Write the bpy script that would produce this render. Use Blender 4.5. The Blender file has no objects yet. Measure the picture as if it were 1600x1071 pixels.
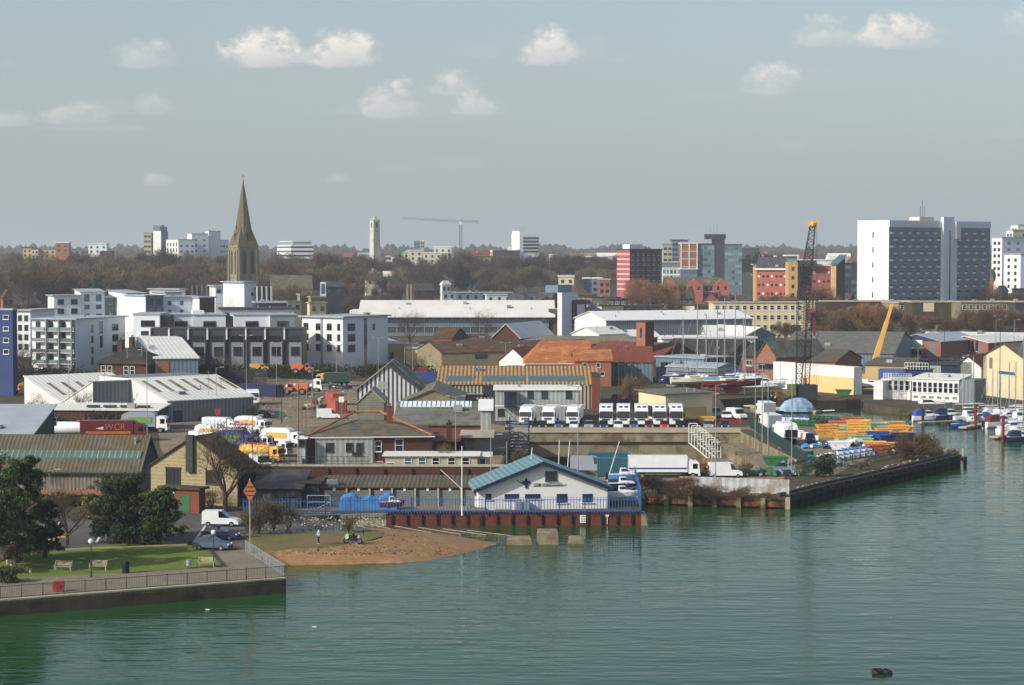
import bpy, math, random
from mathutils import Vector, Matrix
from mathutils.geometry import tessellate_polygon
R = math.radians
S = bpy.context.scene
C = S.collection
HAZE = .00013
# ---------------------------------------------------------------- camera
F = 3300.0; CX = 800.0; CY = 535.5; H = 32.0
PIT = math.atan((CY-393.0)/F); SP, CP = math.sin(PIT), math.cos(PIT)
cd = bpy.data.cameras.new('camera'); cam = bpy.data.objects.new('camera', cd); C.objects.link(cam)
cam.location = (0, 0, H); cam.rotation_euler = (R(90)-PIT, 0, 0)
cd.sensor_width = 36; cd.lens = 36*F/1600; cd.clip_start = 1; cd.clip_end = 30000
S.camera = cam
# ---------------------------------------------------------------- sun and sky
SAZ, SEL = R(33), R(30)                       # 33 degrees behind the left hand, 30 up
SD = Vector((-math.cos(SAZ)*math.cos(SEL), -math.sin(SAZ)*math.cos(SEL), math.sin(SEL)))
sl = bpy.data.lights.new('sun', 'SUN'); sl.energy = 4.3; sl.angle = R(0.5); sl.color = (1, .95, .86)
so = bpy.data.objects.new('sun', sl); C.objects.link(so)
so.rotation_euler = SD.to_track_quat('Z', 'Y').to_euler()
W = bpy.data.worlds.new('World'); S.world = W; W.use_nodes = True
nt = W.node_tree; nt.nodes.clear(); L = nt.links
def N(t, **k):
    n = nt.nodes.new(t)
    for a, b in k.items(): setattr(n, a, b)
    return n
ORD = lambda n: '%d%s' % (n, 'th' if 10 < n % 100 < 14 else {1: 'st', 2: 'nd', 3: 'rd'}.get(n % 10, 'th'))
def mth(op, a, b=None, c=None, clamp=False):
    n = N('ShaderNodeMath', operation=op); n.use_clamp = clamp
    for i, v in enumerate((a, b, c)):
        if v is None: continue
        if isinstance(v, (int, float)): n.inputs[i].default_value = v
        else: L.new(v, n.inputs[i])
    return n.outputs[0]
def mixc(f, a, b):
    n = N('ShaderNodeMix', data_type='RGBA')
    for i, v in ((0, f), (6, a), (7, b)):
        if isinstance(v, (int, float)): n.inputs[i].default_value = v
        elif isinstance(v, tuple): n.inputs[i].default_value = v
        else: L.new(v, n.inputs[i])
    return n.outputs[2]
sky = N('ShaderNodeTexSky', sky_type='NISHITA', sun_disc=False)
sky.sun_elevation = SEL; sky.sun_rotation = math.atan2(SD.x, SD.y); sky.air_density = 1.0; sky.dust_density = 2.0; sky.ozone_density = 1.0
hs = N('ShaderNodeHueSaturation'); hs.inputs['Saturation'].default_value = 1.02; hs.inputs['Value'].default_value = 1.16
L.new(sky.outputs[0], hs.inputs['Color'])
# thin haze veil low in the sky, same grey all round
geo = N('ShaderNodeTexCoord'); sep = N('ShaderNodeSeparateXYZ'); L.new(geo.outputs['Generated'], sep.inputs[0])
gx, gy, gz = sep.outputs
yy = mth('MAXIMUM', gy, .05)
cu = mth('DIVIDE', gx, yy); cv = mth('DIVIDE', gz, yy)      # tangent-plane coordinates of the northern sky
def cl(px, py): return ((px-CX)/F, (393-py)/F)
veil = mth('POWER', mth('SUBTRACT', 1, mth('MAXIMUM', gz, 0), clamp=True), 7)
base = mixc(mth('MULTIPLY', veil, .96), hs.outputs[0], (3.68, 4.16, 4.5, 1))
cmb = N('ShaderNodeCombineXYZ'); L.new(cu, cmb.inputs[0]); L.new(cv, cmb.inputs[1]); L.new(gy, cmb.inputs[2])
def noise(scale, det, off=0, sy=1.6, ro=.6):
    mp = N('ShaderNodeMapping'); mp.inputs['Scale'].default_value = (1, sy, 1); mp.inputs['Location'].default_value = (off, off*.7, 0)
    L.new(cmb.outputs[0], mp.inputs[0])
    n = N('ShaderNodeTexNoise'); n.inputs['Scale'].default_value = scale; n.inputs['Detail'].default_value = det; n.inputs['Roughness'].default_value = ro
    L.new(mp.outputs[0], n.inputs['Vector']); return n.outputs['Fac']
n1 = noise(75, 7, 3.1, 1.5); n2 = noise(190, 5, 9.2, 1.3)
edge = mth('ADD', mth('MULTIPLY', mth('SUBTRACT', n1, .5), 2.3), mth('MULTIPLY', mth('SUBTRACT', n2, .5), 1.0))
# px, base py, half width, height, strength
CLS = [(412, 98, 76, 58, 1.0), (540, 97, 66, 60, 1.0), (480, 98, 60, 22, .7), (228, 100, 56, 46, .62), (855, 93, 62, 58, .95), (920, 90, 50, 42, .42), (745, 88, 50, 22, .3),
       (1285, 68, 62, 48, .72), (1400, 70, 78, 58, .95), (1470, 60, 30, 30, .4), (1200, 142, 56, 48, .78), (1285, 138, 44, 38, .42), (1150, 158, 70, 22, .2), (1590, 50, 36, 44, .55), (1545, 52, 50, 22, .3),
       (610, 176, 58, 60, .72), (705, 146, 56, 38, .72), (745, 176, 46, 36, .68), (670, 180, 130, 46, .3), (15, 194, 46, 34, .55), (115, 190, 70, 32, .55), (240, 176, 40, 36, .45), (180, 176, 40, 30, .3), 
       (15, 104, 18, 18, .3), (1325, 190, 50, 20, .22), (1235, 235, 40, 20, .22), (1565, 214, 46, 16, .3), (1565, 118, 60, 16, .2), (528, 283, 22, 16, .5), (245, 287, 30, 16, .45),
       (715, 262, 60, 18, .2), (1170, 62, 30, 20, .2), (970, 95, 30, 22, .25), (620, 268, 50, 12, .16), (560, 178, 90, 16, .34), (150, 204, 110, 12, .3), (1120, 156, 80, 14, .26), (900, 98, 110, 14, .3)]
def vm(op, a, b, c=None):
    n = N('ShaderNodeVectorMath', operation=op)
    for i, v in enumerate((a, b, c)):
        if v is None: continue
        if isinstance(v, tuple): n.inputs[i].default_value = v
        else: L.new(v, n.inputs[i])
    return n.outputs['Value' if op == 'DOT_PRODUCT' else 'Vector']
cmb2 = N('ShaderNodeCombineXYZ'); L.new(cu, cmb2.inputs[0]); L.new(cv, cmb2.inputs[1])
tot = None; lit = None; e1 = mth('ADD', edge, 1.0)
for px, py, hw, hh, st in CLS:
    a, b = cl(px, py)
    q = vm('MULTIPLY_ADD', cmb2.outputs[0], (F/hw, F/hh, 0), (-a*F/hw, -b*F/hh, 0))
    q2 = vm('MAXIMUM', q, vm('MULTIPLY', q, (-1, -4.5, 0)))
    m = mth('MULTIPLY', mth('MULTIPLY', mth('SUBTRACT', e1, vm('DOT_PRODUCT', q2, q2)), 1.2, clamp=True), st)
    tot = m if tot is None else mth('MAXIMUM', tot, m)
    if st > .43:
        l = mth('MULTIPLY', m, vm('DOT_PRODUCT', vm('ADD', q, (0, .3, 0)), (-.2, 1.15, 0)), clamp=True)
        lit = l if lit is None else mth('MAXIMUM', lit, l)
lit = mth('MULTIPLY', lit, mth('ADD', .1, mth('MULTIPLY', mth('ADD', n1, mth('MULTIPLY', n2, .5)), 1.15)), clamp=True)
ccol = mixc(lit, (4.5, 4.8, 5.15, 1), (7.9, 7.5, 6.8, 1))
W.cycles.sampling_method = 'MANUAL'; W.cycles.sample_map_resolution = 256
fin = mixc(mth('MULTIPLY', tot, .9, clamp=True), base, ccol)
bg = N('ShaderNodeBackground'); bg.inputs['Strength'].default_value = .12; L.new(fin, bg.inputs['Color'])
wo = N('ShaderNodeOutputWorld'); L.new(bg.outputs[0], wo.inputs['Surface'])
S.view_settings.view_transform = 'Standard'; S.view_settings.look = 'None'; S.view_settings.exposure = 0; S.view_settings.gamma = 1
S.cycles.max_bounces = 6; S.cycles.volume_bounces = 1; S.cycles.transparent_max_bounces = 8
# ---------------------------------------------------------------- places: pixel of the photograph + distance or height -> metres
WZ = -1.4                                     # water level
def slope(py):
    v = (CY-py)/F; return (-SP+v*CP)/(CP+v*SP)
def Zt(py, Y): return H+Y*slope(py)
def YG(py, z=0.): return (z-H)/slope(py)
def X(px, Y, z=0.): return (px-CX)/F*(Y*CP+(H-z)*SP)
def G(px, py, z=0.):
    Y = YG(py, z); return (X(px, Y, z), Y, z)
def hgt(Y):
    P = [(0, 0), (880, 0), (1250, 6), (1700, 12), (2600, 14), (4200, 26), (6500, 30), (9000, 20), (20000, 0)]
    for (a, b), (c, d) in zip(P, P[1:]):
        if Y <= c: return b+(d-b)*(Y-a)/(c-a)
    return 0
# ---------------------------------------------------------------- objects
def tag(o, label=None, cat=None, group=None, kind=None):
    if label: o['label'] = label
    if cat: o['category'] = cat
    if group: o['group'] = group
    if kind: o['kind'] = kind
    return o
def empty(name, loc=(0, 0, 0), rz=0, label=None, cat=None, group=None):
    o = bpy.data.objects.new(name, None); C.objects.link(o); o.location = loc; o.rotation_euler = (0, 0, rz)
    o.empty_display_size = .3
    return tag(o, label, cat, group)
class MB:
    def __init__(s): s.v = []; s.f = []; s.m = []
    def add(s, vs, fs, m=0):
        k = len(s.v); s.v += [tuple(p) for p in vs]
        for f in fs: s.f.append(tuple(i+k for i in f)); s.m.append(m)
        return s
    def box(s, x0, y0, z0, x1, y1, z1, m=0):
        v = [(x0, y0, z0), (x1, y0, z0), (x1, y1, z0), (x0, y1, z0), (x0, y0, z1), (x1, y0, z1), (x1, y1, z1), (x0, y1, z1)]
        return s.add(v, [(0, 3, 2, 1), (4, 5, 6, 7), (0, 1, 5, 4), (1, 2, 6, 5), (2, 3, 7, 6), (3, 0, 4, 7)], m)
    def taper(s, b, t, z0, z1, m=0):          # b, t = (x0,y0,x1,y1) below and above
        v = [(b[0], b[1], z0), (b[2], b[1], z0), (b[2], b[3], z0), (b[0], b[3], z0), (t[0], t[1], z1), (t[2], t[1], z1), (t[2], t[3], z1), (t[0], t[3], z1)]
        return s.add(v, [(0, 3, 2, 1), (4, 5, 6, 7), (0, 1, 5, 4), (1, 2, 6, 5), (2, 3, 7, 6), (3, 0, 4, 7)], m)
    def prism(s, poly, z0, z1, m=0, cap=True):
        n = len(poly); v = [(p[0], p[1], z0) for p in poly]+[(p[0], p[1], z1) for p in poly]
        fs = [(i, (i+1) % n, n+(i+1) % n, n+i) for i in range(n)]
        if cap: fs += [tuple(range(n-1, -1, -1)), tuple(range(n, 2*n))]
        return s.add(v, fs, m)
    def ext(s, prof, y0, y1, m=0, ins=0):     # profile in XZ pushed along Y
        n = len(prof); v = [(p[0], y0, p[1]) for p in prof]+[(p[0], y1, p[1]) for p in prof]
        return s.add(v, [(i, n+i, n+(i+1) % n, (i+1) % n) for i in range(n)]+[tuple(range(n)), tuple(range(2*n-1, n-1, -1))], m)
    def extx(s, prof, x0, x1, m=0):           # profile in YZ pushed along X
        n = len(prof); v = [(x0, p[0], p[1]) for p in prof]+[(x1, p[0], p[1]) for p in prof]
        return s.add(v, [(i, (i+1) % n, n+(i+1) % n, n+i) for i in range(n)]+[tuple(range(n-1, -1, -1)), tuple(range(n, 2*n))], m)
    def tube(s, a, b, r, r2=None, n=6, m=0, cap=False):
        a = Vector(a); b = Vector(b); r2 = r if r2 is None else r2; d = (b-a)
        if d.length < 1e-6: return s
        d.normalize(); u = d.orthogonal().normalized(); w = d.cross(u); vs = []
        for c, q in ((a, r), (b, r2)):
            for i in range(n):
                t = 2*math.pi*i/n; vs.append(c+u*math.cos(t)*q+w*math.sin(t)*q)
        fs = [(i, (i+1) % n, n+(i+1) % n, n+i) for i in range(n)]
        if cap: fs += [tuple(range(n-1, -1, -1)), tuple(range(n, 2*n))]
        return s.add(vs, fs, m)
    def ball(s, c, r, nu=10, nv=6, m=0, sz=1.):
        vs = []; fs = []
        for j in range(nv+1):
            t = math.pi*j/nv
            for i in range(nu):
                p = 2*math.pi*i/nu; vs.append((c[0]+r*math.sin(t)*math.cos(p), c[1]+r*math.sin(t)*math.sin(p), c[2]+r*math.cos(t)*sz))
        for j in range(nv):
            for i in range(nu): fs.append((j*nu+i, (j+1)*nu+i, (j+1)*nu+(i+1) % nu, j*nu+(i+1) % nu))
        return s.add(vs, fs, m)
    def loft(s, rings, m=0, cap=True, closed=True):
        n = len(rings[0]); vs = [p for r in rings for p in r]; fs = []
        for j in range(len(rings)-1):
            for i in range(n if closed else n-1): fs.append((j*n+i, j*n+(i+1) % n, (j+1)*n+(i+1) % n, (j+1)*n+i))
        if cap: fs += [tuple(range(n-1, -1, -1)), tuple(range((len(rings)-1)*n, len(rings)*n))]
        return s.add(vs, fs, m)
    def mesh(s, name, mats, smooth=False):
        me = bpy.data.meshes.new(name); me.from_pydata(s.v, [], s.f)
        for m in mats: me.materials.append(M(m) if isinstance(m, str) else m)
        if len(mats) > 1: me.polygons.foreach_set('material_index', s.m)
        if smooth: me.polygons.foreach_set('use_smooth', [True]*len(s.f))
        me.update(); return me
    def build(s, name, mats, parent=None, smooth=False, loc=None, rz=0):
        if isinstance(mats, str): mats = [mats]
        o = bpy.data.objects.new(name, s.mesh(name, mats, smooth)); C.objects.link(o)
        if parent: o.parent = parent
        if loc: o.location = loc
        if rz: o.rotation_euler = (0, 0, rz)
        return o
KIDS = {}
def copy_tree(o, parent=None):
    c = o.copy(); C.objects.link(c)
    if parent: c.parent = parent
    for ch in o.children: copy_tree(ch, c)
    return c
# ---------------------------------------------------------------- materials
def col(r, g, b, k=1.):
    f = lambda c: (((c/255+.055)/1.055)**2.4 if c > 10 else c/255/12.92)*k
    v = (f(r), f(g), f(b)); l = .3*v[0]+.6*v[1]+.1*v[2]; q = .16 if max(r, g, b)-min(r, g, b) > 40 else 0
    return tuple((a*(1-q)+l*q)*.96 for a in v)
MT = {}
def defm(key, rgb, kind='plain', rough=.8, var=.25, sc=.35, metal=0., alt=None, per=1., ax=0, bump=0., spec=.3, k=1.): MT[key] = (kind, col(*rgb, k), rough, var, sc, metal, col(*alt, k) if alt else None, per, ax, bump, spec)
MC = {}
def M(key):
    if key in MC: return MC[key]
    kind, rgb, rough, var, sc, metal, alt, per, ax, bump, spec = MT[key]
    m = bpy.data.materials.new(key); m.use_nodes = True; t = m.node_tree; n = t.nodes; l = t.links
    p = n['Principled BSDF']; p.inputs['Roughness'].default_value = rough; p.inputs['Metallic'].default_value = metal
    p.inputs['Specular IOR Level'].default_value = spec
    tc = n.new('ShaderNodeTexCoord')
    def mix(f, a, b, bt='MIX'):
        x = n.new('ShaderNodeMix'); x.data_type = 'RGBA'; x.blend_type = bt
        for i, v in ((0, f), (6, a), (7, b)):
            if isinstance(v, float): x.inputs[i].default_value = v
            elif isinstance(v, tuple): x.inputs[i].default_value = v+(1,)
            else: l.new(v, x.inputs[i])
        return x.outputs[2]
    def nz(s, d=4, ro=.6, vec=None, scl=None):
        x = n.new('ShaderNodeTexNoise'); x.inputs['Scale'].default_value = s; x.inputs['Detail'].default_value = d; x.inputs['Roughness'].default_value = ro
        if scl:
            mp = n.new('ShaderNodeMapping'); mp.inputs['Scale'].default_value = scl; l.new(tc.outputs['Object'], mp.inputs[0]); l.new(mp.outputs[0], x.inputs['Vector'])
        else: l.new(tc.outputs['Object'], x.inputs['Vector'])
        return x.outputs['Fac']
    def ramp(f, a, b, c0=(0, 0, 0), c1=(1, 1, 1)):
        x = n.new('ShaderNodeValToRGB'); l.new(f, x.inputs[0]); e = x.color_ramp.elements
        e[0].position = a; e[1].position = b; e[0].color = c0+(1,); e[1].color = c1+(1,); return x.outputs[0]
    def sc_(c, q): return tuple(min(1, v*q) for v in c)
    if kind == 'glass':
        p.inputs['Base Color'].default_value = rgb+(1,); p.inputs['Coat Weight'].default_value = .6
        oi = n.new('ShaderNodeObjectInfo'); l.new(mix(oi.outputs['Random'], sc_(rgb, .4), sc_(rgb, 2.2)), p.inputs['Base Color'])
        MC[key] = m; return m
    f = ramp(nz(sc), .3, .7)
    c = mix(f, sc_(rgb, 1-var), sc_(rgb, 1+var*.6))
    if alt and kind == 'plain':                # moss, rust or dirt in patches
        c = mix(ramp(nz(per, 6, .7), .48, .62), c, alt)
    if kind == 'leaf':
        oi = n.new('ShaderNodeObjectInfo'); c = mix(oi.outputs['Random'], sc_(rgb, .72), sc_(alt or rgb, 1.25))
        c = mix(ramp(nz(sc, 3), .35, .65), sc_(rgb, .55), c)
    if kind in ('rib', 'stripe', 'brick', 'tile', 'plank'):
        sep = n.new('ShaderNodeSeparateXYZ'); l.new(tc.outputs['Object'], sep.inputs[0])
        def wave(a, pr, sharp=False):
            q = n.new('ShaderNodeMath'); q.operation = 'MULTIPLY'; l.new(sep.outputs[a], q.inputs[0]); q.inputs[1].default_value = 2*math.pi/pr
            z = n.new('ShaderNodeMath'); z.operation = 'SINE'; l.new(q.outputs[0], z.inputs[0])
            y = n.new('ShaderNodeMath'); y.operation = 'MULTIPLY_ADD'; l.new(z.outputs[0], y.inputs[0]); y.inputs[1].default_value = 3. if sharp else .5; y.inputs[2].default_value = .5; y.use_clamp = True
            return y.outputs[0]
        if kind in ('rib', 'plank'):
            w = wave(ax, per); c = mix(w, mix(1., c, (.76 if rgb[0] > .45 else .62,)*3, 'MULTIPLY'), c)
            if alt: c = mix(ramp(nz(sc*.7, 6, .7), .5, .62), c, alt)
        if kind == 'stripe':
            w = wave(ax, per, True); c = mix(w, c, mix(f, sc_(alt, .8), sc_(alt, 1.15)))
        if kind in ('brick', 'tile'):
            w = wave(2, per, False); c = mix(w, mix(1., c, (.75,)*3, 'MULTIPLY'), c)
            c = mix(ramp(nz(2.2, 3, .8), .3, .7), mix(1., c, (.72,)*3, 'MULTIPLY'), c)
            if alt: c = mix(ramp(nz(sc, 6, .7), .5, .66), c, alt)
        if bump:
            b = n.new('ShaderNodeBump'); b.inputs['Strength'].default_value = bump; b.inputs['Distance'].default_value = .05; l.new(w, b.inputs['Height']); l.new(b.outputs[0], p.inputs['Normal'])
    if kind != 'leaf':                         # fine grime over everything
        c = mix(ramp(nz(sc*9, 5, .75), .2, .75), mix(1., c, (1-var*.8,)*3, 'MULTIPLY'), c)
        if kind in ('plain', 'rib') and var > .1: c = mix(ramp(nz(1.2, 4, .7, scl=(1, 1, .12)), .35, .62), mix(1., c, (1-var*.6,)*3, 'MULTIPLY'), c)
    l.new(c, p.inputs['Base Color'])
    MC[key] = m; return m
# ---------------------------------------------------------------- palette
D = defm
D('white', (228, 228, 224), var=.06, sc=.2); D('white_clad', (238, 238, 234), 'rib', .5, .05, .2, per=.9, ax=0, bump=.3); D('white_clad_side', (238, 238, 232), 'rib', .5, .05, .2, per=.9, ax=1, bump=.3)
D('render_white', (226, 228, 226), var=.07, sc=.15); D('render_cream', (222, 204, 158), var=.1, sc=.2); D('render_tan', (205, 170, 96), var=.12, sc=.15); D('render_grey', (138, 144, 150), var=.1, sc=.2)
D('roof_white', (238, 237, 226), 'rib', .7, .08, .1, per=1.0, ax=0, bump=.2); D('roof_pale', (224, 222, 212), var=.1, sc=.15); D('roof_membrane', (168, 176, 184), var=.12, sc=.2)
D('roof_grey', (122, 122, 112), var=.2, sc=.3, alt=(96, 92, 70), per=.5); D('slate', (82, 84, 88), 'tile', .75, .2, .4, per=.35, alt=(92, 88, 66)); D('slate_moss', (112, 108, 92), 'tile', .85, .25, .6, per=.35, alt=(128, 110, 60))
D('roof_dark', (62, 58, 54), 'tile', .85, .2, .5, per=.4, alt=(84, 72, 48)); D('roof_brown', (96, 74, 58), 'tile', .85, .2, .5, per=.4, alt=(120, 84, 48))
D('roof_orange', (208, 116, 42), 'tile', .85, .25, .35, per=.4, alt=(205, 140, 36)); D('roof_red', (150, 70, 46), 'tile', .85, .25, .35, per=.4, alt=(120, 80, 50))
D('asbestos', (112, 106, 92), 'rib', .9, .25, .3, per=.55, ax=0, bump=.8, alt=(106, 86, 50)); D('asbestos_wall', (150, 140, 124), 'rib', .9, .25, .3, per=.5, ax=0, bump=.8, alt=(96, 90, 80))
D('stripe_roof', (196, 150, 84), 'stripe', .9, .2, .6, per=.8, ax=0, alt=(122, 94, 58)); D('stripe_wall', (190, 182, 166), 'stripe', .9, .2, .5, per=.75, ax=0, alt=(70, 66, 60))
D('stripe_pale', (206, 208, 208), 'stripe', .8, .1, .5, per=.85, ax=0, alt=(66, 72, 78)); D('stripe_side', (206, 200, 180), 'stripe', .8, .1, .5, per=.85, ax=1, alt=(110, 106, 96))
D('patch_roof', (140, 128, 104), 'rib', .9, .3, .3, per=.6, ax=0, bump=.6, alt=(196, 192, 180))
D('brick_red', (150, 78, 56), 'brick', .9, .2, .6, per=.3, alt=(120, 66, 50)); D('brick_dark', (104, 58, 46), 'brick', .9, .2, .6, per=.3, alt=(70, 50, 44)); D('brick_orange', (180, 112, 82), 'brick', .9, .15, .6, per=.3, alt=(170, 92, 60))
D('brick_quay', (140, 62, 44), 'brick', .9, .3, .7, per=.3, alt=(88, 50, 40)); D('brick_brown', (92, 66, 54), 'brick', .9, .25, .5, per=.3, alt=(66, 52, 44))
D('block', (188, 172, 122), 'brick', .9, .15, .4, per=.45, alt=(150, 136, 96)); D('block_grey', (142, 142, 130), 'brick', .9, .2, .4, per=.45)
D('stone', (176, 160, 118), 'brick', .9, .25, .35, per=.6, alt=(120, 108, 84)); D('stone_spire', (140, 122, 88), 'brick', .9, .3, .25, per=.8, alt=(90, 84, 66)); D('portland', (234, 228, 210), 'brick', .8, .12, .2, per=1.5, alt=(176, 168, 146))
D('concrete', (150, 136, 106), var=.25, sc=.25, alt=(112, 92, 62), per=.3); D('concrete_pale', (184, 176, 152), var=.18, sc=.4); D('concrete_dark', (92, 80, 60), var=.35, sc=.4, alt=(58, 50, 40), per=.6)
D('rust', (156, 92, 48), var=.4, sc=.9, alt=(92, 60, 40), per=1.1); D('pile_dark', (44, 38, 32), 'rib', .9, .3, .5, per=1.1, ax=0, bump=.8); D('timber_dark', (60, 50, 42), var=.35, sc=1.5); D('timber', (140, 118, 84), 'plank', .9, .25, .8, per=.5, ax=0)
D('timber_bench', (176, 166, 132), var=.2, sc=2); D('clad_grey', (128, 136, 142), 'rib', .6, .08, .3, per=.8, ax=0, bump=.3); D('clad_blue', (116, 136, 152), 'rib', .6, .1, .3, per=.9, ax=0, bump=.3); D('clad_pale', (178, 184, 182), 'rib', .6, .1, .3, per=.8, ax=0, bump=.3, alt=(150, 150, 140))
D('clad_dark', (58, 62, 70), var=.12, sc=.3); D('clad_brown', (84, 54, 48), 'rib', .7, .15, .3, per=.8, ax=0); D('clad_tower', (144, 150, 158), 'brick', .7, .08, .3, per=2.7); D('clad_light', (226, 231, 236), var=.06, sc=.2)
D('navy', (30, 46, 78), rough=.5, var=.1); D('blue_wall', (44, 66, 116), var=.1, sc=.3); D('blue_door', (64, 96, 170), 'rib', .5, .1, .4, per=.4, ax=0); D('roller', (132, 138, 132), 'brick', .6, .12, .4, per=.25)
D('teal_roof', (112, 156, 164), 'rib', .6, .1, .4, per=.6, ax=0, bump=.3); D('copper', (150, 190, 160), var=.15, sc=.6); D('green_box', (44, 110, 60), var=.2, sc=1.2); D('green_glaze', (90, 118, 110), rough=.4, var=.2, sc=.6)
D('pink', (170, 84, 88), var=.08, sc=.4); D('pink_pale', (226, 160, 160), var=.05, sc=.4); D('purple', (66, 48, 62), var=.1, sc=.4); D('terracotta', (176, 92, 70), var=.1, sc=.3); D('ochre', (206, 162, 84), var=.1, sc=.3)
D('glass', (24, 30, 38), 'glass', .08, spec=.8); D('glass_blue', (60, 84, 112), 'glass', .1, spec=.8); D('glass_green', (96, 116, 112), 'glass', .15, spec=.8); D('carglass', (16, 20, 24), 'glass', .06, spec=.8)
D('frame_dark', (60, 62, 66), var=.05); D('frame_white', (225, 225, 222), rough=.5, var=.05); D('metal', (170, 174, 176), rough=.45, var=.1, metal=.4); D('metal_dark', (56, 58, 62), rough=.5, var=.2); D('galv', (152, 160, 164), rough=.5, var=.1, metal=.3)
D('black', (26, 26, 28), rough=.6, var=.2); D('tyre', (30, 30, 30), rough=.9, var=.1); D('rim', (150, 152, 155), rough=.4, var=.05, metal=.5)
for k_, c_ in dict(white=(236, 238, 240), silver=(150, 156, 164), navy=(30, 42, 92), steel=(72, 90, 118), red=(176, 36, 36), maroon=(110, 26, 34), orange=(226, 104, 50), yellow=(240, 176, 24), blue=(40, 84, 176), green=(46, 120, 66), black=(28, 30, 36), grey=(104, 110, 118), cream=(226, 222, 200), sky=(70, 150, 210), amber=(238, 172, 34), mint=(164, 208, 168), teal=(40, 130, 130), darkgreen=(24, 74, 48), lime=(110, 160, 60), olive=(112, 112, 60)).items():
    D('p_'+k_, c_, rough=.35, var=.07, sc=.6, spec=.5)
D('tarp_blue', (56, 136, 208), rough=.5, var=.3, sc=1.2); D('tarp_pale', (150, 188, 220), rough=.5, var=.3, sc=1.2); D('palisade', (56, 104, 168), rough=.5, var=.15); D('fence_green', (52, 78, 74), rough=.6, var=.2); D('corr_fence', (196, 200, 202), 'rib', .6, .2, .5, per=1.0, ax=0, bump=.6, alt=(150, 140, 124))
D('bark', (74, 62, 50), var=.3, sc=3); D('bark_pale', (122, 108, 88), var=.3, sc=3)
D('twig', (120, 98, 58), 'leaf', .9, .3, .12, alt=(134, 112, 62)); D('twig_red', (112, 82, 54), 'leaf', .9, .3, .12, alt=(124, 82, 56)); D('twig_dark', (82, 66, 48), 'leaf', .9, .3, .12, alt=(92, 70, 58)); D('twig_orange', (170, 112, 62), 'leaf', .9, .3, .12, alt=(150, 96, 60))
D('pine', (56, 80, 32), 'leaf', .8, .3, .8, alt=(64, 92, 36)); D('ivy', (58, 66, 34), 'leaf', .8, .3, .8, alt=(70, 76, 36)); D('gorse', (140, 132, 50), 'leaf', .8, .3, .8, alt=(176, 160, 60)); D('scrub', (104, 92, 60), 'leaf', .9, .3, .6, alt=(130, 100, 60)); D('conifer', (40, 58, 36), 'leaf', .9, .3, .2, alt=(52, 70, 40))
D('skin', (205, 150, 120), var=.05); D('hair', (60, 42, 30), var=.1); D('denim', (70, 84, 110), var=.1); D('shirt_blue', (150, 190, 220), var=.1); D('shoe', (225, 222, 215), var=.1); D('amber_soft', (236, 190, 112), var=.06); D('cloth_dark', (34, 36, 42), var=.1)
D('sand', (176, 130, 76), var=.3, sc=1.2, alt=(156, 116, 66), per=.5); D('mud', (96, 84, 66), rough=.35, var=.35, sc=.5, alt=(70, 62, 52), per=.4, spec=.6)
D('line_white', (220, 220, 214), var=.15, sc=3); D('sign_green', (40, 120, 70), var=.05); D('sign_white', (222, 232, 222), var=.05); D('hull_red', (140, 34, 40), rough=.5, var=.2); D('sign_amber', (196, 104, 30), var=.15, sc=2); D('deck', (196, 176, 140), var=.2, sc=1)
# ---------------------------------------------------------------- ground
def sheet(name, pts, z, mat, side=None, holes=(), skirt=-9.0, kind='structure'):
    loops = [[Vector((p[0], p[1], 0)) for p in pts]]+[[Vector((p[0], p[1], 0)) for p in h] for h in holes]
    tris = tessellate_polygon(loops); flat = [p for l in loops for p in l]
    mb = MB(); out = []
    for t in tris:
        a, b, c = [flat[i] for i in t]
        out.append(t if (b-a).cross(c-a).z > 0 else (t[0], t[2], t[1]))
    mb.add([(p.x, p.y, z) for p in flat], out, 0)
    if side:
        k = 0
        for l in loops[:1]:
            n = len(l)
            for i in range(n):
                p, q = l[i], l[(i+1) % n]
                if max(abs(p.x), abs(q.x)) > 3500 and max(p.y, q.y) > 800: continue
                mb.add([(p.x, p.y, z), (q.x, q.y, z), (q.x, q.y, skirt), (p.x, p.y, skirt)], [(0, 1, 2, 3)], 1)
    o = mb.build(name, [mat]+([side] if side else []))
    return tag(o, kind=kind)
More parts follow.
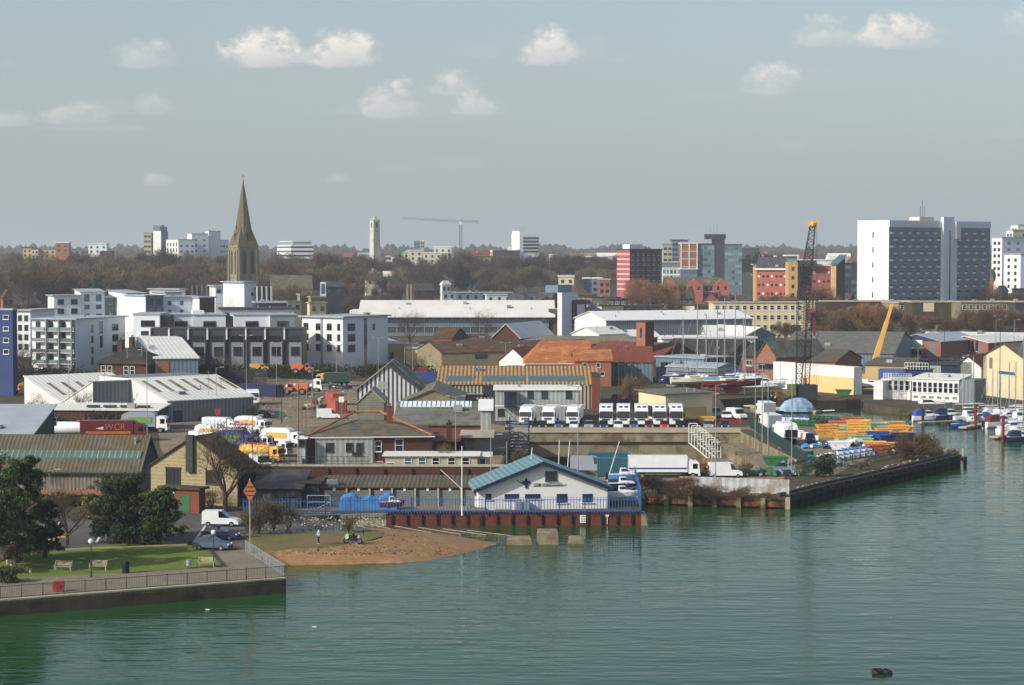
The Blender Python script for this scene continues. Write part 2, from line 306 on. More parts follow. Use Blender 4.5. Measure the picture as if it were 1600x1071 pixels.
def asphalt(key, rgb, scar, sc=.15, k=1.):
    m = bpy.data.materials.new(key); m.use_nodes = True; t = m.node_tree; n = t.nodes; l = t.links; p = n['Principled BSDF']; p.inputs['Roughness'].default_value = .9; p.inputs['Specular IOR Level'].default_value = .2
    tc = n.new('ShaderNodeTexCoord'); c = None
    for i, (s, a, b, cc, dd) in enumerate(((sc, .3, .7, col(*rgb, .72*k), col(*rgb, 1.15*k)), (sc*.35, .5, .66, None, col(*scar, k)), (sc*14, .25, .75, (.6, .6, .6), None), (sc*3, .55, .7, (1, 1, 1), (.68, .68, .7)))):
        x = n.new('ShaderNodeTexNoise'); x.inputs['Scale'].default_value = s; x.inputs['Detail'].default_value = 6; x.inputs['Roughness'].default_value = .65; l.new(tc.outputs['Object'], x.inputs['Vector'])
        r = n.new('ShaderNodeValToRGB'); l.new(x.outputs['Fac'], r.inputs[0]); e = r.color_ramp.elements; e[0].position = a; e[1].position = b
        if i == 0: e[0].color = cc+(1,); e[1].color = dd+(1,); c = r.outputs[0]; continue
        q = n.new('ShaderNodeMix'); q.data_type = 'RGBA'
        if i == 1: l.new(r.outputs[0], q.inputs[0]); l.new(c, q.inputs[6]); q.inputs[7].default_value = dd+(1,)
        else:
            q.blend_type = 'MULTIPLY'; q.inputs[0].default_value = 1.; e[0].color = cc+(1,); e[1].color = (dd or (1, 1, 1))+(1,); l.new(c, q.inputs[6]); l.new(r.outputs[0], q.inputs[7])
        c = q.outputs[2]
    l.new(c, p.inputs['Base Color']); MC[key] = m; return m
asphalt('tarmac', (104, 100, 94), (128, 118, 100)); asphalt('yard', (160, 139, 108), (120, 108, 92)); asphalt('paving', (150, 138, 118), (132, 122, 106), .3); asphalt('earth', (96, 86, 66), (76, 76, 48), .08)
asphalt('lawn', (116, 138, 6), (128, 134, 20), .3); asphalt('rough_grass', (124, 122, 56), (140, 112, 70), .3); asphalt('town', (70, 68, 58), (92, 84, 66), .02); asphalt('distant', (70, 80, 62), (60, 70, 66), .002)
g = lambda *a: [G(px, py)[:2] for px, py in a]
COAST = g((-300, 963), (0, 940), (447, 905), (447, 898), (385, 862), (430, 860), (500, 856), (560, 849), (600, 838), (560, 826), (520, 816), (480, 806), (605, 803), (1003, 803), (993, 764), (1006, 771), (1232, 778), (1300, 760), (1400, 738), (1500, 714), (1497, 706), (1440, 690), (1412, 676), (1340, 664), (1240, 652), (1180, 645), (1135, 641), (1125, 624), (1215, 620), (1345, 622), (1350, 632), (1530, 650), (1540, 633), (1600, 637), (1900, 652), (2700, 680))
COAST += [(4000, 330), (4000, 880), (-4000, 880), (-4000, 190)]
DOCK = g((803, 674), (1157, 674), (1292, 742), (780, 742))
sheet('ground', COAST, 0, 'earth', 'concrete_dark', holes=[DOCK], skirt=-3)
# rising town ground and far hills
mb = MB(); ys = [880, 1000, 1150, 1350, 1600, 2000, 2600, 3300, 4200, 5200, 6500, 8000, 11000, 16000]; nx = 60
random.seed(3)
for Y in ys:
    for i in range(nx+1):
        x = (i/nx-.5)*max(9000, Y*1.6)
        amp = 0 if Y < 2500 else (3 if Y < 4000 else 11)
        z = hgt(Y)+amp*(math.sin(x/430+Y)+.7*math.sin(x/190+Y*2)+.4*math.sin(x/90+Y*3))*.5
        if Y > 9000: z = -10
        mb.v.append((x, Y, z))
for j in range(len(ys)-1):
    for i in range(nx):
        a = j*(nx+1)+i; mb.f.append((a, a+1, a+nx+2, a+nx+1)); mb.m.append(1 if ys[j] > 2000 else 0)
tag(mb.build('terrain', ['town', 'distant'], smooth=True), kind='structure')
# surfaces lying on the ground
sheet('yard_surface', g((300, 782), (250, 700), (245, 640), (400, 590), (640, 600), (640, 640), (800, 668), (1165, 668), (1230, 652), (1410, 690), (1300, 744), (1175, 672), (799, 673), (776, 744), (1225, 745), (1225, 772), (1008, 768), (1000, 752), (740, 752), (735, 798), (405, 798), (400, 765)), .004, 'yard')
sheet('car_park', g((10, 852), (60, 818), (270, 800), (370, 796), (385, 830), (385, 862), (300, 852), (100, 860)), .008, 'tarmac')
sheet('lawn', g((-20, 888), (28, 868), (160, 852), (280, 848), (325, 852), (360, 884), (200, 895), (60, 903), (-40, 906)), .012, 'lawn')
sheet('promenade', g((-300, 955), (-40, 906), (60, 903), (200, 895), (354, 886), (330, 862), (384, 860), (447, 897), (447, 904.5), (0, 939)), .016, 'paving')
sheet('yard_road', g((1214, 700), (1240, 690), (1275, 700), (1305, 712), (1328, 728), (1300, 745), (1268, 742), (1290, 730), (1276, 716), (1240, 708)), .008, 'paving')
sheet('rough_grass', g((385, 835), (470, 832), (590, 828), (600, 838), (560, 849), (500, 856), (430, 860), (386, 861)), .012, 'rough_grass')
sheet('rough_ground', g((385, 806), (480, 806), (520, 816), (560, 826), (588, 828), (470, 832), (385, 835)), .010, 'mud')
# quay coping of the promenade and of the boat yard
def strip(name, a, b, w, h, mat, z0=-.3, label=None, cat=None, kind=None, par=None):
    a = Vector(a[:2]); b = Vector(b[:2]); d = (b-a).normalized(); n = Vector((-d.y, d.x))*w
    mb = MB().prism([a, b, b+n, a+n], z0, h); o = mb.build(name, mat, par)
    return tag(o, label, cat, kind=kind)
strip('kerb', G(-300, 963), G(0, 940), .5, .14, 'concrete_pale', kind='structure'); strip('kerb', G(0, 940), G(447, 905), .5, .14, 'concrete_pale', kind='structure')
strip('kerb', G(100, 860), G(300, 852), .3, .12, 'concrete_pale', kind='structure'); strip('kerb', G(354, 886), G(325, 853), .4, .1, 'concrete_dark', kind='structure')
# beach: land edge, waterline, under water
inn = [(386, 861), (430, 860), (500, 856), (560, 849), (600, 838), (588, 829), (560, 825)]
wl = [(390, 888), (447, 884), (560, 881), (660, 877), (768, 853), (745, 843), (640, 829)]
mb = MB(); n = len(inn); P = [[], [], [], []]
for a, b in zip(inn, wl):
    A = Vector(G(*a)); B = Vector(G(b[0], b[1], WZ)); P[0].append((A.x, A.y, .02)); P[1].append(tuple(A.lerp(B, .5)+Vector((0, 0, .12)))); P[2].append(tuple(B)); Cc = B+(B-A)*.6; P[3].append((Cc.x, Cc.y, -2.6))
sub = []
for r in P:                                    # smooth by subdividing along the shore
    q = []
    for i in range(n-1):
        for k in range(6):
            t = k/6; p0 = Vector(r[max(0, i-1)]); p1 = Vector(r[i]); p2 = Vector(r[i+1]); p3 = Vector(r[min(n-1, i+2)])
            v = .5*((2*p1)+(p2-p0)*t+(2*p0-5*p1+4*p2-p3)*t*t+(3*p1-p0-3*p2+p3)*t**3); v += Vector((random.uniform(-.15, .15), random.uniform(-.4, .4), random.uniform(-.05, .05))); q.append(v)
    q.append(Vector(r[-1])); sub.append(q)
mb.loft(sub, cap=False, closed=False); tag(mb.build('beach', 'sand', smooth=True), kind='structure')
sheet('mud_flat', [G(px, py, -1.36)[:2] for px, py in ((470, 815), (600, 822), (760, 826), (700, 840), (640, 838), (520, 836))], -1.375, 'mud')
# ---------------------------------------------------------------- water
WP = [(-4000, 20), (4000, 20), (4000, 900), (-4000, 900)]; DW = g((770, 668), (1160, 668), (1310, 748), (765, 748))
wm = bpy.data.materials.new('water'); wm.use_nodes = True; t = wm.node_tree; nn = t.nodes; ll = t.links; p = nn['Principled BSDF']
p.inputs['Roughness'].default_value = .06; p.inputs['IOR'].default_value = 1.33; p.inputs['Specular IOR Level'].default_value = .2
tc = nn.new('ShaderNodeTexCoord')
def wn(s, sc, d, ro=.6):
    mp = nn.new('ShaderNodeMapping'); mp.inputs['Scale'].default_value = s; mp.inputs['Rotation'].default_value = (0, 0, R(8)); ll.new(tc.outputs['Object'], mp.inputs[0])
    x = nn.new('ShaderNodeTexNoise'); x.inputs['Scale'].default_value = sc; x.inputs['Detail'].default_value = d; x.inputs['Roughness'].default_value = ro; ll.new(mp.outputs[0], x.inputs['Vector']); return x.outputs['Fac']
a = wn((.35, 1, 1), .8, 3, .5); b = wn((.25, 1, 1), .2, 3, .5); c_ = wn((.02, .05, 1), .6, 3)
r = nn.new('ShaderNodeValToRGB'); ll.new(c_, r.inputs[0]); e = r.color_ramp.elements; e[0].position = .35; e[1].position = .7; e[0].color = col(26, 66, 34)+(1,); e[1].color = col(40, 80, 44)+(1,); ll.new(r.outputs[0], p.inputs['Base Color'])
amp = nn.new('ShaderNodeMapRange'); ll.new(c_, amp.inputs[0]); amp.inputs[1].default_value = .35; amp.inputs[2].default_value = .65; amp.inputs[3].default_value = .5; amp.inputs[4].default_value = 1.
q = nn.new('ShaderNodeMath'); q.operation = 'MULTIPLY_ADD'; ll.new(b, q.inputs[0]); q.inputs[1].default_value = 1.5; ll.new(a, q.inputs[2])
bp = nn.new('ShaderNodeBump'); bp.inputs['Distance'].default_value = .13; ll.new(amp.outputs[0], bp.inputs['Strength']); ll.new(q.outputs[0], bp.inputs['Height']); ll.new(bp.outputs[0], p.inputs['Normal'])
MC['water'] = wm; sheet('water', WP, WZ, 'water', holes=[DW])
# ---------------------------------------------------------------- dry dock
def lerp2(a, b, t): return (a[0]+(b[0]-a[0])*t, a[1]+(b[1]-a[1])*t)
dk = empty('dry_dock', (DOCK[0][0], DOCK[0][1], 0)); tag(dk, 'drained dry dock with stepped brown concrete sides sunk below the lorry park', 'dock')
ox, oy = DOCK[0]
def dloop(k, e=0):                             # nested outlines going down
    (ax, ay), (bx, by), (cx, cy), (dx, dy) = DOCK
    return [(ax-ox-e, ay-oy+e-.9*k), (bx-ox-e-3.4*k, by-oy+e-.9*k), (cx-ox-3.4*k, cy-oy-.5), (dx-ox, dy-oy-.5)]
lv = [0, -1.9, -4.1, -5.6, -9]
for k in range(4):
    l0 = dloop(k); l1 = dloop(k+1); mb = MB()
    for i in (0, 1):
        (x0, y0), (x1, y1) = l0[i], l0[i+1]
        mb.add([(x0, y0, lv[k]), (x1, y1, lv[k]), (x1, y1, lv[k+1]), (x0, y0, lv[k+1])], [(0, 1, 2, 3)])
        (u0, v0), (u1, v1) = l1[i], l1[i+1]
        mb.add([(x0, y0, lv[k+1]), (x1, y1, lv[k+1]), (u1, v1, lv[k+1]), (u0, v0, lv[k+1])], [(0, 1, 2, 3)])
    mb.build('dock_step', ['concrete'], dk)
l = dloop(3); mb = MB().add([(l[0][0]-30, l[0][1], -9), (l[1][0]+10, l[1][1], -9), (l[2][0]+20, l[2][1], -9), (l[3][0]-10, l[3][1], -9)], [(0, 1, 2, 3)])
mb.add([(l[0][0], l[0][1]+3, 0), (l[3][0], l[3][1], 0), (l[3][0], l[3][1], -9), (l[0][0], l[0][1]+3, -9)], [(0, 1, 2, 3)]); mb.build('dock_floor', ['concrete_dark'], dk)
for i in range(44):                            # timber fenders along the lowest far wall
    a = lerp2(dloop(3)[0], dloop(3)[1], (i+.5)/44); MB().box(a[0]-.35, a[1]-.5, -5.55, a[0]+.35, a[1]-.02, -4.3).build('fender', 'timber_dark', dk)
for k in (0, 1):
    a, b = dloop(k)[0], dloop(k)[1]; MB().box(a[0], a[1]-.25, lv[k]-.25, b[0], a[1]+.02+.02*k, lv[k]+(.1 if k else .65)).build('coping', 'timber_dark' if k else 'concrete_pale', dk)
for i in range(26):                            # chocks on the stepped right side
    (x0, y0), (x1, y1) = dloop(1)[1], dloop(1)[2]; t_ = (i+.5)/26; x = x0+(x1-x0)*t_; y = y0+(y1-y0)*t_
    MB().box(x-1.6, y-.3, -1.9, x-.1, y+.3, -1.3).build('step', 'concrete', dk)
# ---------------------------------------------------------------- buildings
WM = {}
def winmesh(w, h, st):
    w = max(.25, round(w, 1)); h = max(.25, round(h, 1)); k = (w, h, st)
    if k in WM: return WM[k]
    mb = MB(); fr, gl, far = dict(d=('frame_dark', 'glass', 0), w=('frame_white', 'glass', 0), f=('frame_dark', 'glass', 1), W=('frame_white', 'glass', 1), b=('frame_white', 'glass_blue', 0), g=('frame_dark', 'glass_green', 1), B=('frame_dark', 'glass_blue', 1), n=('navy', 'navy', 1), r=('metal_dark', 'roller', 1), D=('green_box', 'green_box', 1), L=('metal', 'metal', 1), o=('p_blue', 'glass', 0), S=('frame_white', 'roller', 1), T=('clad_light', 'glass', 1))[st]
    a, b = -w/2, w/2
    if far: mb.box(a, -.05, -h/2, b, .02, h/2, 1)
    if far and st in 'W': mb.box(a-.12, -.12, -h/2-.15, b+.12, .02, -h/2, 0)
    if st == 'T': mb.box(a-.1, -.3, -h/2-.75, b-.6, .02, -h/2, 0)
    if not far:
        t = .09
        mb.box(a, -.03, -h/2, b, .02, h/2, 1)
        for q in ((a-t, -h/2-t, a, h/2+t), (b, -h/2-t, b+t, h/2+t), (a, -h/2-t, b, -h/2), (a, h/2, b, h/2+t)): mb.box(q[0], -.1, q[1], q[2], .02, q[3], 0)
        if w > 1.4:
            for i in range(1, int(w/1.1)+1): x = a+w*i/(int(w/1.1)+1); mb.box(x-.04, -.08, -h/2, x+.04, .01, h/2, 0)
        elif h > .9: mb.box(a, -.08, -.04, b, .01, .04, 0)
        mb.box(a-.15, -.18, -h/2-t-.08, b+.15, .02, -h/2-t, 0)
    WM[k] = mb.mesh('window', [fr, gl]); return WM[k]
NAMES = dict(n='door', r='roller_door', D='door', L='louvre', S='shutter_door')
class Bld:
    def __init__(s, label, cat, A, Bp, dep, top, wall, roof=None, base=0., name='building', group=None, wside=None, back=0.):
        s.A = Vector((X(A[0], A[1], base), A[1])); s.B = Vector((X(Bp[0], Bp[1], base), Bp[1]))
        s.base = base; d = s.B-s.A; s.w = d.length; s.u = d/s.w; s.n = Vector((-s.u.y, s.u.x))
        if isinstance(dep, tuple):
            P0 = s.A if dep[0] == 'L' else s.B; s.d = abs(s.isect(P0, s.n, dep[1]))
        else: s.d = dep
        s.d = max(s.d, 1.5)
        s.h = (Zt(top, A[1]) if top > 60 else base+top)-base
        s.root = empty(name, (s.A.x, s.A.y, base), math.atan2(s.u.y, s.u.x), label, cat, group); s.nw = 0; s.extra = None
        s.wall(wall, wside)
        if roof: s.roof(*roof)
    def isect(s, P0, dr, px, z=8.):
        k = (px-CX)/F*(CP+(H-z)/P0.y*SP); return (k*P0.y-P0.x)/(dr.x-k*dr.y)
    def sx(s, px): return s.isect(s.A, s.u, px)                       # along the front
    def sy(s, px, side='L'): return s.isect(s.A if side == 'L' else s.B, s.n, px)
    def wall(s, m, ms=None):
        mb = MB(); w, d, h = s.w, s.d, s.h
        mb.box(0, 0, -1.5, w, d, h)
        if ms:
            for i, f in enumerate(mb.f):
                if i in (3, 5): mb.m[i] = 1
        s.wallo = mb.build('wall', [m]+([ms] if ms else []), s.root)
    def roof(s, kind, m, rise=0., ov=.4, mg=None):
        w, d, h = s.w, s.d, s.h; mb = MB(); t = .18
        if kind == 'flat': mb.box(-ov, -ov, h+.003, w+ov, d+ov, h+.3 if not rise else h+rise)
        elif kind == 'parapet':
            mb.box(.25, .25, h-.1, w-.25, d-.25, h+.02); q = MB()
            for a in ((-.03, -.03, w+.03, .25), (-.03, d-.25, w+.03, d+.03), (-.03, .25, .25, d-.25), (w-.25, .25, w+.03, d-.25)): q.box(a[0], a[1], h-.02, a[2], a[3], h+(rise or .6))
            q.build('parapet', [mg or m], s.root)
        elif kind in ('x', 'y'):                # ridge along x (front slope faces us) or along y (gable faces us)
            D_ = d if kind == 'x' else w; r = rise
            def P(a, b, z): return (a, b, z) if kind == 'x' else (b, a, z)
            L_ = w if kind == 'x' else d; e = -ov*r/(D_/2)
            for sd in (0, 1):
                q = lambda v: v if not sd else D_-v
                vs = [P(-ov, q(-ov), h+e), P(L_+ov, q(-ov), h+e), P(L_+ov, D_/2, h+r), P(-ov, D_/2, h+r)]
                mb.add(vs+[(a, b, c+t) for a, b, c in vs], [(0, 1, 2, 3), (4, 5, 6, 7), (0, 1, 5, 4), (1, 2, 6, 5), (3, 0, 4, 7), (2, 3, 7, 6)])
            for x0 in (0, L_-.3):
                g_ = MB(); g_.add([P(x0, 0, h), P(x0, D_, h), P(x0, D_/2, h+r), P(x0+.3, 0, h), P(x0+.3, D_, h), P(x0+.3, D_/2, h+r)], [(0, 1, 2), (3, 4, 5), (0, 1, 4, 3), (1, 2, 5, 4), (2, 0, 3, 5)])
                g_.build('gable', [mg or s.wallo.data.materials[0]], s.root)
        elif kind == 'hip':
            r = rise; k = min(w, d)/2
            if w >= d: R0, R1 = (k, d/2, h+r), (w-k, d/2, h+r)
            else: R0, R1 = (w/2, k, h+r), (w/2, d-k, h+r)
            c = [(-ov, -ov, h), (w+ov, -ov, h), (w+ov, d+ov, h), (-ov, d+ov, h)]
            mb.add(c+[R0, R1], [(0, 1, 5, 4), (2, 3, 4, 5), (1, 2, 5), (3, 0, 4)] if w >= d else [(0, 1, 4), (1, 2, 5, 4), (2, 3, 5), (3, 0, 4, 5)])
            mb.add([(a, b, z-.15) for a, b, z in c]+c, [(0, 1, 5, 4), (1, 2, 6, 5), (2, 3, 7, 6), (3, 0, 4, 7), (0, 3, 2, 1)])
        elif kind == 'mono':                    # low in front, high at the back (rise may be negative)
            vs = [(-ov, -ov, h), (w+ov, -ov, h), (w+ov, d+ov, h+rise), (-ov, d+ov, h+rise)]
            mb.add([(a, b, c+.01) for a, b, c in vs]+[(a, b, c+t) for a, b, c in vs], [(3, 2, 1, 0), (4, 5, 6, 7), (0, 1, 5, 4), (1, 2, 6, 5), (2, 3, 7, 6), (3, 0, 4, 7)])
            a_, b_ = (h, h+rise); lo = min(a_, b_)
            for x0 in (0, w-.3):
                g_ = MB(); g_.add([(x0, 0, h), (x0+.3, 0, h), (x0+.3, d, h), (x0, d, h), (x0, d, h+rise), (x0+.3, d, h+rise), (x0, 0, h), (x0+.3, 0, h)], [(0, 3, 4, 6), (1, 7, 5, 2), (3, 2, 5, 4)])
                if rise > 0: g_.build('gable', [mg or s.wallo.data.materials[0]], s.root)
        elif kind == 'monox':                   # slopes along the front
            vs = [(-ov, -ov, h), (w+ov, -ov, h+rise), (w+ov, d+ov, h+rise), (-ov, d+ov, h)]
            mb.add([(a, b, c+.01) for a, b, c in vs]+[(a, b, c+t) for a, b, c in vs], [(3, 2, 1, 0), (4, 5, 6, 7), (0, 1, 5, 4), (1, 2, 6, 5), (2, 3, 7, 6), (3, 0, 4, 7)])
            g_ = MB()
            for y0 in (0, d-.3): g_.add([(0, y0, h), (w, y0, h), (w, y0, h+rise), (0, y0+.3, h), (w, y0+.3, h), (w, y0+.3, h+rise)], [(0, 1, 2), (3, 5, 4), (1, 4, 5, 2)])
            g_.box(w-.3, .3, h, w, d-.3, h+rise); g_.build('gable', [mg or s.wallo.data.materials[0]], s.root)
        s.ro = mb.build('roof', [m], s.root); rq = random.Random(int(s.A.x*7+s.A.y))
        if s.w > 9 and s.d > 6 and rf_ok(kind):      # small plant, vents and rooflights that every such roof carries
            for i in range(min(7, int(s.w/9)+1)):
                f = rq.uniform(.12, .42); x = s.w*rq.uniform(.05, .95); y = s.d*f; z0 = h+.25 if kind == 'flat' else h+rise*(2*f if kind == 'x' else f)+.1; k = rq.random(); q = MB()
                if k < .4: q.box(x-.7, y-.6, z0-.3, x+.7, y+.6, z0+rq.uniform(.5, 1.1)).box(x-.8, y-.7, z0+.2, x+.8, y+.7, z0+.28); q.build('plant_unit', ['metal' if k < .2 else 'clad_grey'], s.ro)
                elif k < .75: q.tube((x, y, z0-.3), (x, y, z0+.7), .16).tube((x, y, z0+.7), (x, y, z0+.85), .28, .1); q.build('vent_pipe', ['galv'], s.ro)
                else: q.tube((x, y, z0-.3), (x, y, z0+2.2), .04, n=4).tube((x-.7, y, z0+1.9), (x+.7, y, z0+1.9), .03, n=4); q.build('aerial', ['metal_dark'], s.ro)
        return s.ro
    def box(s, name, x0, y0, z0, x1, y1, z1, m, par=None): return MB().box(x0, y0, z0, x1, y1, z1).build(name, m if isinstance(m, list) else [m], par or s.root)
    def win(s, face, a, z, w, h, st='d', name=None):
        if s.nw >= 96:                          # the rest of the windows: one part
            if s.extra is None: s.extra = []
            s.extra.append((face, a, z, w, h, st)); return
        s.nw += 1; o = bpy.data.objects.new(name or NAMES.get(st, 'window'), winmesh(w, h, st)); C.objects.link(o); o.parent = s.root
        if face == 'F': o.location = (a, 0, z)
        elif face == 'L': o.location = (0, a, z); o.rotation_euler.z = -math.pi/2
        else: o.location = (s.w, a, z); o.rotation_euler.z = math.pi/2
        return o
    def done(s):
        if s.extra:
            mb = MB()
            for face, a, z, w, h, st in s.extra:
                if face == 'F': mb.box(a-w/2, -.05, z-h/2, a+w/2, .02, z+h/2)
                elif face == 'L': mb.box(-.05, a-w/2, z-h/2, .02, a+w/2, z+h/2)
                else: mb.box(s.w-.02, a-w/2, z-h/2, s.w+.05, a+w/2, z+h/2)
            tag(mb.build('window_rows', ['glass'], s.root), kind='stuff')
    def wp(s, face, px0, py0, px1, py1, st='d'):     # one window given by its pixel box
        if face == 'F': a, b = s.sx(px0), s.sx(px1); Yw = s.A.y+s.u.y*(a+b)/2
        else:
            a, b = s.sy(px0, face), s.sy(px1, face); P = s.A if face == 'L' else s.B; Yw = P.y+s.n.y*(a+b)/2
        z0, z1 = Zt(py1, Yw)-s.base, Zt(py0, Yw)-s.base
        return s.win(face, (a+b)/2, (z0+z1)/2, abs(b-a), z1-z0, st)
    def grid(s, face, n, zs, w, h, st='d', a0=0., a1=1., skip=None):     # n windows per row between fractions of the face
        Lw = s.w if face == 'F' else s.d
        for j, z in enumerate(zs):
            for i in range(n):
                if skip and skip(i, j): continue
                s.win(face, Lw*(a0+(a1-a0)*(i+.5)/n), z, w, h, st)
        return s
    def chimney(s, x, y, z, w=.9, h=1.6, m='brick_red'):
        MB().box(x-w/2, y-w/2, z-1, x+w/2, y+w/2, z+h).box(x-w/2-.08, y-w/2-.08, z+h, x+w/2+.08, y+w/2+.08, z+h+.15).tube((x, y, z+h), (x, y, z+h+.6), .16).build('chimney', [m], s.ro)
    def text(s, face, txt, a, z, size, m, back=None, ext=.03):
        cu_ = bpy.data.curves.new('lettering', 'FONT'); cu_.body = txt; cu_.size = size; cu_.extrude = ext; cu_.align_x = 'CENTER'; cu_.align_y = 'CENTER'
        o = bpy.data.objects.new('lettering', cu_); C.objects.link(o); dg = bpy.context.evaluated_depsgraph_get(); me = bpy.data.meshes.new_from_object(o.evaluated_get(dg)); bpy.data.objects.remove(o)
        me.materials.clear(); me.materials.append(M(m)); o = bpy.data.objects.new('lettering', me); C.objects.link(o); o.parent = s.root if s else None
        if face == 'F': o.location = (a, -.1, z); o.rotation_euler = (R(90), 0, 0)
        elif face == 'L': o.location = (-.1, a, z); o.rotation_euler = (R(90), 0, -math.pi/2)
        return o
def rf_ok(k): return k in ('flat', 'x', 'mono')
def zb(py, Y, base=0.): return Zt(py, Y)-base
# ---------------------------------------------------------------- near buildings
# long asbestos shed at the left
b = Bld('long grey brown corrugated shed with green rooflight strip behind the pine trees', 'shed', (-90, 276), (218, 274), ('R', 247), 735, 'asbestos_wall', name='shed')
r_ = zb(680, 276+b.d/2)-b.h; b.roof('x', 'asbestos', r_, .3, 'clad_dark')  # dark gable cladding paints in the shade of the end
def slope_pt(b, x, f, off=.1): return (x, b.d/2*f, b.h+f*0)
rr = r_; n_ = MB(); x1 = b.sx(214); y0, y1 = b.d/2*.30, b.d/2*.50
n_.add([(-.1, y0, b.h+rr*.30+.36), (x1, y0, b.h+rr*.30+.36), (x1, y1, b.h+rr*.5+.4), (-.1, y1, b.h+rr*.5+.4), (-.1, y0, b.h+rr*.30), (x1, y0, b.h+rr*.30), (x1, y1, b.h+rr*.5), (-.1, y1, b.h+rr*.5)], [(0, 1, 2, 3), (4, 5, 1, 0), (5, 6, 2, 1)]); n_.build('rooflight', ['green_glaze'], b.ro)
n_ = MB()
for i in range(34): x = x1*(i+.5)/34; n_.add([(x-.05, y0-.02, b.h+rr*.30+.38), (x+.05, y0-.02, b.h+rr*.30+.38), (x+.05, y1, b.h+rr*.5+.43), (x-.05, y1, b.h+rr*.5+.43)], [(0, 1, 2, 3)])
n_.build('glazing_bars', ['clad_pale'], b.ro); b.box('gutter', -.3, -.55, b.h-.3, b.w+.3, -.35, b.h-.1, 'metal_dark')
b.box('plinth', 0, -.25, -1, b.w, -.003, .9, 'brick_orange'); b.wp('F', 38, 738, 46, 780, 'S')
# rendered block building with a gable and the chimney stack
b = Bld('pale yellow blockwork building with dark pitched roof behind the bare tree', 'building', (236, 269), (371, 264), ('R', 402), 727, 'block', wside='block_grey')  # greyer side blocks carry the shade of the sides in their colour
r_ = zb(684, 266)-b.h; b.roof('y', 'roof_dark', r_, .35, 'block')
b.wp('F', 260, 732, 281, 756, 'd'); b.wp('F', 322, 736, 345, 756, 'd'); b.box('chimney_stack', b.sx(293), -.5, b.h-.6, b.sx(304), -.003, b.h+r_+.3, 'metal_dark')
for i in range(3): b.win('R', b.d*(.2+.3*i), 2.6, 1.0, 2.6, 'd')
b.box('lintel', b.sx(258), -.12, zb(732, 268), b.sx(283), -.003, zb(729.5, 268), 'brick_brown')
b = Bld('small flat roofed red brick outhouse with green door', 'outhouse', (253, 259), (311, 257), ('L', 254), 763, 'brick_red', ('flat', 'concrete_dark', .28), name='outhouse'); b.d = max(b.d, 3)
b.wp('F', 281, 773, 296, 801, 'D'); b.box('notice', b.sx(266), -.06, 2.0, b.sx(273), -.003, 2.7, 'sign_white')
b = Bld('small lean-to shed roof of corrugated sheets beside the block building', 'lean_to', (398, 262), (470, 262), 9, 764, 'clad_dark', ('mono', 'slate', 1.3), name='lean_to'); b.wp('F', 410, 772, 425, 790, 'r')
# lock-up garages under the brick wall
b = Bld('row of lock-up garages with grey blue roller doors and mossy asbestos roof', 'garages', (500, 264.5), (800, 264.5), 8, 762, 'brick_brown', name='garages')
b.roof('mono', 'asbestos', zb(745, 272.5)-b.h, .3)
for i, (a0, a1) in enumerate(((506, 539), (544, 575), (580, 610), (616, 646), (652, 682), (687, 718), (724, 742))):
    b.wp('F', a0, 766, a1, 791, 'r'); b.box('brick_pier', b.sx(a1+1), -.35, 0, b.sx(a1+4), -.003, b.h-.1, 'concrete_pale')
    b.box('number_plate', b.sx(a0+14), -.12, 1.9, b.sx(a0+18), -.06, 2.3, 'sign_white')
b = Bld('dark open shelter beside the lock-up garages', 'shelter', (472, 264), (499, 264), 6, 756, 'clad_dark', ('flat', 'concrete_dark', .2), name='shelter')
b = Bld('long red brown brick retaining wall above the garages', 'wall', (402, 274), (795, 273.5), 1.6, 729, 'brick_dark', ('flat', 'concrete_pale', .15, .05), name='brick_wall')
for i in range(9): b.box('buttress', b.w*(i+.5)/9-.2, -.3, 0, b.w*(i+.5)/9+.2, -.003, b.h-.2, 'brick_brown')
# fence rail on that wall
rl = empty('railing', b.root.location, b.root.rotation_euler.z, 'dark handrail along the top of the long brick retaining wall', 'railing')
for i in range(19): MB().tube((b.w*i/18*.43+.3, .6, b.h), (b.w*i/18*.43+.3, .6, b.h+1.25), .045).build('post', 'metal_dark', rl)
for z in (.65, 1.2): MB().tube((.3, .6, b.h+z), (b.w*.43+.3, .6, b.h+z), .04).build('rail', 'metal_dark', rl)
# scout hall
SC = Bld('white painted boat hall with low teal gabled roof at the water edge', 'hall', (748, 260), (949, 262), ('L', 736.5), 764, 'white', name='hall')
b = SC; rg = zb(722, 262)-b.h; b.root['label'] = 'white weatherboarded scout hall with low teal gabled roof at the water edge'
D_ = b.d; w, h = b.w, b.h; xr = b.sx(848)
mb = MB(); o_ = .7
for (xa, xb) in ((-o_, xr), (w+o_, xr)):
    za = h+(-o_)*rg/xr; vs = [(xa, -o_, za), (xr, -o_, h+rg), (xr, D_+o_, h+rg), (xa, D_+o_, za)]
    mb.add([(p, q, z+.05) for p, q, z in vs]+[(p, q, z+.22) for p, q, z in vs], [(0, 1, 2, 3), (4, 5, 6, 7), (0, 1, 5, 4), (3, 0, 4, 7), (2, 3, 7, 6)])
b.ro = mb.build('roof', ['teal_roof'], b.root)
MB().add([(0, 0, h), (w, 0, h), (xr, 0, h+rg), (0, .3, h), (w, .3, h), (xr, .3, h+rg)], [(0, 1, 2), (3, 5, 4), (0, 2, 5, 3), (1, 4, 5, 2)]).build('gable', ['white'], b.root)
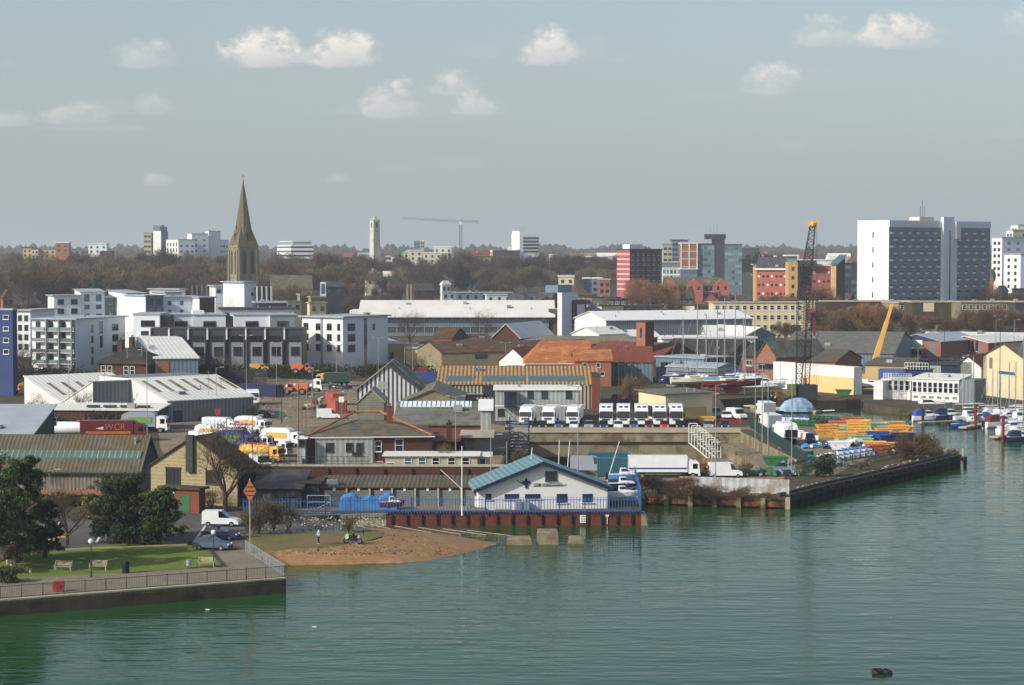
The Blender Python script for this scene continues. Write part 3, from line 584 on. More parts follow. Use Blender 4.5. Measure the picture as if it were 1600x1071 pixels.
for (xa, xb) in ((-o_, xr), (w+o_, xr)):
    za = h-o_*rg/xr; MB().add([(xa, -o_-.1, za+.24), (xr, -o_-.1, h+rg+.24), (xr, -o_-.1, h+rg-.22), (xa, -o_-.1, za-.22), (xa, -o_-.03, za+.24), (xr, -o_-.03, h+rg+.24), (xr, -o_-.03, h+rg-.22), (xa, -o_-.03, za-.22)], [(0, 1, 2, 3), (4, 7, 6, 5), (0, 4, 5, 1), (3, 2, 6, 7)]).build('bargeboard', ['navy'], b.root)
for q in ((759, 772, 768, 783, 'n'), (788, 772, 811, 780, 'n'), (820, 772, 844, 780, 'n'), (870, 772, 886, 787, 'n'), (910, 772, 926, 787, 'n'), (853, 738, 869, 750, 'd')): b.wp('F', *q)
for q in ((759, 768), (788, 811), (820, 844), (870, 886), (910, 926)): b.box('window_sill', b.sx(q[0])-.2, -.16, zb(789.2 if q[0] > 850 else 782.5, 260), b.sx(q[1])+.2, -.003, zb(788 if q[0] > 850 else 781.3, 260), 'white')
b.box('porch_box', b.sx(804), -1.1, .1, b.sx(826), -.003, zb(784.5, 260), 'render_grey')
b.text('F', '22nd   SOUTHAMPTON', b.sx(857), zb(757.5, 261), .4, 'white')
for a0, a1 in ((834, 845), (847.5, 879)): b.box('name_board', b.sx(a0), -.07, zb(760, 261), b.sx(a1), -.004, zb(755.5, 261), 'p_darkgreen')
fx, fz = b.sx(822), zb(755, 261)               # the emblem on the gable
fl = MB()
fl.add([(fx, -.12, fz+1.0), (fx+.28, -.12, fz+.35), (fx+.12, -.12, fz-.1), (fx-.12, -.12, fz-.1), (fx-.28, -.12, fz+.35)], [(0, 4, 3, 2, 1)])
for sg in (-1, 1): fl.add([(fx+sg*.14, -.12, fz-.1), (fx+sg*.24, -.12, fz+.3), (fx+sg*.5, -.12, fz+.42), (fx+sg*.72, -.12, fz+.15), (fx+sg*.6, -.12, fz-.12), (fx+sg*.45, -.12, fz+.08), (fx+sg*.32, -.12, fz-.1)], [tuple(range(7))])
fl.box(fx-.45, -.13, fz-.25, fx+.45, -.02, fz-.1).add([(fx-.14, -.12, fz-.25), (fx+.14, -.12, fz-.25), (fx+.24, -.12, fz-.6), (fx, -.12, fz-.95), (fx-.24, -.12, fz-.6)], [(0, 1, 2, 3, 4)]); fl.v = [(fx+(x-fx)*.78, y, fz+(z-fz)*.78) for x, y, z in fl.v]; fl.build('emblem', ['navy'], b.root)
MB().tube((b.sx(807), -.4, zb(751, 260)), (b.sx(817), -.1, zb(757, 260)), .05).build('bracket', ['navy'], b.root)
for y in (.35, .7): b.win('L', b.d*y, 2.2, .9, 1.1, 'o')
# brick quay wall below the hall
qw = empty('quay_wall', G(605, 803), 0, 'dark red brick quay wall with timber posts below the scout hall', 'quay wall')
ax, ay = G(605, 803)[:2]; bx, by = G(1003, 803)[:2]; MB().box(0, -.35, -3, bx-ax, .15, .12).build('wall', 'brick_quay', qw)
MB().box(-.1, -.42, .12, bx-ax+.1, .3, .28).build('coping', 'navy', qw)
MB().taper((bx-ax-.1, -.7, bx-ax+.9, 2.), (bx-ax-.1, -.5, bx-ax+.4, 2.), -3, .1).build('end_pier', 'concrete', qw)
for i in range(17): MB().box((bx-ax)*(i+.3)/17-.1, -.62, -1.2, (bx-ax)*(i+.3)/17+.1, -.36, -.05).build('post', 'timber_dark' if i % 2 else 'navy', qw)
MB().box(X(906, ay)-ax, -.55, -1.05, X(918, ay)-ax, -.46, -.1).build('notice', 'sign_white', qw)
for k in range(3): MB().box(X(908, ay)-ax, -.57, -.35-.27*k, X(916, ay)-ax, -.555, -.25-.27*k).build('lettering', 'sign_green', qw)
MB().box(X(946, ay)-ax, -.5, -.3, X(951, ay)-ax, -.45, -.05).box(X(948, ay)-ax, -.5, -1.2, X(949, ay)-ax, -.45, -.3).build('marker', 'white', qw)
qx, qy = G(470, 806)[:2]; MB().prism([(qx, qy), (ax-.1, ay-.2), (ax-.1, ay+.6), (qx, qy+.8)], -1.8, .02).build('stone_wall', 'concrete_pale'); tag(bpy.data.objects['stone_wall'], 'low pale stone wall beside the muddy slipway', 'wall')
for (p0, p1, py, zz, dp, nm, lb) in ((727, 760, 819, .35, 2.5, 'concrete_block', 'square edged concrete block at the left below the brick quay'), (772, 800, 819, .2, 2, 'concrete_block', 'worn stone block in the water below the brick quay, middle one'), (811, 850, 820, .05, 2, 'concrete_block', 'long low concrete sill in the water under the brick quay'),
        (792, 830, 852, -.6, 2.2, 'mooring_block', 'flat mossy mooring block at the tip of the beach'), (839, 872, 851, .1, 2.6, 'mooring_block', 'tall square stone mooring block standing in the water'), (888, 912, 850, -.7, 2.0, 'mooring_block', 'small pale topped mooring block right of the tall one')):
    Y = YG(py, WZ); x0, x1 = X(p0, Y, 0), X(p1, Y, 0); mb = MB(); random.seed(int(p0))
    mb.loft([[(x0-.15, Y-.1, -3), (x1+.15, Y-.1, -3), (x1+.15, Y+dp+.1, -3), (x0-.15, Y+dp+.1, -3)], [(x0-.05, Y, -1.25), (x1+.08, Y, -1.3), (x1, Y+dp, -1.3), (x0, Y+dp, -1.3)], [(x0, Y+.05, zz-.15), (x1, Y, zz-.12), (x1-.05, Y+dp, zz-.1), (x0+.1, Y+dp, zz-.12)], [(x0+.15, Y+.15, zz), (x1-.12, Y+.12, zz+.02), (x1-.2, Y+dp-.1, zz), (x0+.2, Y+dp-.1, zz)]])
    tag(mb.build(nm, ['concrete']), lb, 'block')
# yard buildings behind the brick wall
b = Bld('red brown brick office with hipped mossy slate roof and pale grey cabin front', 'office', (480, 318), (675, 320), 15, 682, 'brick_dark', name='office')
b.roof('hip', 'slate_moss', zb(656, 326)-b.h, .5); b.ro.parent = b.root
MB().tube((7.5, 7.5, b.h+3.1), (b.w-7.5, 7.5, b.h+3.1), .18).build('ridge_tiles', ['roof_orange'], b.ro)
for e in (0, b.w): MB().tube((e, -.3, b.h+.05), (7.5 if e == 0 else b.w-7.5, 7.5, b.h+3.1), .16).build('hip_tiles', ['roof_orange'], b.ro)
b.box('cabin_front', b.sx(492), -.4, 0, b.sx(582), -.003, b.h-.4, 'clad_pale'); b.box('white_trim', b.sx(492), -.5, b.h-.4, b.sx(582), .0, b.h-.05, 'white')
for a0, a1, q0, q1 in ((510, 520, 693, 704), (541, 550, 693, 704), (557, 566, 693, 704), (551, 564, 708, 710)):
    o = b.wp('F', a0, q0, a1, q1, 'd'); o.location.y = -.4
for a0, a1, q0, q1 in ((586, 595, 690, 705), (618, 629, 687, 705), (585, 597, 722, 729)): b.wp('F', a0, q0, a1, q1, 'w')
b.box('gutter', -.4, -.7, b.h-.25, b.w+.4, -.5, b.h-.1, 'frame_white'); b.box('downpipe', b.sx(583), -.15, 0, b.sx(584.3), -.003, b.h, 'frame_white'); b.chimney(b.sx(612), 6, b.h+2.3)
b = Bld('old brick workshop with wide pale grey roof and long rooflight', 'workshop', (618, 345), (752, 345), 24, 664, 'brick_red', name='workshop'); rs = zb(629, 357)-b.h; b.roof('x', 'roof_grey', rs, .4)
mb = MB(); x0, x1 = b.sx(596), b.sx(735); f0, f1 = .74, .98; z = lambda f: b.h+rs*f+.3
mb.add([(.3, 12*f0, z(f0)), (x1, 12*f0, z(f0)), (x1, 12*f1, z(f1)), (.3, 12*f1, z(f1)), (.3, 12*f0, z(f0)-.3), (x1, 12*f0, z(f0)-.3), (x1, 12*f1, z(f1)-.3), (.3, 12*f1, z(f1)-.3)], [(0, 1, 2, 3), (4, 5, 1, 0), (5, 6, 2, 1)]); mb.build('rooflight', ['clad_light'], b.ro)
for i in range(15): x = .3+(x1-.3)*(i+.5)/15; MB().add([(x-.06, 12*f0-.05, z(f0)+.03), (x+.06, 12*f0-.05, z(f0)+.03), (x+.06, 12*f1, z(f1)+.03), (x-.06, 12*f1, z(f1)+.03)], [(0, 1, 2, 3)]).build('glazing_bar', ['metal_dark'], b.ro)
b.wp('F', 730, 672, 742, 684, 'd'); b.wp('F', 672, 676, 684, 698, 'd')
b = Bld('lower brick wing with sloping roof in front of the workshop', 'workshop wing', (675, 326), (722, 326), 14, 690, 'brick_red', ('monox', 'roof_dark', -1.8), name='workshop_wing')
b.chimney(b.sx(701), 2, b.h, .8, 2.6, 'brick_brown')
b = Bld('open fronted brick bay with flat roof beside the dock', 'bay', (722, 330), (768, 330), 10, 684, 'brick_brown', ('flat', 'concrete_pale', .35), name='open_bay'); b.wp('F', 726, 688, 765, 712, 'd')
b = Bld('brown pyramid roofed store behind the workshop', 'store', (630, 400), (722, 400), 26, 628, 'brick_brown', name='store'); b.roof('y', 'roof_grey', zb(607, 405)-b.h, .4, 'concrete')
b = Bld('narrow white stair tower with white roof beside the workshop', 'stair tower', (751, 343), (767, 343), 4, 642, 'clad_pale', name='stair_tower'); b.roof('mono', 'white', 1.4); 
b = Bld('low grey store with sloping roof left of the workshop', 'store', (560, 372), (600, 372), ('L', 566), 628, 'block_grey', name='store'); b.roof('y', 'concrete_pale', 2.1, .2)
b = Bld('low olive grey portacabin with six white framed windows on the wall', 'portacabin', (602, 296), (746, 296), 5, 713, 'concrete_pale', ('flat', 'roof_pale', .2), name='portacabin')
for i, a in enumerate((637.5, 659.5, 681, 705.5, 728, 749)):
    if a < 745: b.wp('F', a-5, 716, a+4.5, 727, 'b' if i in (0, 1, 5) else 'w')
b.win('F', b.sx(610), 1.2, 1., 2.1, 'w', 'door')
b = Bld('short olive grey portacabin beside the flagpole', 'portacabin', (747, 297), (765, 297), 5, 714, 'concrete_pale', ('flat', 'roof_pale', .2), name='portacabin'); b.wp('F', 750, 717, 758, 727, 'b')
b = Bld('white stair cabin standing beside the brick office', 'stair cabin', (465, 316), (477, 316), 3, 686, 'clad_pale', ('flat', 'white', .2), name='stair_cabin'); b.wp('F', 467, 689, 475, 697, 'd'); b.box('steps', .3, -1.5, 0, b.w-.3, -.01, 1.0, 'metal')
# striped gable shed and striped warehouse
b = Bld('corrugated shed with white striped gable and patched brown roof', 'shed', (558, 412), (652, 412), ('L', 538), 609, 'stripe_pale', wside='stripe_side', name='shed')
b.roof('y', 'patch_roof', zb(571, 414)-b.h, .4, 'stripe_pale'); b.box('white_board', b.sx(590), -.15, b.h, b.sx(606), -.004, b.h+1.6, 'clad_pale')
b = Bld('long warehouse with orange and brown striped corrugated roof', 'warehouse', (684, 428), (935, 428), 26, 601, 'stripe_wall', name='warehouse'); rs = zb(573, 441)-b.h; b.roof('x', 'stripe_roof', rs, .3, 'concrete')
for a0, a1 in ((695, 738), (752, 820), (826, 915)):
    x0, x1 = b.sx(a0), b.sx(a1); f0, f1 = .12, .42; z = lambda f: b.h+rs*f+.22
    MB().add([(x0, 13*f0, z(f0)), (x1, 13*f0, z(f0)), (x1, 13*f1, z(f1)), (x0, 13*f1, z(f1)), (x0, 13*f0, z(f0)-.2), (x1, 13*f0, z(f0)-.2)], [(0, 1, 2, 3), (4, 5, 1, 0)]).build('rooflight', ['green_glaze'], b.ro)
b.box('door_canopy', b.sx(698), -.6, 3.0, b.sx(755), -.003, 3.2, 'clad_pale'); b.wp('F', 722, 613, 742, 628, 'r'); b.wp('F', 705, 613, 720, 628, 'S')
b.box('dark_panel', b.sx(756), -.06, 2.4, b.sx(772), -.003, b.h-.3, 'metal_dark')
b = Bld('narrow dark brick tower end of the striped warehouse', 'brick tower', (925, 425), (938, 425), 8, 590, 'brick_red', ('parapet', 'concrete_dark', .6), name='brick_tower')
b = Bld('two storey grey portable office block with blue stairs', 'office block', (774, 398), (905, 398), 9, 610, 'clad_pale', ('flat', 'white', .45), name='cabin_office')
for a in (829, 851, 889): b.wp('F', a-4, 611.5, a+4, 622, 'd')
for a in (783, 829, 851, 889): b.win('F', b.sx(a), 1.6, 1.1, 1.2, 'd')
b.box('storey_band', -.1, -.1, 2.7, b.w+.1, -.003, 2.95, 'white')
st = MB().box(b.sx(788), -2.2, 2.6, b.sx(807), -.01, 2.8).box(b.sx(788), -2.2, 2.8, b.sx(788)+.1, -.01, b.h-.3).box(b.sx(807)-.1, -2.2, 2.8, b.sx(807), -.01, b.h-.3).box(b.sx(788), -2.2, b.h-.3, b.sx(807), -.01, b.h-.1).box(b.sx(788), -2.2, 2.8, b.sx(794), -2.1, b.h-.3)
for k in range(8): st.box(b.sx(789)+k*.3, -3.2, 2.6-.32*(k+1), b.sx(789)+(k+1)*.3+.1, -2.2, 2.66-.32*(k+1))
st.build('staircase', ['navy'], b.root)
b = Bld('long flat roofed pale cream pavilion near the boats', 'pavilion', (1040, 398), (1113, 403), ('L', 998), 617, 'render_cream', name='pavilion'); b.roof('mono', 'roof_grey', .3, .7)
for i in range(7): b.win('L', b.d*(.1+.13*i), 1.6, 1.0, 1.7, 'd')
for a in (1033, 1044, 1054): b.win('F', max(1, b.sx(a+12)), 1.6, 1., 1.3, 'd')
b.box('wall_panel', b.sx(1062), -.1, 0, b.sx(1104), -.003, 2.4, 'render_tan'); b.box('canopy', b.w, 1, b.h-.4, b.w+2.2, 5, b.h-.2, 'white')
b = Bld('pale blue grey corrugated boat shed with canted left wall', 'boat shed', (1041, 500), (1118, 492), ('L', 1003), 573, 'clad_grey', wside='clad_pale', name='boat_shed'); b.roof('x', 'roof_membrane', .9, .3)
# white and yellow stacked cabins by the crane
b = Bld('tall white clad store above a yellow lower storey beside the dockside crane', 'store', (1208, 494), (1334, 470), ('R', 1347), 567, 'white_clad', wside='clad_light', name='store'); b.roof('flat', 'white', .25, .1)
b.box('lower_storey', b.sx(1254), -.15, 0, b.w+.1, -.003, zb(590, 472), 'amber_soft'); b.box('lower_door', b.sx(1256), -.25, 0, b.sx(1262), -.16, 3, 'brick_orange')
# white shed with three roof valleys; shade of the fronts put in as grey
A2 = (262, 393); B2 = (396, 405)
b = Bld('large white metal clad unit with brown rooflights, nearer right part', 'industrial unit', A2, B2, 10, 628, 'clad_grey', wside='white_clad_side', name='industrial_unit')
hd = abs(b.sy(205)); rs = zb(592, b.A.y+b.n.y*hd)-b.h; b.d = hd; bpy.data.objects.remove(b.wallo); b.wall('clad_grey', 'white_clad_side'); b.roof('mono', 'roof_white', rs, .3, 'white_clad_side')
def lights(b, n, f0, f1, r0, rise, a0=.05, a1=.95):
    for i in range(n):
        x = b.w*(a0+(a1-a0)*i/(n-1)); z = lambda f: b.h+rise*f+.21; y = lambda f: b.d*f
        MB().add([(x, y(f0), z(f0)), (x+.9, y(f0), z(f0)), (x+.9, y(f1), z(f1)), (x, y(f1), z(f1)), (x, y(f0), z(f0)-.2), (x+.9, y(f0), z(f0)-.2)], [(0, 1, 2, 3), (4, 5, 1, 0)]).build('rooflight', ['concrete'], b.ro)
lights(b, 7, .35, .85, 0, rs)
b.wp('F', 300, 640, 335, 660, 'r'); b.wp('F', 270, 642, 285, 660, 'n')
u_ = b.u; n2 = b.n; far = b.A+n2*hd; fr = lambda P, ln: ((CX+P.x/P.y*F, P.y), (CX+(P+u_*ln).x/(P+u_*ln).y*F, (P+u_*ln).y))
Pb = far; b2 = Bld('white back slope of the nearer metal clad unit', 'industrial unit', *fr(Pb, b.w), 12, (b.h+rs), 'clad_grey', wside='white_clad_side', name='industrial_unit'); b2.roof('mono', 'roof_white', -rs, .1, 'white_clad_side'); b2.root['label'] = 'rear white sloped half of the metal clad unit beyond its ridge'
Pq = far-u_*((far.x-X(155, far.y, 5))/u_.x); ln = (far-Pq).length+b.w*.6
b3 = Bld('white metal clad unit with falling roof and tall return wall painted in shade grey', 'industrial unit', *fr(Pq, ln), 10, 597, 'clad_grey', wside='white_clad_side', name='industrial_unit'); hd3 = abs(b3.sy(97)); b3.d = hd3; h0 = b3.h
Pv = b3.A+b3.n*hd3; hv = Zt(630, Pv.y); bpy.data.objects.remove(b3.wallo); b3.h = hv; b3.wall('clad_grey', 'white_clad_side'); b3.h = h0
MB().add([(0, 0, hv), (0, hd3, hv), (0, 0, h0), (.3, 0, hv), (.3, hd3, hv), (.3, 0, h0)], [(0, 2, 1), (3, 4, 5), (1, 2, 5, 4)]).build('gable', ['white_clad_side'], b3.root); MB().box(.3, 0, hv, b3.w, .3, h0).build('return_wall', ['clad_grey'], b3.root)
b3.roof('mono', 'roof_white', hv-h0, .2); lights(b3, 5, .2, .8, 0, hv-h0, .05, .6)
b4 = Bld('white metal clad unit with rising roof at the far left of the group', 'industrial unit', *fr(Pv, ln), 10, hv, 'clad_grey', wside='white_clad_side', name='industrial_unit'); hd4 = abs(b4.sy(38)); bpy.data.objects.remove(b4.wallo); b4.d = hd4; b4.wall('clad_grey', 'white_clad_side'); r4 = Zt(587, Pv.y+hd4)-hv; b4.roof('mono', 'roof_white', r4, .2, 'white_clad_side'); lights(b4, 4, .2, .7, 0, r4, .12, .6)
b = Bld('long low dark timber shed with pale flat roof in front of the white units', 'shed', (70, 378), (246, 376), 8, 641, 'clad_brown', ('mono', 'roof_pale', .6), name='shed')
for i in range(4): MB().box(b.w*(.35+.15*i), 1.5, b.h+.45, b.w*(.35+.15*i)+2.2, 2.6, b.h+.8).build('skylight', ['metal_dark'], b.ro)
b = Bld('barn with pale blue grey roof at the left edge', 'barn', (-60, 322), (50, 322), 16, 680, 'clad_dark', name='barn'); b.roof('mono', 'roof_membrane', 3.4, .4, 'clad_dark')
b = Bld('dark weatherboarded gable beside the grey roofed barn', 'barn', (52, 335), (82, 338), 12, 662, 'clad_dark', name='barn'); b.wp('F', 79.5, 653, 87, 665, 'w'); b.roof('y', 'slate', 2, .3)
# club house on the far jetty
b = Bld('white boat club building with tall windows on a timber jetty', 'club house', (1425, 452), (1498, 446), 7, 592, 'white', name='club_house'); b.roof('mono', 'roof_pale', .8, .3)
for i in range(9): b.win('F', b.w*(i+.5)/9, 3.0, .75, 2.1, 'w')
for i in range(6): b.win('F', b.w*(i+.5)/6, .9, 1.0, .5, 'S')
b.box('gable_end', b.w-.02, .2, 0, b.w+3.4, 6.5, b.h+.2, 'clad_grey'); b.win('F', b.w-.6, 3, .3, .3, 'd')
b = Bld('white boat club building with roof terrace and railings', 'club house', (1380, 458), (1424, 454), 8, 594, 'white', ('flat', 'roof_pale', .3), name='club_house')
for i in range(5): b.win('F', b.w*(i+.5)/5+1, 3.1, .75, 2.2, 'w')
for i in range(12): x = b.w*i/11; MB().tube((x, 0, b.h+.3), (x, 0, b.h+1.5), .06).build('baluster', 'white', b.root)
for z in (.7, 1.1, 1.5): MB().tube((0, 0, b.h+z), (b.w, 0, b.h+z), .05).build('rail', 'white', b.root)
b = Bld('white shipping container used as a store beside the club building', 'container', (1365, 456), (1379, 455), 5, 596, 'white_clad', ('flat', 'white', .1, .05), name='container')
b = Bld('blue parapet barge cabin with white rails behind the club building', 'cabin', (1413, 476), (1450, 474), 6, 578, 'p_navy', ('flat', 'metal_dark', .1), name='cabin')
for i in range(9): MB().tube((b.w*i/8, 0, b.h), (b.w*i/8, 0, b.h+1.6), .06).build('post', 'white', b.root)
for z in (.8, 1.6): MB().tube((0, 0, b.h+z), (b.w, 0, b.h+z), .06).build('rail', 'white', b.root)
b = Bld('dark blue painted store with pale end beside the blue cabin', 'store', (1452, 482), (1495, 480), 7, 570, 'navy', ('flat', 'clad_dark', .3), name='store'); b.box('pale_end', .1, -.1, 0, 2.6, -.003, b.h-.1, 'clad_pale')
b = Bld('small white gabled boathouse with red roof edge', 'boathouse', (1490, 500), (1533, 497), 14, 573, 'white', name='boathouse'); b.roof('y', 'roof_red', zb(557, 498)-b.h, .5, 'white'); b.wp('F', 1500, 566, 1518, 590, 'S')
b = Bld('big cream gabled boat shed at the right edge', 'boat shed', (1536, 470), (1602, 452), 22, 556, 'render_cream', name='boat_shed'); b.roof('y', 'asbestos', zb(538, 460)-b.h, .4, 'render_cream'); b.wp('F', 1546, 559, 1551, 576, 'S')
b.box('blue_banner', b.sx(1562), -.2, zb(584, 462), b.sx(1586), -.01, zb(580, 462), 'p_blue')
b = Bld('tan workshop with blue doors beside the yellow mobile crane', 'workshop', (1352, 492), (1418, 488), 12, 571, 'render_tan', name='workshop'); b.roof('mono', 'asbestos', 1.2, .4); b.wp('F', 1374, 575, 1416, 592, 'r'); b.box('blue_front', b.sx(1373), -.18, .2, b.w, -.12, b.h-.8, 'blue_door')
b = Bld('low dark pitched roof shed behind the white store', 'shed', (1200, 520), (1305, 512), 20, 563, 'brick_orange', name='shed'); b.roof('x', 'asbestos', 2.4, .4)
b = Bld('long blue grey warehouse with weathered pale roof behind the crane', 'warehouse', (1216, 552), (1396, 545), ('R', 1425), 551, 'clad_blue', name='warehouse'); b.roof('x', 'roof_grey', 3.8, .4)
for i in range(5): b.win('F', b.w*(.55+.08*i), 2, 1.4, 1.2, 'd')
b = Bld('brick unit with grey door and white sign board under a blue gable', 'brick unit', (1395, 640), (1470, 630), 26, 532, 'brick_orange', name='brick_unit'); b.roof('y', 'roof_membrane', zb(523, 635)-b.h, .5, 'p_navy'); b.box('sign_board', b.sx(1416), -.3, b.h-2.2, b.sx(1442), -.01, b.h+.3, 'white')
b.wp('F', 1451, 538, 1463, 558, 'r')
for i in range(5): b.win('F', b.sx(1414+6*i), b.h-3.6, .7, 1.3, 'W'); b.win('F', b.sx(1416+6*i), b.h-6, .8, 1.6, 'd')
b = Bld('brick unit with peeling red and white painted front', 'brick unit', (1471, 650), (1544, 640), 26, 534, 'brick_orange', name='brick_unit'); b.roof('y', 'roof_pale', 1.8, .5)
for i in range(7): b.win('F', b.w*(.22+.09*i), 3.2, .8, 3.2, 'd' if i % 2 else 'W')
b.wp('F', 1528, 542, 1536, 556, 'r')
b = Bld('wide low building with sand coloured weathered roof at the right', 'warehouse', (1380, 720), (1620, 700), 40, 522, 'concrete_pale', name='warehouse'); b.roof('x', 'roof_grey', 2.6, .4)
b = Bld('white roofed warehouse behind the brick units', 'warehouse', (1440, 680), (1640, 665), 20, 530, 'white_clad', name='warehouse'); b.roof('x', 'roof_pale', 2.0, .4)
b = Bld('row of low brick units with white sign strips', 'brick unit', (1256, 700), (1390, 690), 20, 528, 'brick_orange', name='brick_unit'); b.roof('mono', 'roof_grey', 1.2, .4)
for i in range(12): b.win('F', b.w*(.06+.08*i), 1.8, 1.2, 2.6, 'W')
# orange roofed brick buildings
b = Bld('orange brick building with large lichen gold hipped roof', 'brick building', (821, 515), (900, 515), 26, 568, 'brick_orange', name='brick_building'); rs = zb(533, 524)-b.h
mb = MB(); w, d, h = b.w, b.d, b.h
mb.add([(-.5, -.5, h), (w+4, -.5, h), (w+4, 12, h+rs), (4, 12, h+rs), (-.5, 26, h), (w+4, 26, h)], [(0, 1, 2, 3), (0, 3, 4), (3, 2, 5, 4)]).add([(w+4, -.5, h), (w+4, 26, h), (w+4, 12, h+rs)], [(0, 1, 2)]); b.ro = mb.build('roof', ['roof_orange'], b.root)
for a0 in (828, 843, 860, 876): b.wp('F', a0, 573, a0+7, 580, 'w')
b.box('porch', b.sx(886), -1.5, 0, b.sx(895), -.01, b.h-.5, 'concrete_pale'); b.box('gutter', -.6, -.8, h-.2, w+.2, -.55, h-.02, 'frame_white')
b = Bld('brick building with orange sawtooth roofs next to the gold roof', 'brick building', (898, 500), (955, 500), 18, 564, 'brick_orange', name='brick_building')
b.roof('x', 'roof_orange', zb(547, 508)-b.h, .4)
for a0 in (911, 932): b.wp('F', a0, 568, a0+6, 574, 'w')
for a0 in (925, 938): b.wp('F', a0, 582, a0+6, 587, 'w')
for i in range(4):
    c_ = Bld('orange tiled saw tooth roof bay, number from left', 'roof bay', (952+i*17, 520-i*3), (969+i*17, 520-i*3), 14, 566, 'clad_blue', ('x', 'roof_red', 3.4, .3), name='roof_bay')
    c_.root['label'] = ('first', 'second', 'third', 'fourth')[i]+' orange tiled roof bay from the left beside the brick building'; c_.root['category'] = 'workshop'; c_.root['group'] = 'orange tiled roof bays'
b = Bld('long dark brown tiled roof building behind the orange roofs', 'warehouse', (905, 560), (1025, 550), 30, 560, 'brick_dark', name='warehouse'); b.roof('x', 'roof_red', zb(535, 570)-b.h, .4)
b = Bld('dark red brick tower with narrow window', 'brick tower', (994, 560), (1008, 556), ('R', 1022), 504, 'brick_orange', wside='brick_dark', name='brick_tower'); b.win('F', b.w*.55, b.h-2.6, .7, 2.4, 'd'); b.roof('parapet', 'concrete_dark', .3)
b = Bld('long low warehouse with dark brown roof and brick front by the masts', 'warehouse', (1022, 600), (1135, 590), 30, 556, 'brick_brown', name='warehouse'); b.roof('x', 'roof_dark', zb(530, 612)-b.h, .3)
b = Bld('blue grey framed low workshop with a strip of windows', 'workshop', (1025, 530), (1100, 520), 12, 558, 'clad_blue', name='workshop'); b.roof('flat', 'roof_membrane', .3)
for i in range(9): b.win('F', b.w*(.15+.085*i), b.h-2, 1.1, 1.4, 'd')
b = Bld('two storey red brick house with dark hipped roof behind the yachts', 'house', (1158, 525), (1183, 523), ('L', 1132), 556, 'brick_red', name='house'); b.roof('hip', 'roof_dark', 3.4, .5)
for z in (1.6, 4.3): b.win('F', b.w*.5, z, 1.5, 1.3, 'w'); b.win('L', b.d*.4, z, 1.5, 1.3, 'w')
b = Bld('brick gabled workshop with white verge beside the house', 'workshop', (1183, 512), (1212, 508), 20, 556, 'brick_orange', name='workshop'); b.roof('y', 'roof_grey', 3.4, .4, 'brick_orange'); b.wp('F', 1186, 569, 1210, 576, 'd')
# yellow clad units
b = Bld('yellow clad industrial unit with pale flat roof, left one', 'industrial unit', (457, 585), (556, 600), ('L', 421), 545, 'render_tan', name='industrial_unit'); b.root['label'] = 'yellow clad industrial unit with pale grey roof in the middle distance'
b.roof('x', 'roof_membrane', 1.3, .2)
b.wp('F', 487, 553, 515, 560, 'd'); b.wp('L', 431, 552, 442, 558, 'd'); b.wp('L', 424, 550, 428, 556, 'd')
b = Bld('tan clad industrial unit right of the yellow one', 'industrial unit', (557, 596), (632, 604), 20, 540, 'render_tan', ('x', 'roof_membrane', 1.2, .2), name='industrial_unit')
for a0, a1 in ((540, 568), (578, 598), (608, 614)): b.win('F', b.w*(a0-535)/100, 2.4, (a1-a0)*.15, 1.5, 'd')
b = Bld('long olive tan clad unit with low gable behind the striped warehouse', 'industrial unit', (690, 560), (935, 575), 22, 552, 'stone', name='industrial_unit'); b.roof('x', 'roof_brown', 2.4, .2); b.wp('F', 742, 554, 762, 561, 'B')
b = Bld('pale yellow rendered unit half hidden by trees', 'industrial unit', (634, 590), (689, 588), 18, 545, 'render_tan', ('flat', 'roof_membrane', .4), name='industrial_unit')
b = Bld('large pale roofed hall with dark brick gable', 'hall', (770, 625), (812, 622), ('L', 712), 527, 'brick_dark', name='hall'); b.roof('y', 'roof_pale', zb(506, 628)-b.h, .5, 'brick_dark')
b = Bld('small brown roofed brick building left of the pale roofed hall', 'building', (676, 600), (706, 598), 12, 528, 'brick_red', name='building'); b.roof('x', 'roof_brown', 2.6, .3)
b = Bld('orange brick wall building below the pale roofed hall', 'building', (706, 598), (770, 600), 12, 534, 'brick_brown', name='building'); b.roof('mono', 'roof_brown', 1.5, .3)
b = Bld('white tent like roof building left of the gold roof', 'building', (780, 560), (822, 556), 14, 563, 'white', name='building'); b.roof('y', 'roof_red', 3.2, .4, 'white')
b = Bld('row of garages with mossy flat roofs behind the gold roof', 'garages', (805, 600), (990, 590), 30, 536, 'brick_brown', name='garages'); b.roof('mono', 'concrete', .8, .3)
# house with dark hipped roof, white roofed brick building
b = Bld('old house with dark hipped roof, tall chimneys and white windows', 'house', (152, 470), (230, 466), ('L', 112), 567, 'brick_dark', name='house'); b.roof('hip', 'roof_dark', zb(540, 480)-b.h, .7)
b.chimney(b.w*.35, 8, b.h+4, 1., 1.3, 'brick_brown'); b.chimney(1, 9, b.h+3, 1.2, 1.6, 'brick_brown')
for a in (161.5, 171.5, 197, 207): b.win('F', b.sx(a), b.h-1.6, 1.0, 1.8, 'w')
for a in (.3, .7): b.win('L', b.d*a, b.h-1.6, 1.1, 1.8, 'w')
b = Bld('low building with broad white sheet roof beside the old house', 'building', (243, 468), (310, 470), ('L', 208), 561, 'clad_blue', wside='clad_dark', name='building'); b.roof('x', 'roof_white', zb(543, 484)-b.h, .4)
b.box('brick_panel', b.sx(246), -.1, 0, b.sx(264), -.003, b.h-.4, 'brick_orange')
b = Bld('tall deep blue rendered block at the left edge', 'apartment block', (-30, 470), (21, 466), ('R', 25), 484, 'blue_wall', ('parapet', 'roof_membrane', .3), name='apartment_block')
for z_ in (496, 514, 532, 550): b.wp('F', 6, z_-3, 14, z_+3, 'w')
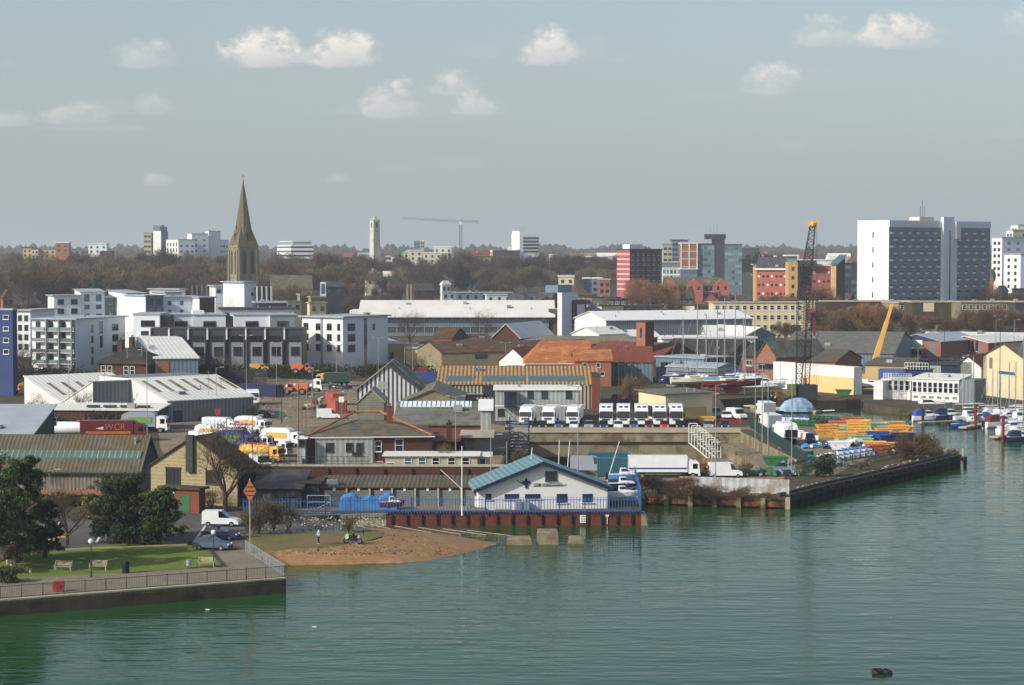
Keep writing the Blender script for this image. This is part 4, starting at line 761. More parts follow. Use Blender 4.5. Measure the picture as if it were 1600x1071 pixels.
# ---------------------------------------------------------------- the white housing scheme
b = Bld('white four storey apartment wing with balconies on its sunlit side', 'apartment block', (118, 560), (196, 585), ('L', 50), 500, 'render_grey', wside='render_white', name='apartment_block')
b.wallo.data.materials[0] = M('clad_light'); b.roof('flat', 'roof_membrane', .35, .8)
for i in range(3):
    for j in range(4):
        y = b.d*(.16+.29*i); z = b.h-1.6-2.9*j
        b.win('L', y-1.3, z, 1.2, 2.1, 'B'); b.win('L', y+1.5, z, 1.2, 1.9, 'd'); b.box('balcony', -1.5, y-2.6, z-1.5, -.003, y+2.6, z-1.35, 'white'); b.box('balcony_rail', -1.5, y-2.6, z-1.3, -1.42, y+2.6, z-.4, 'glass_green')
    b.box('party_wall', -1.7, b.d*(.02+.29*i)-.15, 0, -.003, b.d*(.02+.29*i)+.15, b.h+.1, 'render_grey')
for j in range(4): b.win('F', b.sx(144), b.h-2.6-2.9*j, .9, 1.6, 'd'); b.win('F', b.sx(180), b.h-2.6-2.9*j, 3.0, 1.6, 'd')
for j in range(2): b.win('F', b.sx(158), b.h-2.4-3.9*j, 1.2, 3.0, 'd')
b = Bld('white apartment wing at the far left behind the bare trees', 'apartment block', (48, 640), (86, 655), ('L', 26), 486, 'clad_light', wside='render_white', name='apartment_block'); b.roof('flat', 'roof_membrane', .4, .8)
for j in range(4):
    for y in (.3, .75): b.win('L', b.d*y, b.h-2.2-2.9*j, 1.1, 1.5, 'd')
b = Bld('tall white apartment bay with stacked windows beside the dark stair slot', 'apartment block', (209, 575), (250, 575), 16, 492, 'clad_light', wside='render_white', name='apartment_block'); b.roof('flat', 'roof_membrane', .3, .3)
for j in range(4): b.win('F', b.w*.55, b.h-2.4-2.9*j, 3.6, 1.5, 'd')
b.box('dark_slot', b.w+.01, 1.5, 0, b.w+2.6, 8, b.h-.3, 'clad_dark')
for i, (p0, p1, wl_) in enumerate(((264, 302, 'clad_light'), (303, 353, 'clad_light'), (366, 422, 'clad_light'), (422, 462, 'render_grey'))):
    b = Bld('x', 'apartment block', (p0, 590+i), (p1, 592+i), 15, 493, wl_, wside='render_white', name='apartment_block', group='white housing terrace bays'); b.root['label'] = ('white top storey apartment bay directly right of the tall white bay', 'white apartment bay with a bright angled side wall in mid terrace', 'white apartment bay left of the dark grey clad one', 'dark grey clad apartment bay with two windows')[i]
    b.roof('flat', 'roof_membrane', .3, .3); b.win('F', b.w*.5, b.h-2.5, 3.4 if i < 3 else 3., 1.5, 'd'); b.box('link_panel', b.w+.01, 1, 0, b.w+(13-2*i if i < 3 else .5)*.18+.2, 10, b.h-.4, 'clad_dark')
    if i == 1: b.box('roof_upstand', b.w*.0, 2, b.h+.3, b.w*.35, 9, b.h+1.2, 'white')
for i in range(8):
    p0 = 235+i*30
    b = Bld('x', 'town house', (p0, 562+i*.6), (p0+28, 562+i*.6), 12, 514.5, 'clad_dark', wside='concrete', name='town_house', group='dark clad terraced houses'); b.roof('flat', 'metal_dark', .2, .15)
    b.root['label'] = ('first', 'second', 'third', 'fourth', 'fifth', 'sixth', 'seventh', 'eighth')[i]+' dark clad town house from the left in the front terrace'
    b.win('F', b.w*.55, b.h-2.6, 3.2, 1.6, 'd'); b.box('party_wall', -.25, -.6, b.h-2.8, .15, -.003, b.h+.3, 'render_white')
    b.box('lower_wall', 1.2, -.25, 0, b.w-.3, -.003, b.h-3.6, 'render_grey'); b.win('F', b.w*.6, b.h-5.9, 2.2, 2.2, 'd').location.y = -.25
b = Bld('bright white apartment block with sunlit side full of windows', 'apartment block', (536, 575), (606, 592), ('L', 472), 497, 'clad_light', wside='render_white', name='apartment_block'); b.roof('flat', 'roof_membrane', .4, .8)
for j in range(3):
    for y in (.12, .35, .62, .92): b.win('L', b.d*(y-.02), b.h-2.5-2.9*j, 1.5 if y > .2 else .8, 1.6, 'd')
    b.win('F', b.sx(549), b.h-2.6-2.9*j, 3., 1.7, 'd')
b.box('slot', -.15, b.d*.49, 0, -.003, b.d*.54, b.h, 'render_grey'); b.win('F', b.sx(584), b.h-2.8, .8, 1.4, 'd'); b.box('stair_glass', b.sx(569), -.1, .5, b.sx(573), -.003, b.h-.4, 'glass')
for n_, (p0, p1, tp, Y) in enumerate(((85, 127, 463, 690), (127, 164, 457, 700), (164, 200, 466, 705), (200, 228, 459, 700), (228, 256, 463, 690), (256, 312, 465, 700), (312, 336, 466, 700))):
    b = Bld('x', 'apartment block', (p0, Y), (p1, Y+4), ('L', p0-10) if n_ in (0, 1) else 14, tp, ('clad_light', 'clad_light', 'clad_blue', 'clad_light', 'clad_blue', 'clad_light', 'brick_brown')[n_], wside='render_white', name='apartment_block', group='second row of white apartments')
    b.root['label'] = ('low white apartment with wrap around top window at the left end of the back row', 'apartment with bright white stair wall and tall glazed bays in the back row', 'blue grey balconied apartment in the back row', 'tall glazed apartment bay with raised monopitch roof', 'blue framed balcony bay of the back row', 'long pale apartment range with small square windows', 'brown clad balcony end of the back row')[n_]
    b.roof('mono' if n_ in (1, 3) else 'flat', 'roof_membrane', .9 if n_ in (1, 3) else .35, .6)
    nn_ = max(2, int(b.w/3.6))
    for j in range(3):
        for i in range(nn_): b.win('F', b.w*(i+.5)/nn_, b.h-1.9-3.0*j, 1.9 if n_ != 5 else 1.2, 2.3 if n_ in (1, 3) and j == 0 else 1.5, 'B' if n_ % 2 else 'd')
for n_, (p0, p1, tp, Y) in enumerate(((337, 382, 448, 760), (382, 400, 442, 740), (280, 290, 453, 770), (345, 460, 484, 640), (260, 285, 458, 740))):
    b = Bld('x', 'apartment block', (p0, Y), (p1, Y+3), 14, tp, 'clad_light', wside='render_white', name='apartment_block')
    b.root['label'] = ('white apartments under construction with scaffolding below the church', 'plain white wall block with one small window under the church tower', 'small white stair tower left of the scaffolding', 'low white penthouse with dark fascia behind the terrace', 'grey roofed apartment between the back row and the trees')[n_]
    b.roof('flat', 'clad_dark' if n_ == 3 else 'roof_membrane', .4, .8)
    if n_ in (0, 3, 4): b.grid('F', 6 if n_ == 3 else 4, [b.h-1.6], 1.8, 1.1, 'd')
    elif n_ == 1: b.win('F', b.w*.7, b.h-4, .8, .9, 'd')
b = Bld('dark glazed block with white fins right of the church base', 'office', (402, 740), (424, 742), 12, 450, 'clad_dark', name='office')
for i in range(4): b.box('fin', b.w*i/3-.25, -.4, 0, b.w*i/3+.25, -.003, b.h+.5, 'white')
b = Bld('dark curved roof building in front of the glazed block', 'building', (400, 690), (448, 692), 12, 474, 'clad_dark', ('flat', 'roof_membrane', .4), name='building')
sc = empty('scaffolding', (X(300, 742), 742, 0), 0, 'grey tube scaffolding tower beside the unfinished white apartments', 'scaffolding')
for i in range(7):
    for y in (0, 2): MB().tube((i*1.7, y, 0), (i*1.7, y, Zt(446, 742)), .07, n=4).build('standard', 'galv', sc)
for k in range(6): MB().tube((0, 0, 3.2+2.6*k), (10.2, 0, 3.2+2.6*k), .07, n=4).build('ledger', 'galv', sc)
# ---------------------------------------------------------------- middle distance and town
def hb(Y): return hgt(Y)
def BB(label, cat, A, Bp, dep, top, wall, roof=None, name='building', **k): return Bld(label, cat, A, Bp, dep, top, wall, roof, base=hgt(min(A[1], Bp[1])), name=name, **k)
# long hall with the white pitched roof and its glazed front
b = BB('long glass fronted hall with very wide white pitched roof', 'hall', (570, 800), (857, 800), 26, 492, 'glass_green', name='hall')
rs = zb(470, 813)-b.h-b.base; b.roof('x', 'roof_white', rs, 2.5, 'white'); b.ro.data.materials[0] = M('roof_pale')
b.box('spandrel', -.1, -.3, zb(511.5, 800)-b.base, b.w+.1, -.06, zb(499, 800)-b.base, 'clad_blue'); b.box('base_wall', -.1, -.3, -1, b.w+.1, -.06, zb(520, 800)-b.base, 'clad_grey'); b.box('west_porch', -6, 3, 0, -.003, 22, b.h+1.5, 'white')
for i in range(20): b.box('mullion', b.w*(i+.5)/20-.12, -.22, 0, b.w*(i+.5)/20+.12, -.01, b.h-.2, 'metal')
b = BB('plain white slab tower beside a dark red brick panel', 'office', (878, 775), (903, 790), ('L', 871), 459, 'clad_light', wside='render_white', name='office_building'); b.roof('flat', 'white', .3, .1)
b.box('framed_bay', b.w*.62, -1.2, b.h*.32, b.w*1.35, -.003, b.h*.84, 'brick_dark'); b.box('bay_panel', b.w*.75, -1.35, b.h*.48, b.w*1.22, -1.21, b.h*.74, 'clad_light')
for j in range(6): b.win('F', b.w*.66, b.h*(.1+.13*j), 1.4, 1.6, 'd')
b.box('plant_room', 1, 2, b.h+.3, b.w-1, 7, b.h+3, 'clad_blue')
b = BB('dark brown brick wing next to the glass fronted hall', 'building', (857, 802), (877, 798), 14, 483, 'brick_brown', ('flat', 'roof_membrane', .2), name='building')
b = BB('navy blue sloped roof block right of the white slab tower', 'building', (904, 800), (944, 806), 16, 487, 'navy', name='building'); b.roof('mono', 'navy', 3.5, .1)
b = BB('long white warehouse with bright wall end and small square windows', 'warehouse', (947, 700), (1175, 720), ('L', 898), 501, 'clad_grey', wside='white', name='warehouse'); rs = 1.6; b.roof('x', 'white', rs+1, .5, 'white')
for i in range(12):
    if i not in (3, 4): b.win('F', b.w*(.03+.085*i), 3.2, 1.4, 1.3, 'B'); b.win('F', b.w*(.03+.085*i), 1.2, 1.4, 1.2, 'B')
b = BB('white roofed small factory with blue edged gable', 'factory', (936, 640), (978, 648), ('L', 893), 523, 'white', name='factory'); b.roof('x', 'roof_white', 2.0, .4, 'white')
b = BB('low white roofed building with dark window strip', 'factory', (978, 650), (1030, 652), 18, 526, 'clad_blue', name='factory'); b.roof('x', 'roof_white', 1.6, .4); b.grid('F', 6, [1.6], 2.2, .9, 'd')
b = BB('bright white flat roofed warehouse behind the yacht masts', 'warehouse', (1035, 640), (1180, 645), 16, 530, 'render_white', name='warehouse'); b.roof('flat', 'white', .5, .6)
b = BB('grey gabled unit with small red lettering', 'unit', (1164, 650), (1212, 655), 24, 525, 'clad_blue', name='unit'); b.roof('y', 'roof_pale', zb(512, 652)-b.h-b.base, .5, 'clad_blue'); b.text('F', 'ABS', b.w*.5, b.h+.6, 1.6, 'p_red')
b = BB('low pale hall roof left of the small red lettered unit', 'unit', (1105, 660), (1163, 660), 22, 524, 'clad_pale', name='unit'); b.roof('x', 'roof_pale', 2.6, .4)
for p0, p1, t0, Y, m_, lb in ((940, 974, 479, 860, 'render_cream', 'cream rendered end block of the long grey flats'), (950, 1085, 468, 930, 'concrete_dark', 'long dark grey concrete block with flat roof'), (975, 1148, 479, 870, 'clad_dark', 'dark navy striped block of flats with white windows'), (925, 968, 466, 940, 'render_cream', 'upper cream block behind the flats'),
                       (1085, 1099, 478, 850, 'render_cream', 'small cream stair tower at the end of the dark flats')):
    b = BB(lb, 'flats', (p0, Y), (p1, Y+6), 14, t0, m_, ('flat', 'concrete_dark', .4), name='flats')
    if m_ == 'clad_dark': b.grid('F', 16, [b.h-1.6, b.h-4.4, b.h-7.2], 1.7, 1.4, 'W')
    elif 'long dark' in lb: b.grid('F', 14, [b.h-1.6], 1.5, 1.2, 'b')
for i, (p0, p1, t0, Y, wl_, lb) in enumerate(((1115, 1254, 474, 780, 'render_cream', 'long cream brick block of flats with rows of white windows'), (1273, 1290, 473, 800, 'stone', 'plain cream end wall of the long roofed flats'), (1290, 1430, 472, 850, 'brick_brown', 'long low flats behind the russet bare trees'), (1404, 1424, 474, 800, 'stone', 'short cream flats with white windows among trees'),
                                       (1425, 1500, 473, 790, 'concrete_dark', 'dark flats below the tall slab block'), (1501, 1585, 473, 780, 'concrete', 'flats with white window band behind the russet trees'), (1586, 1660, 473, 775, 'clad_dark', 'dark end of the flats at the right edge'))):
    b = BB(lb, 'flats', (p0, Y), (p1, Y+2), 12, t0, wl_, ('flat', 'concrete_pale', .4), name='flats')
    if i in (0, 3, 5): b.grid('F', 13 if i == 0 else (2 if i == 3 else 8), [b.h-1.7-3.6*j for j in range(4 if i < 5 else 2)], 1.3, 1.5, 'w')
    if i == 0: b.box('sill_band', 0, -.12, b.h-2.9, b.w, -.003, b.h-2.7, 'white')
    if i == 4: b.box('cream_panel', b.w*.23, -.2, b.h-3.4, b.w*.45, -.003, b.h-.1, 'render_cream')
# the big slab block
b = BB('big fourteen storey slab block with white end wall and grey window front', 'tower block', (1388, 930), (1546, 975), ('L', 1339), 346, 'clad_tower', wside='white_clad_side', name='tower_block')
b.roof('parapet', 'roof_membrane', .5, .2, 'clad_light'); w, h = b.w, b.h
b.box('top_band', -.02, -.35, h-2.6, w+.02, -.003, h+.3, 'clad_light'); b.box('stair_tower', w*.50, -1.6, 0, w*.605, -.003, h+2.2, 'clad_light'); b.box('stair_glazing', w*.558, -1.75, 1, w*.568, -1.6, h-4, 'glass'); b.box('white_fin', w*.608, -2.6, h-7.5, w*.655, -.36, h+.2, 'white'); b.box('white_link', w*.605, -.5, 0, w*.655, -.36, h-7.5, 'clad_light')
b.box('lift_house', w*.36, 4, h, w*.5, 10, h+2.2, 'render_cream')
for k in range(3): MB().tube((w*(.4+.02*k), 6, h+2), (w*(.4+.02*k), 6, h+7+3*(k % 2)), .09, n=4).build('aerial', 'metal_dark', b.ro)
for j in range(14):
    for i in range(11):
        if i in (6, 7) and False: continue
        f = (.035+.083*i+(.03 if j % 2 else 0)); x = w*(f if i < 6 else .67+.086*(i-6)+(.018 if j % 2 else 0))
        if i > 9 or (i > 5 and x > w*.98): continue
        if i < 6 and x > w*.49: continue
        z_ = h-4.4-j*(h-5)/13.2
        if z_ > 1: b.win('F', x, z_, 2.5, .8, 'T')
for j in range(6): b.win('L', b.d*.5, h-6-j*(h-8)/5.5, .6, 2.4, 'd')
b.done()
# white offices at the right edge
for lb, p0, p1, L_, t0, Y, wl_, rows in (('white office tower with narrow blue glass shaft at the right edge', 1565, 1600, 1549, 372, 1200, 'clad_light', 6), ('white office block with rows of square windows at the right edge', 1594, 1640, 1568, 398, 1150, 'clad_light', 5), ('grey topped rear office behind the white tower', 1582, 1640, 1571, 360, 1300, 'concrete_pale', 3), ('pale stone office top at the far right', 1590, 1650, 1578, 352, 1400, 'render_white', 2)):
    b = BB(lb, 'office', (p0, Y), (p1, Y+8), ('L', L_), t0, wl_, wside='render_white', name='office_building'); b.roof('flat', 'roof_membrane', .5)
    for j in range(rows):
        b.win('L', b.d*.3, b.h-3-3.6*j, 1.8, 1.5, 'd'); b.win('L', b.d*.7, b.h-3-3.6*j, 1.8, 1.5, 'd'); b.win('F', b.w*.3, b.h-3-3.6*j, 2.2, 1.6, 'B'); b.win('F', b.w*.7, b.h-3-3.6*j, 2.2, 1.6, 'B')
b = BB('small green domed hall at the foot of the slab block', 'hall', (1547, 1050), (1552, 1050), 5, 432, 'terracotta', name='hall'); MB().ball((b.w/2, 2.5, b.h), 2.6, 12, 6, sz=1.5).build('dome', 'green_box', b.root, True)
# red and ochre hotel
b = BB('long terracotta hotel wing with round windows and grey pitched roof', 'hotel', (1182, 1000), (1230, 996), 18, 422, 'terracotta', name='hotel'); b.roof('x', 'slate', 6, .6); b.box('white_eaves', -.7, -.8, b.h, b.w+.3, -.6, b.h+.8, 'white')
for j in range(4):
    for i in range(7): MB().tube((b.w*(i+.5)/7, .1, b.h-3-4.1*j), (b.w*(i+.5)/7, -.1, b.h-3-4.1*j), .62, n=10, cap=True).build('round_window', 'frame_white' if (i+j) % 3 == 0 else 'glass', b.root)
b = BB('ochre hotel stair tower with pale winged roof, taller one', 'tower', (1231, 985), (1246, 985), 10, 410, 'ochre', name='tower'); b.box('glazed_top', .2, .2, b.h, b.w-.2, 9.8, b.h+2.8, 'glass_green'); b.box('winged_roof', -1.2, -1, b.h+2.8, b.w+.6, 11, b.h+3.5, 'roof_pale')
for j in range(5): b.win('F', b.w*.5, b.h-3-2.2*2*j*.93, 1., 1.4, 'd')
b.d and b.box('swept_roof', b.w, 1, b.h-1, b.w+9, 9, b.h+.8, 'slate')
b = BB('terracotta hotel block with grey glazed panel behind the dockside crane', 'hotel', (1246, 990), (1298, 990), 16, 416, 'terracotta', ('flat', 'roof_pale', .9), name='hotel'); b.box('grey_panel', .8, -.2, b.h-9, 5.8, -.003, b.h-.8, 'clad_dark')
for j in range(4):
    for i in range(7):
        if i > 2 or j > 1: MB().tube((b.w*(i+.5)/7, .1, b.h-3-4.1*j), (b.w*(i+.5)/7, -.1, b.h-3-4.1*j), .62, n=10, cap=True).build('round_window', 'frame_white' if (i*2+j) % 3 == 0 else 'glass', b.root)
b = BB('ochre stair tower with swept blue roof at the right end of the hotel', 'tower', (1306, 985), (1320, 1000), ('L', 1299), 414, 'concrete_dark', wside='ochre', name='tower'); b.roof('monox', 'glass_green', 4.5, .8)
b = BB('ochre stair tower with pale roof at the left end of the hotel', 'tower', (1180, 1005), (1188, 1005), 10, 414, 'ochre', name='tower'); b.roof('monox', 'roof_pale', -1.5, 1.2, 'ochre')
b = BB('grey glazed office between the hotel and the slab block', 'office', (1320, 1040), (1339, 1040), 12, 412, 'clad_dark', ('flat', 'metal_dark', .3), name='office_building'); b.grid('F', 2, [b.h-2-3.6*j for j in range(5)], 2.6, 1.9, 'B')
b = BB('long white roofed building behind the hotel roofs', 'building', (1195, 1100), (1300, 1100), 20, 407, 'render_white', ('flat', 'white', .5), name='building')
# pink and purple student block
b = BB('student block with pink striped end and purple window front', 'apartment block', (984, 1100), (1034, 1112), ('L', 964), 391, 'purple', wside='pink', name='apartment_block'); b.roof('flat', 'purple', .6, .3)
for j in range(8):
    z_ = b.h-2.2-2.6*j; b.box('pale_band', -.12, 0, z_-.5, -.003, b.d, z_+.5, 'pink_pale')
    for i in range(6): b.win('F', b.w*(i+.5)/6, z_, 1.7, 1.4, 'W')
b.box('plant_room', b.w*.1, 3, b.h+.5, b.w*.5, 9, b.h+3, 'clad_light')
# glass and brick office with dark core
b = BB('eight storey office with brick end and green glass bands', 'office', (1064, 1250), (1089, 1250), 18, 381, 'brick_orange', name='office_building'); b.roof('flat', 'white', .6, .2)
for x in (0, .5, 1): b.box('white_rib', b.w*x-.3, -.2, 0, b.w*x+.3, -.003, b.h, 'white')
for k in range(4): b.box('white_band', 0, -.12, b.h-4.6*(k+1), b.w, -.003, b.h-4.6*(k+1)+.3, 'white')
for nm, p0, p1, t0, m_ in (('green glass banded wing left of the dark core', 1089, 1116, 382, 'clad_blue'), ('tall dark service core of the glass office', 1116, 1132, 374, 'clad_dark'), ('green glass banded wing right of the dark core', 1132, 1159, 383, 'clad_blue')):
    b = BB(nm, 'office', (p0, 1252), (p1, 1252), 18, t0, m_, ('flat', 'clad_dark', .5), name='office_building')
    if m_ == 'clad_blue':
        for j in range(7): b.grid('F', 5, [b.h-2-3.5*j], 1.9, 1.7, 'g')
    else: b.box('plant_room', -5, 3, b.h, b.w+1, 12, b.h+3, 'clad_dark'); [MB().tube((-4+2*k, 5, b.h+3), (-4+2*k, 5, b.h+6+k), .14, n=4).build('aerial', 'metal', b.root) for k in range(4)]
b = BB('low white office podium with brick panel', 'office', (1035, 1200), (1063, 1200), 16, 420, 'render_white', ('flat', 'white', .4), name='office_building'); b.grid('F', 5, [b.h-1.8, b.h-5], 1.5, 2.2, 'g')
b = BB('low blue grey office wing in front of the glass tower', 'office', (1063, 1195), (1090, 1195), 16, 421, 'clad_blue', ('flat', 'clad_light', .4), name='office_building'); b.grid('F', 6, [b.h-1.8, b.h-5], 1.2, 1.6, 'B')
b = BB('grey low roofed office with angular top storey', 'office', (1035, 1260), (1080, 1260), 20, 411, 'clad_grey', ('flat', 'roof_membrane', .8), name='office_building')
b = BB('beige concrete office behind the pink block', 'office', (1036, 1500), (1050, 1500), 14, 382, 'concrete_pale', ('flat', 'concrete_pale', .5), name='office_building'); b.grid('F', 2, [b.h-3-4*j for j in range(4)], 2, 1.4, 'd')
b = BB('blue grey office tower behind the brick ended office', 'office', (1050, 1550), (1075, 1550), 16, 376, 'clad_blue', ('flat', 'clad_dark', .6), name='office_building'); b.grid('F', 6, [b.h-3-3.6*j for j in range(6)], 1.4, 1.8, 'd')
b = BB('big dark curved exhibition shed on the skyline', 'shed', (1160, 2200), (1187, 2200), 60, 388, 'clad_dark', ('monox', 'clad_dark', -1), name='shed')
# long terracotta school with grey roof
b = BB('long brick school with grey slate roof and gabled bays', 'school', (1040, 1040), (1130, 1040), 16, 446, 'brick_orange', name='school'); b.roof('x', 'slate_moss', zb(434, 1048)-b.h-b.base, .5)
for i, px in enumerate((1048, 1085, 1127)):
    x = b.sx(px); q = MB(); zz = b.h
    q.add([(x-4, -2.5, -1), (x+4, -2.5, -1), (x+4, -2.5, zz), (x, -2.5, zz+3.2), (x-4, -2.5, zz), (x-4, 3, -1), (x+4, 3, -1), (x+4, 3, zz), (x, 3, zz+3.2), (x-4, 3, zz)], [(0, 1, 2, 3, 4), (1, 6, 7, 2), (0, 4, 9, 5), (2, 7, 8, 3), (3, 8, 9, 4)]); q.build('gabled_bay', ['terracotta'], b.root)
    for j in (-1.8, 1.8): b.win('F', x+j, zz-1.5, 1.2, 2.2, 'W').location.y = -2.5
b.grid('F', 16, [b.h-1.8], 1.4, 2.2, 'W'); b.grid('F', 16, [b.h-5.2], 1.4, 2.0, 'W')
# steel and glass offices, hospital-like towers on the left skyline
b = BB('tall beige office tower at the left of the white stepped offices', 'office', (240, 1700), (253, 1700), ('L', 236), 353, 'concrete_pale', ('flat', 'concrete_pale', .6), name='office_building')
b = BB('beige office wing with strips of windows on the left skyline', 'office', (225, 1705), (237, 1705), 12, 364, 'render_tan', ('flat', 'concrete_pale', .5), name='office_building'); b.wallo.data.materials[0] = M('concrete_pale'); b.grid('F', 2, [b.h-3-4*j for j in range(6)], 2.4, 1.2, 'd')
b = BB('white slab tower with grey blue plant storey', 'office', (252, 1650), (263, 1660), ('L', 240), 361, 'clad_blue', wside='white', name='office_building'); b.box('plant_storey', -.1, 1, b.h, b.w+.5, b.d, b.h+3.2, 'clad_blue')
for i, (p0, p1, L_, t0, m_, lb) in enumerate(((279, 305, 260, 375, 'clad_light', 'white stepped office with grid of dark windows'), (300, 326, 293, 366, 'clad_light', 'white office with sloping shoulder in the middle of the group'), (327, 345, 320, 362, 'clad_light', 'tall white office block with red brown roof edge'), (343, 358, 340, 376, 'clad_light', 'low white office wing left of the church spire'))):
    b = BB(lb, 'office', (p0, 1600+i*15), (p1, 1606+i*15), ('L', L_), t0, m_, wside='white', name='office_building'); b.roof('flat', 'roof_membrane', .5, .2)
    if i in (0,):
        for j in range(3):
            for k in range(4): b.win('L', b.d*(.14+.24*k), b.h-3.4-4.2*j, 2.4, 2.6, 'd')
    if i in (0, 1, 3): b.grid('F', 3 if i != 1 else 2, [b.h-4.6-4.2*j for j in range(3)], 2.0, 1.6, 'B')
b = BB('round cornered white office with glazed top storeys', 'office', (455, 1650), (490, 1655), ('L', 433), 383, 'clad_light', wside='render_white', name='office_building')
for j in range(4): b.box('window_band', -.1, -.1, b.h-2.4-3.3*j, b.w+.05, b.d, b.h-1.1-3.3*j, 'glass')
b.box('glass_top', 2, 2, b.h, b.w-1, b.d-2, b.h+2.6, 'glass_green'); b.box('top_slab', 1.4, 1.4, b.h+2.6, b.w-.4, b.d-1.4, b.h+3.2, 'white')
b = BB('white office tower with window bands and aerials on the skyline', 'office', (812, 1700), (842, 1706), ('L', 799), 366, 'clad_light', wside='render_white', name='office_building'); b.box('raised_end', .2, 1, b.h, 4.5, b.d-1, b.h+2.4, 'clad_light')
for j in range(5): b.grid('F', 6, [b.h-3.2-2.7*j], 2.0, 1.3, 'd', .18, 1)
for k in range(4): MB().tube((1+k*1.5, 4, b.h+2), (1+k*1.5, 4, b.h+5+k % 2), .12, n=4).build('aerial', 'metal', b.ro if hasattr(b, 'ro') else b.root)
b = BB('small white lower wing left of the skyline office tower', 'office', (793, 1690), (800, 1690), 10, 384, 'white', ('flat', 'white', .4), name='office_building')
for lb, p0, p1, t0, Y, wl_, rf in (('ochre and dark stepped concrete building at the left skyline', 36, 50, 388, 1800, 'render_tan', 'clad_dark'), ('second ochre block with dark glazed top', 50, 60, 390, 1795, 'render_cream', 'clad_dark'), ('pale cylinder and plant rooms left of the brick tower', 62, 87, 390, 1800, 'render_tan', 'clad_blue'), ('orange brick tower on the left skyline', 87, 108, 380, 1780, 'brick_orange', 'clad_light'),
        ('long blue grey office roof right of the brick tower', 108, 150, 390, 1800, 'clad_blue', 'clad_grey'), ('pale box shaped fly tower at the left skyline', 138, 167, 382, 1790, 'clad_light', 'white'), ('dark brick low block right of the pale fly tower', 156, 176, 394, 1770, 'brick_dark', 'brick_dark'),
        ('copper roofed civic hall left end', 620, 640, 395, 1660, 'portland', 'copper'), ('pale stone civic block', 640, 660, 392, 1640, 'portland', 'portland'), ('pale stone gallery wing behind trees', 661, 700, 396, 1640, 'portland', 'roof_pale'), ('white stone civic top block with two wings', 678, 706, 387, 1650, 'portland', 'white'), ('small round turret with conical roof', 603, 610, 399, 1640, 'portland', 'stone_spire'),
        ('dark blue chequered distant tower', 647, 656, 378, 2300, 'clad_blue', 'clad_blue'), ('narrow pink and white distant tower', 657, 663, 377, 2350, 'concrete_pale', 'white'), ('distant tan building with red roof behind the crane', 730, 765, 397, 1700, 'brick_orange', 'roof_red'), ('long dark low office below the skyline tower', 770, 812, 393, 1600, 'clad_dark', 'clad_dark'), ('tan stone apartment block on the skyline', 746, 785, 402, 1560, 'stone', 'roof_brown'),
        ('distant cream block right of the tree belt', 886, 897, 404, 1700, 'render_cream', 'roof_pale'), ('distant orange block with flat roof behind trees', 903, 922, 410, 1600, 'brick_orange', 'roof_pale'), ('long pale distant office low on the skyline', 895, 952, 397, 2100, 'concrete_pale', 'concrete_pale'), ('dark distant sheds behind the cream block', 910, 950, 402, 1900, 'clad_dark', 'roof_pale'), ('white distant house on the hill', 858, 870, 399, 2000, 'white', 'white'),
        ('cream flat building below the belt of trees', 873, 897, 433, 1180, 'render_cream', 'roof_pale'), ('dark blue small office near the cream flat building', 911, 922, 436, 1180, 'navy', 'roof_pale'), ('small brick office left of the pink block', 936, 953, 438, 1150, 'brick_orange', 'concrete_pale'), ('grey modern office between the brick offices', 926, 940, 436, 1200, 'clad_grey', 'white')):
    b = BB(lb, 'building', (p0, Y), (p1, Y), max(8, (p1-p0)*Y/F*.6), t0, wl_, name='building')
    b.roof('x' if rf in ('copper', 'roof_red') else 'flat', rf, 3 if rf in ('copper', 'roof_red') else .8, .4)
    nn_ = max(2, int(b.w/4)); rows = 2 if b.h > 8 else 1
    for j in range(rows): b.grid('F', min(nn_, 9), [b.h-2.4-3.6*j], 1.5, 1.5, 'd')
# old houses and roofs: middle distance clusters
random.seed(11)
def houses(n, p0, p1, y0, y1, lb, mats, rfs, grp):
    for i in range(n):
        px = p0+(p1-p0)*(i+.5)/n+random.uniform(-3, 3); py = random.uniform(y0, y1); Y = YG(py+22); Y = min(Y, 1500)
        Y = 1000+i*7 % 160; k = random.randrange(len(mats)); wpx = random.uniform(18, 30)
        b = BB('x', 'house', (px-wpx/2, Y), (px+wpx/2, Y+random.choice((-4, 4, 0))), 9, py, mats[k], name='house', group=grp); b.roof(random.choice(('x', 'y', 'x')), random.choice(rfs), random.uniform(3, 4.2), .4)
        b.root['label'] = lb % (('1st', '2nd', '3rd')[i] if i < 3 else '%dth' % (i+1))
        b.chimney(b.w*.8, 4, b.h+3, .9, 1.4); b.grid('F', 3, [b.h-1.5], 1.1, 1.5, 'W')
houses(6, 800, 880, 470, 474, 'old brick terraced house, %s from the left in the row above the white slab tower', ['brick_red', 'brick_orange'], ['slate', 'roof_brown'], 'houses above the white slab tower')
houses(5, 1105, 1180, 470, 474, 'pitched roof house, %s from the left behind the cream flats', ['brick_red', 'render_cream', 'brick_brown'], ['slate', 'roof_dark'], 'houses behind the cream flats')
houses(5, 1190, 1330, 470, 474, 'pitched roof house, %s from the left in front of the hotel', ['brick_red', 'brick_brown'], ['slate', 'roof_brown'], 'houses in front of the hotel')
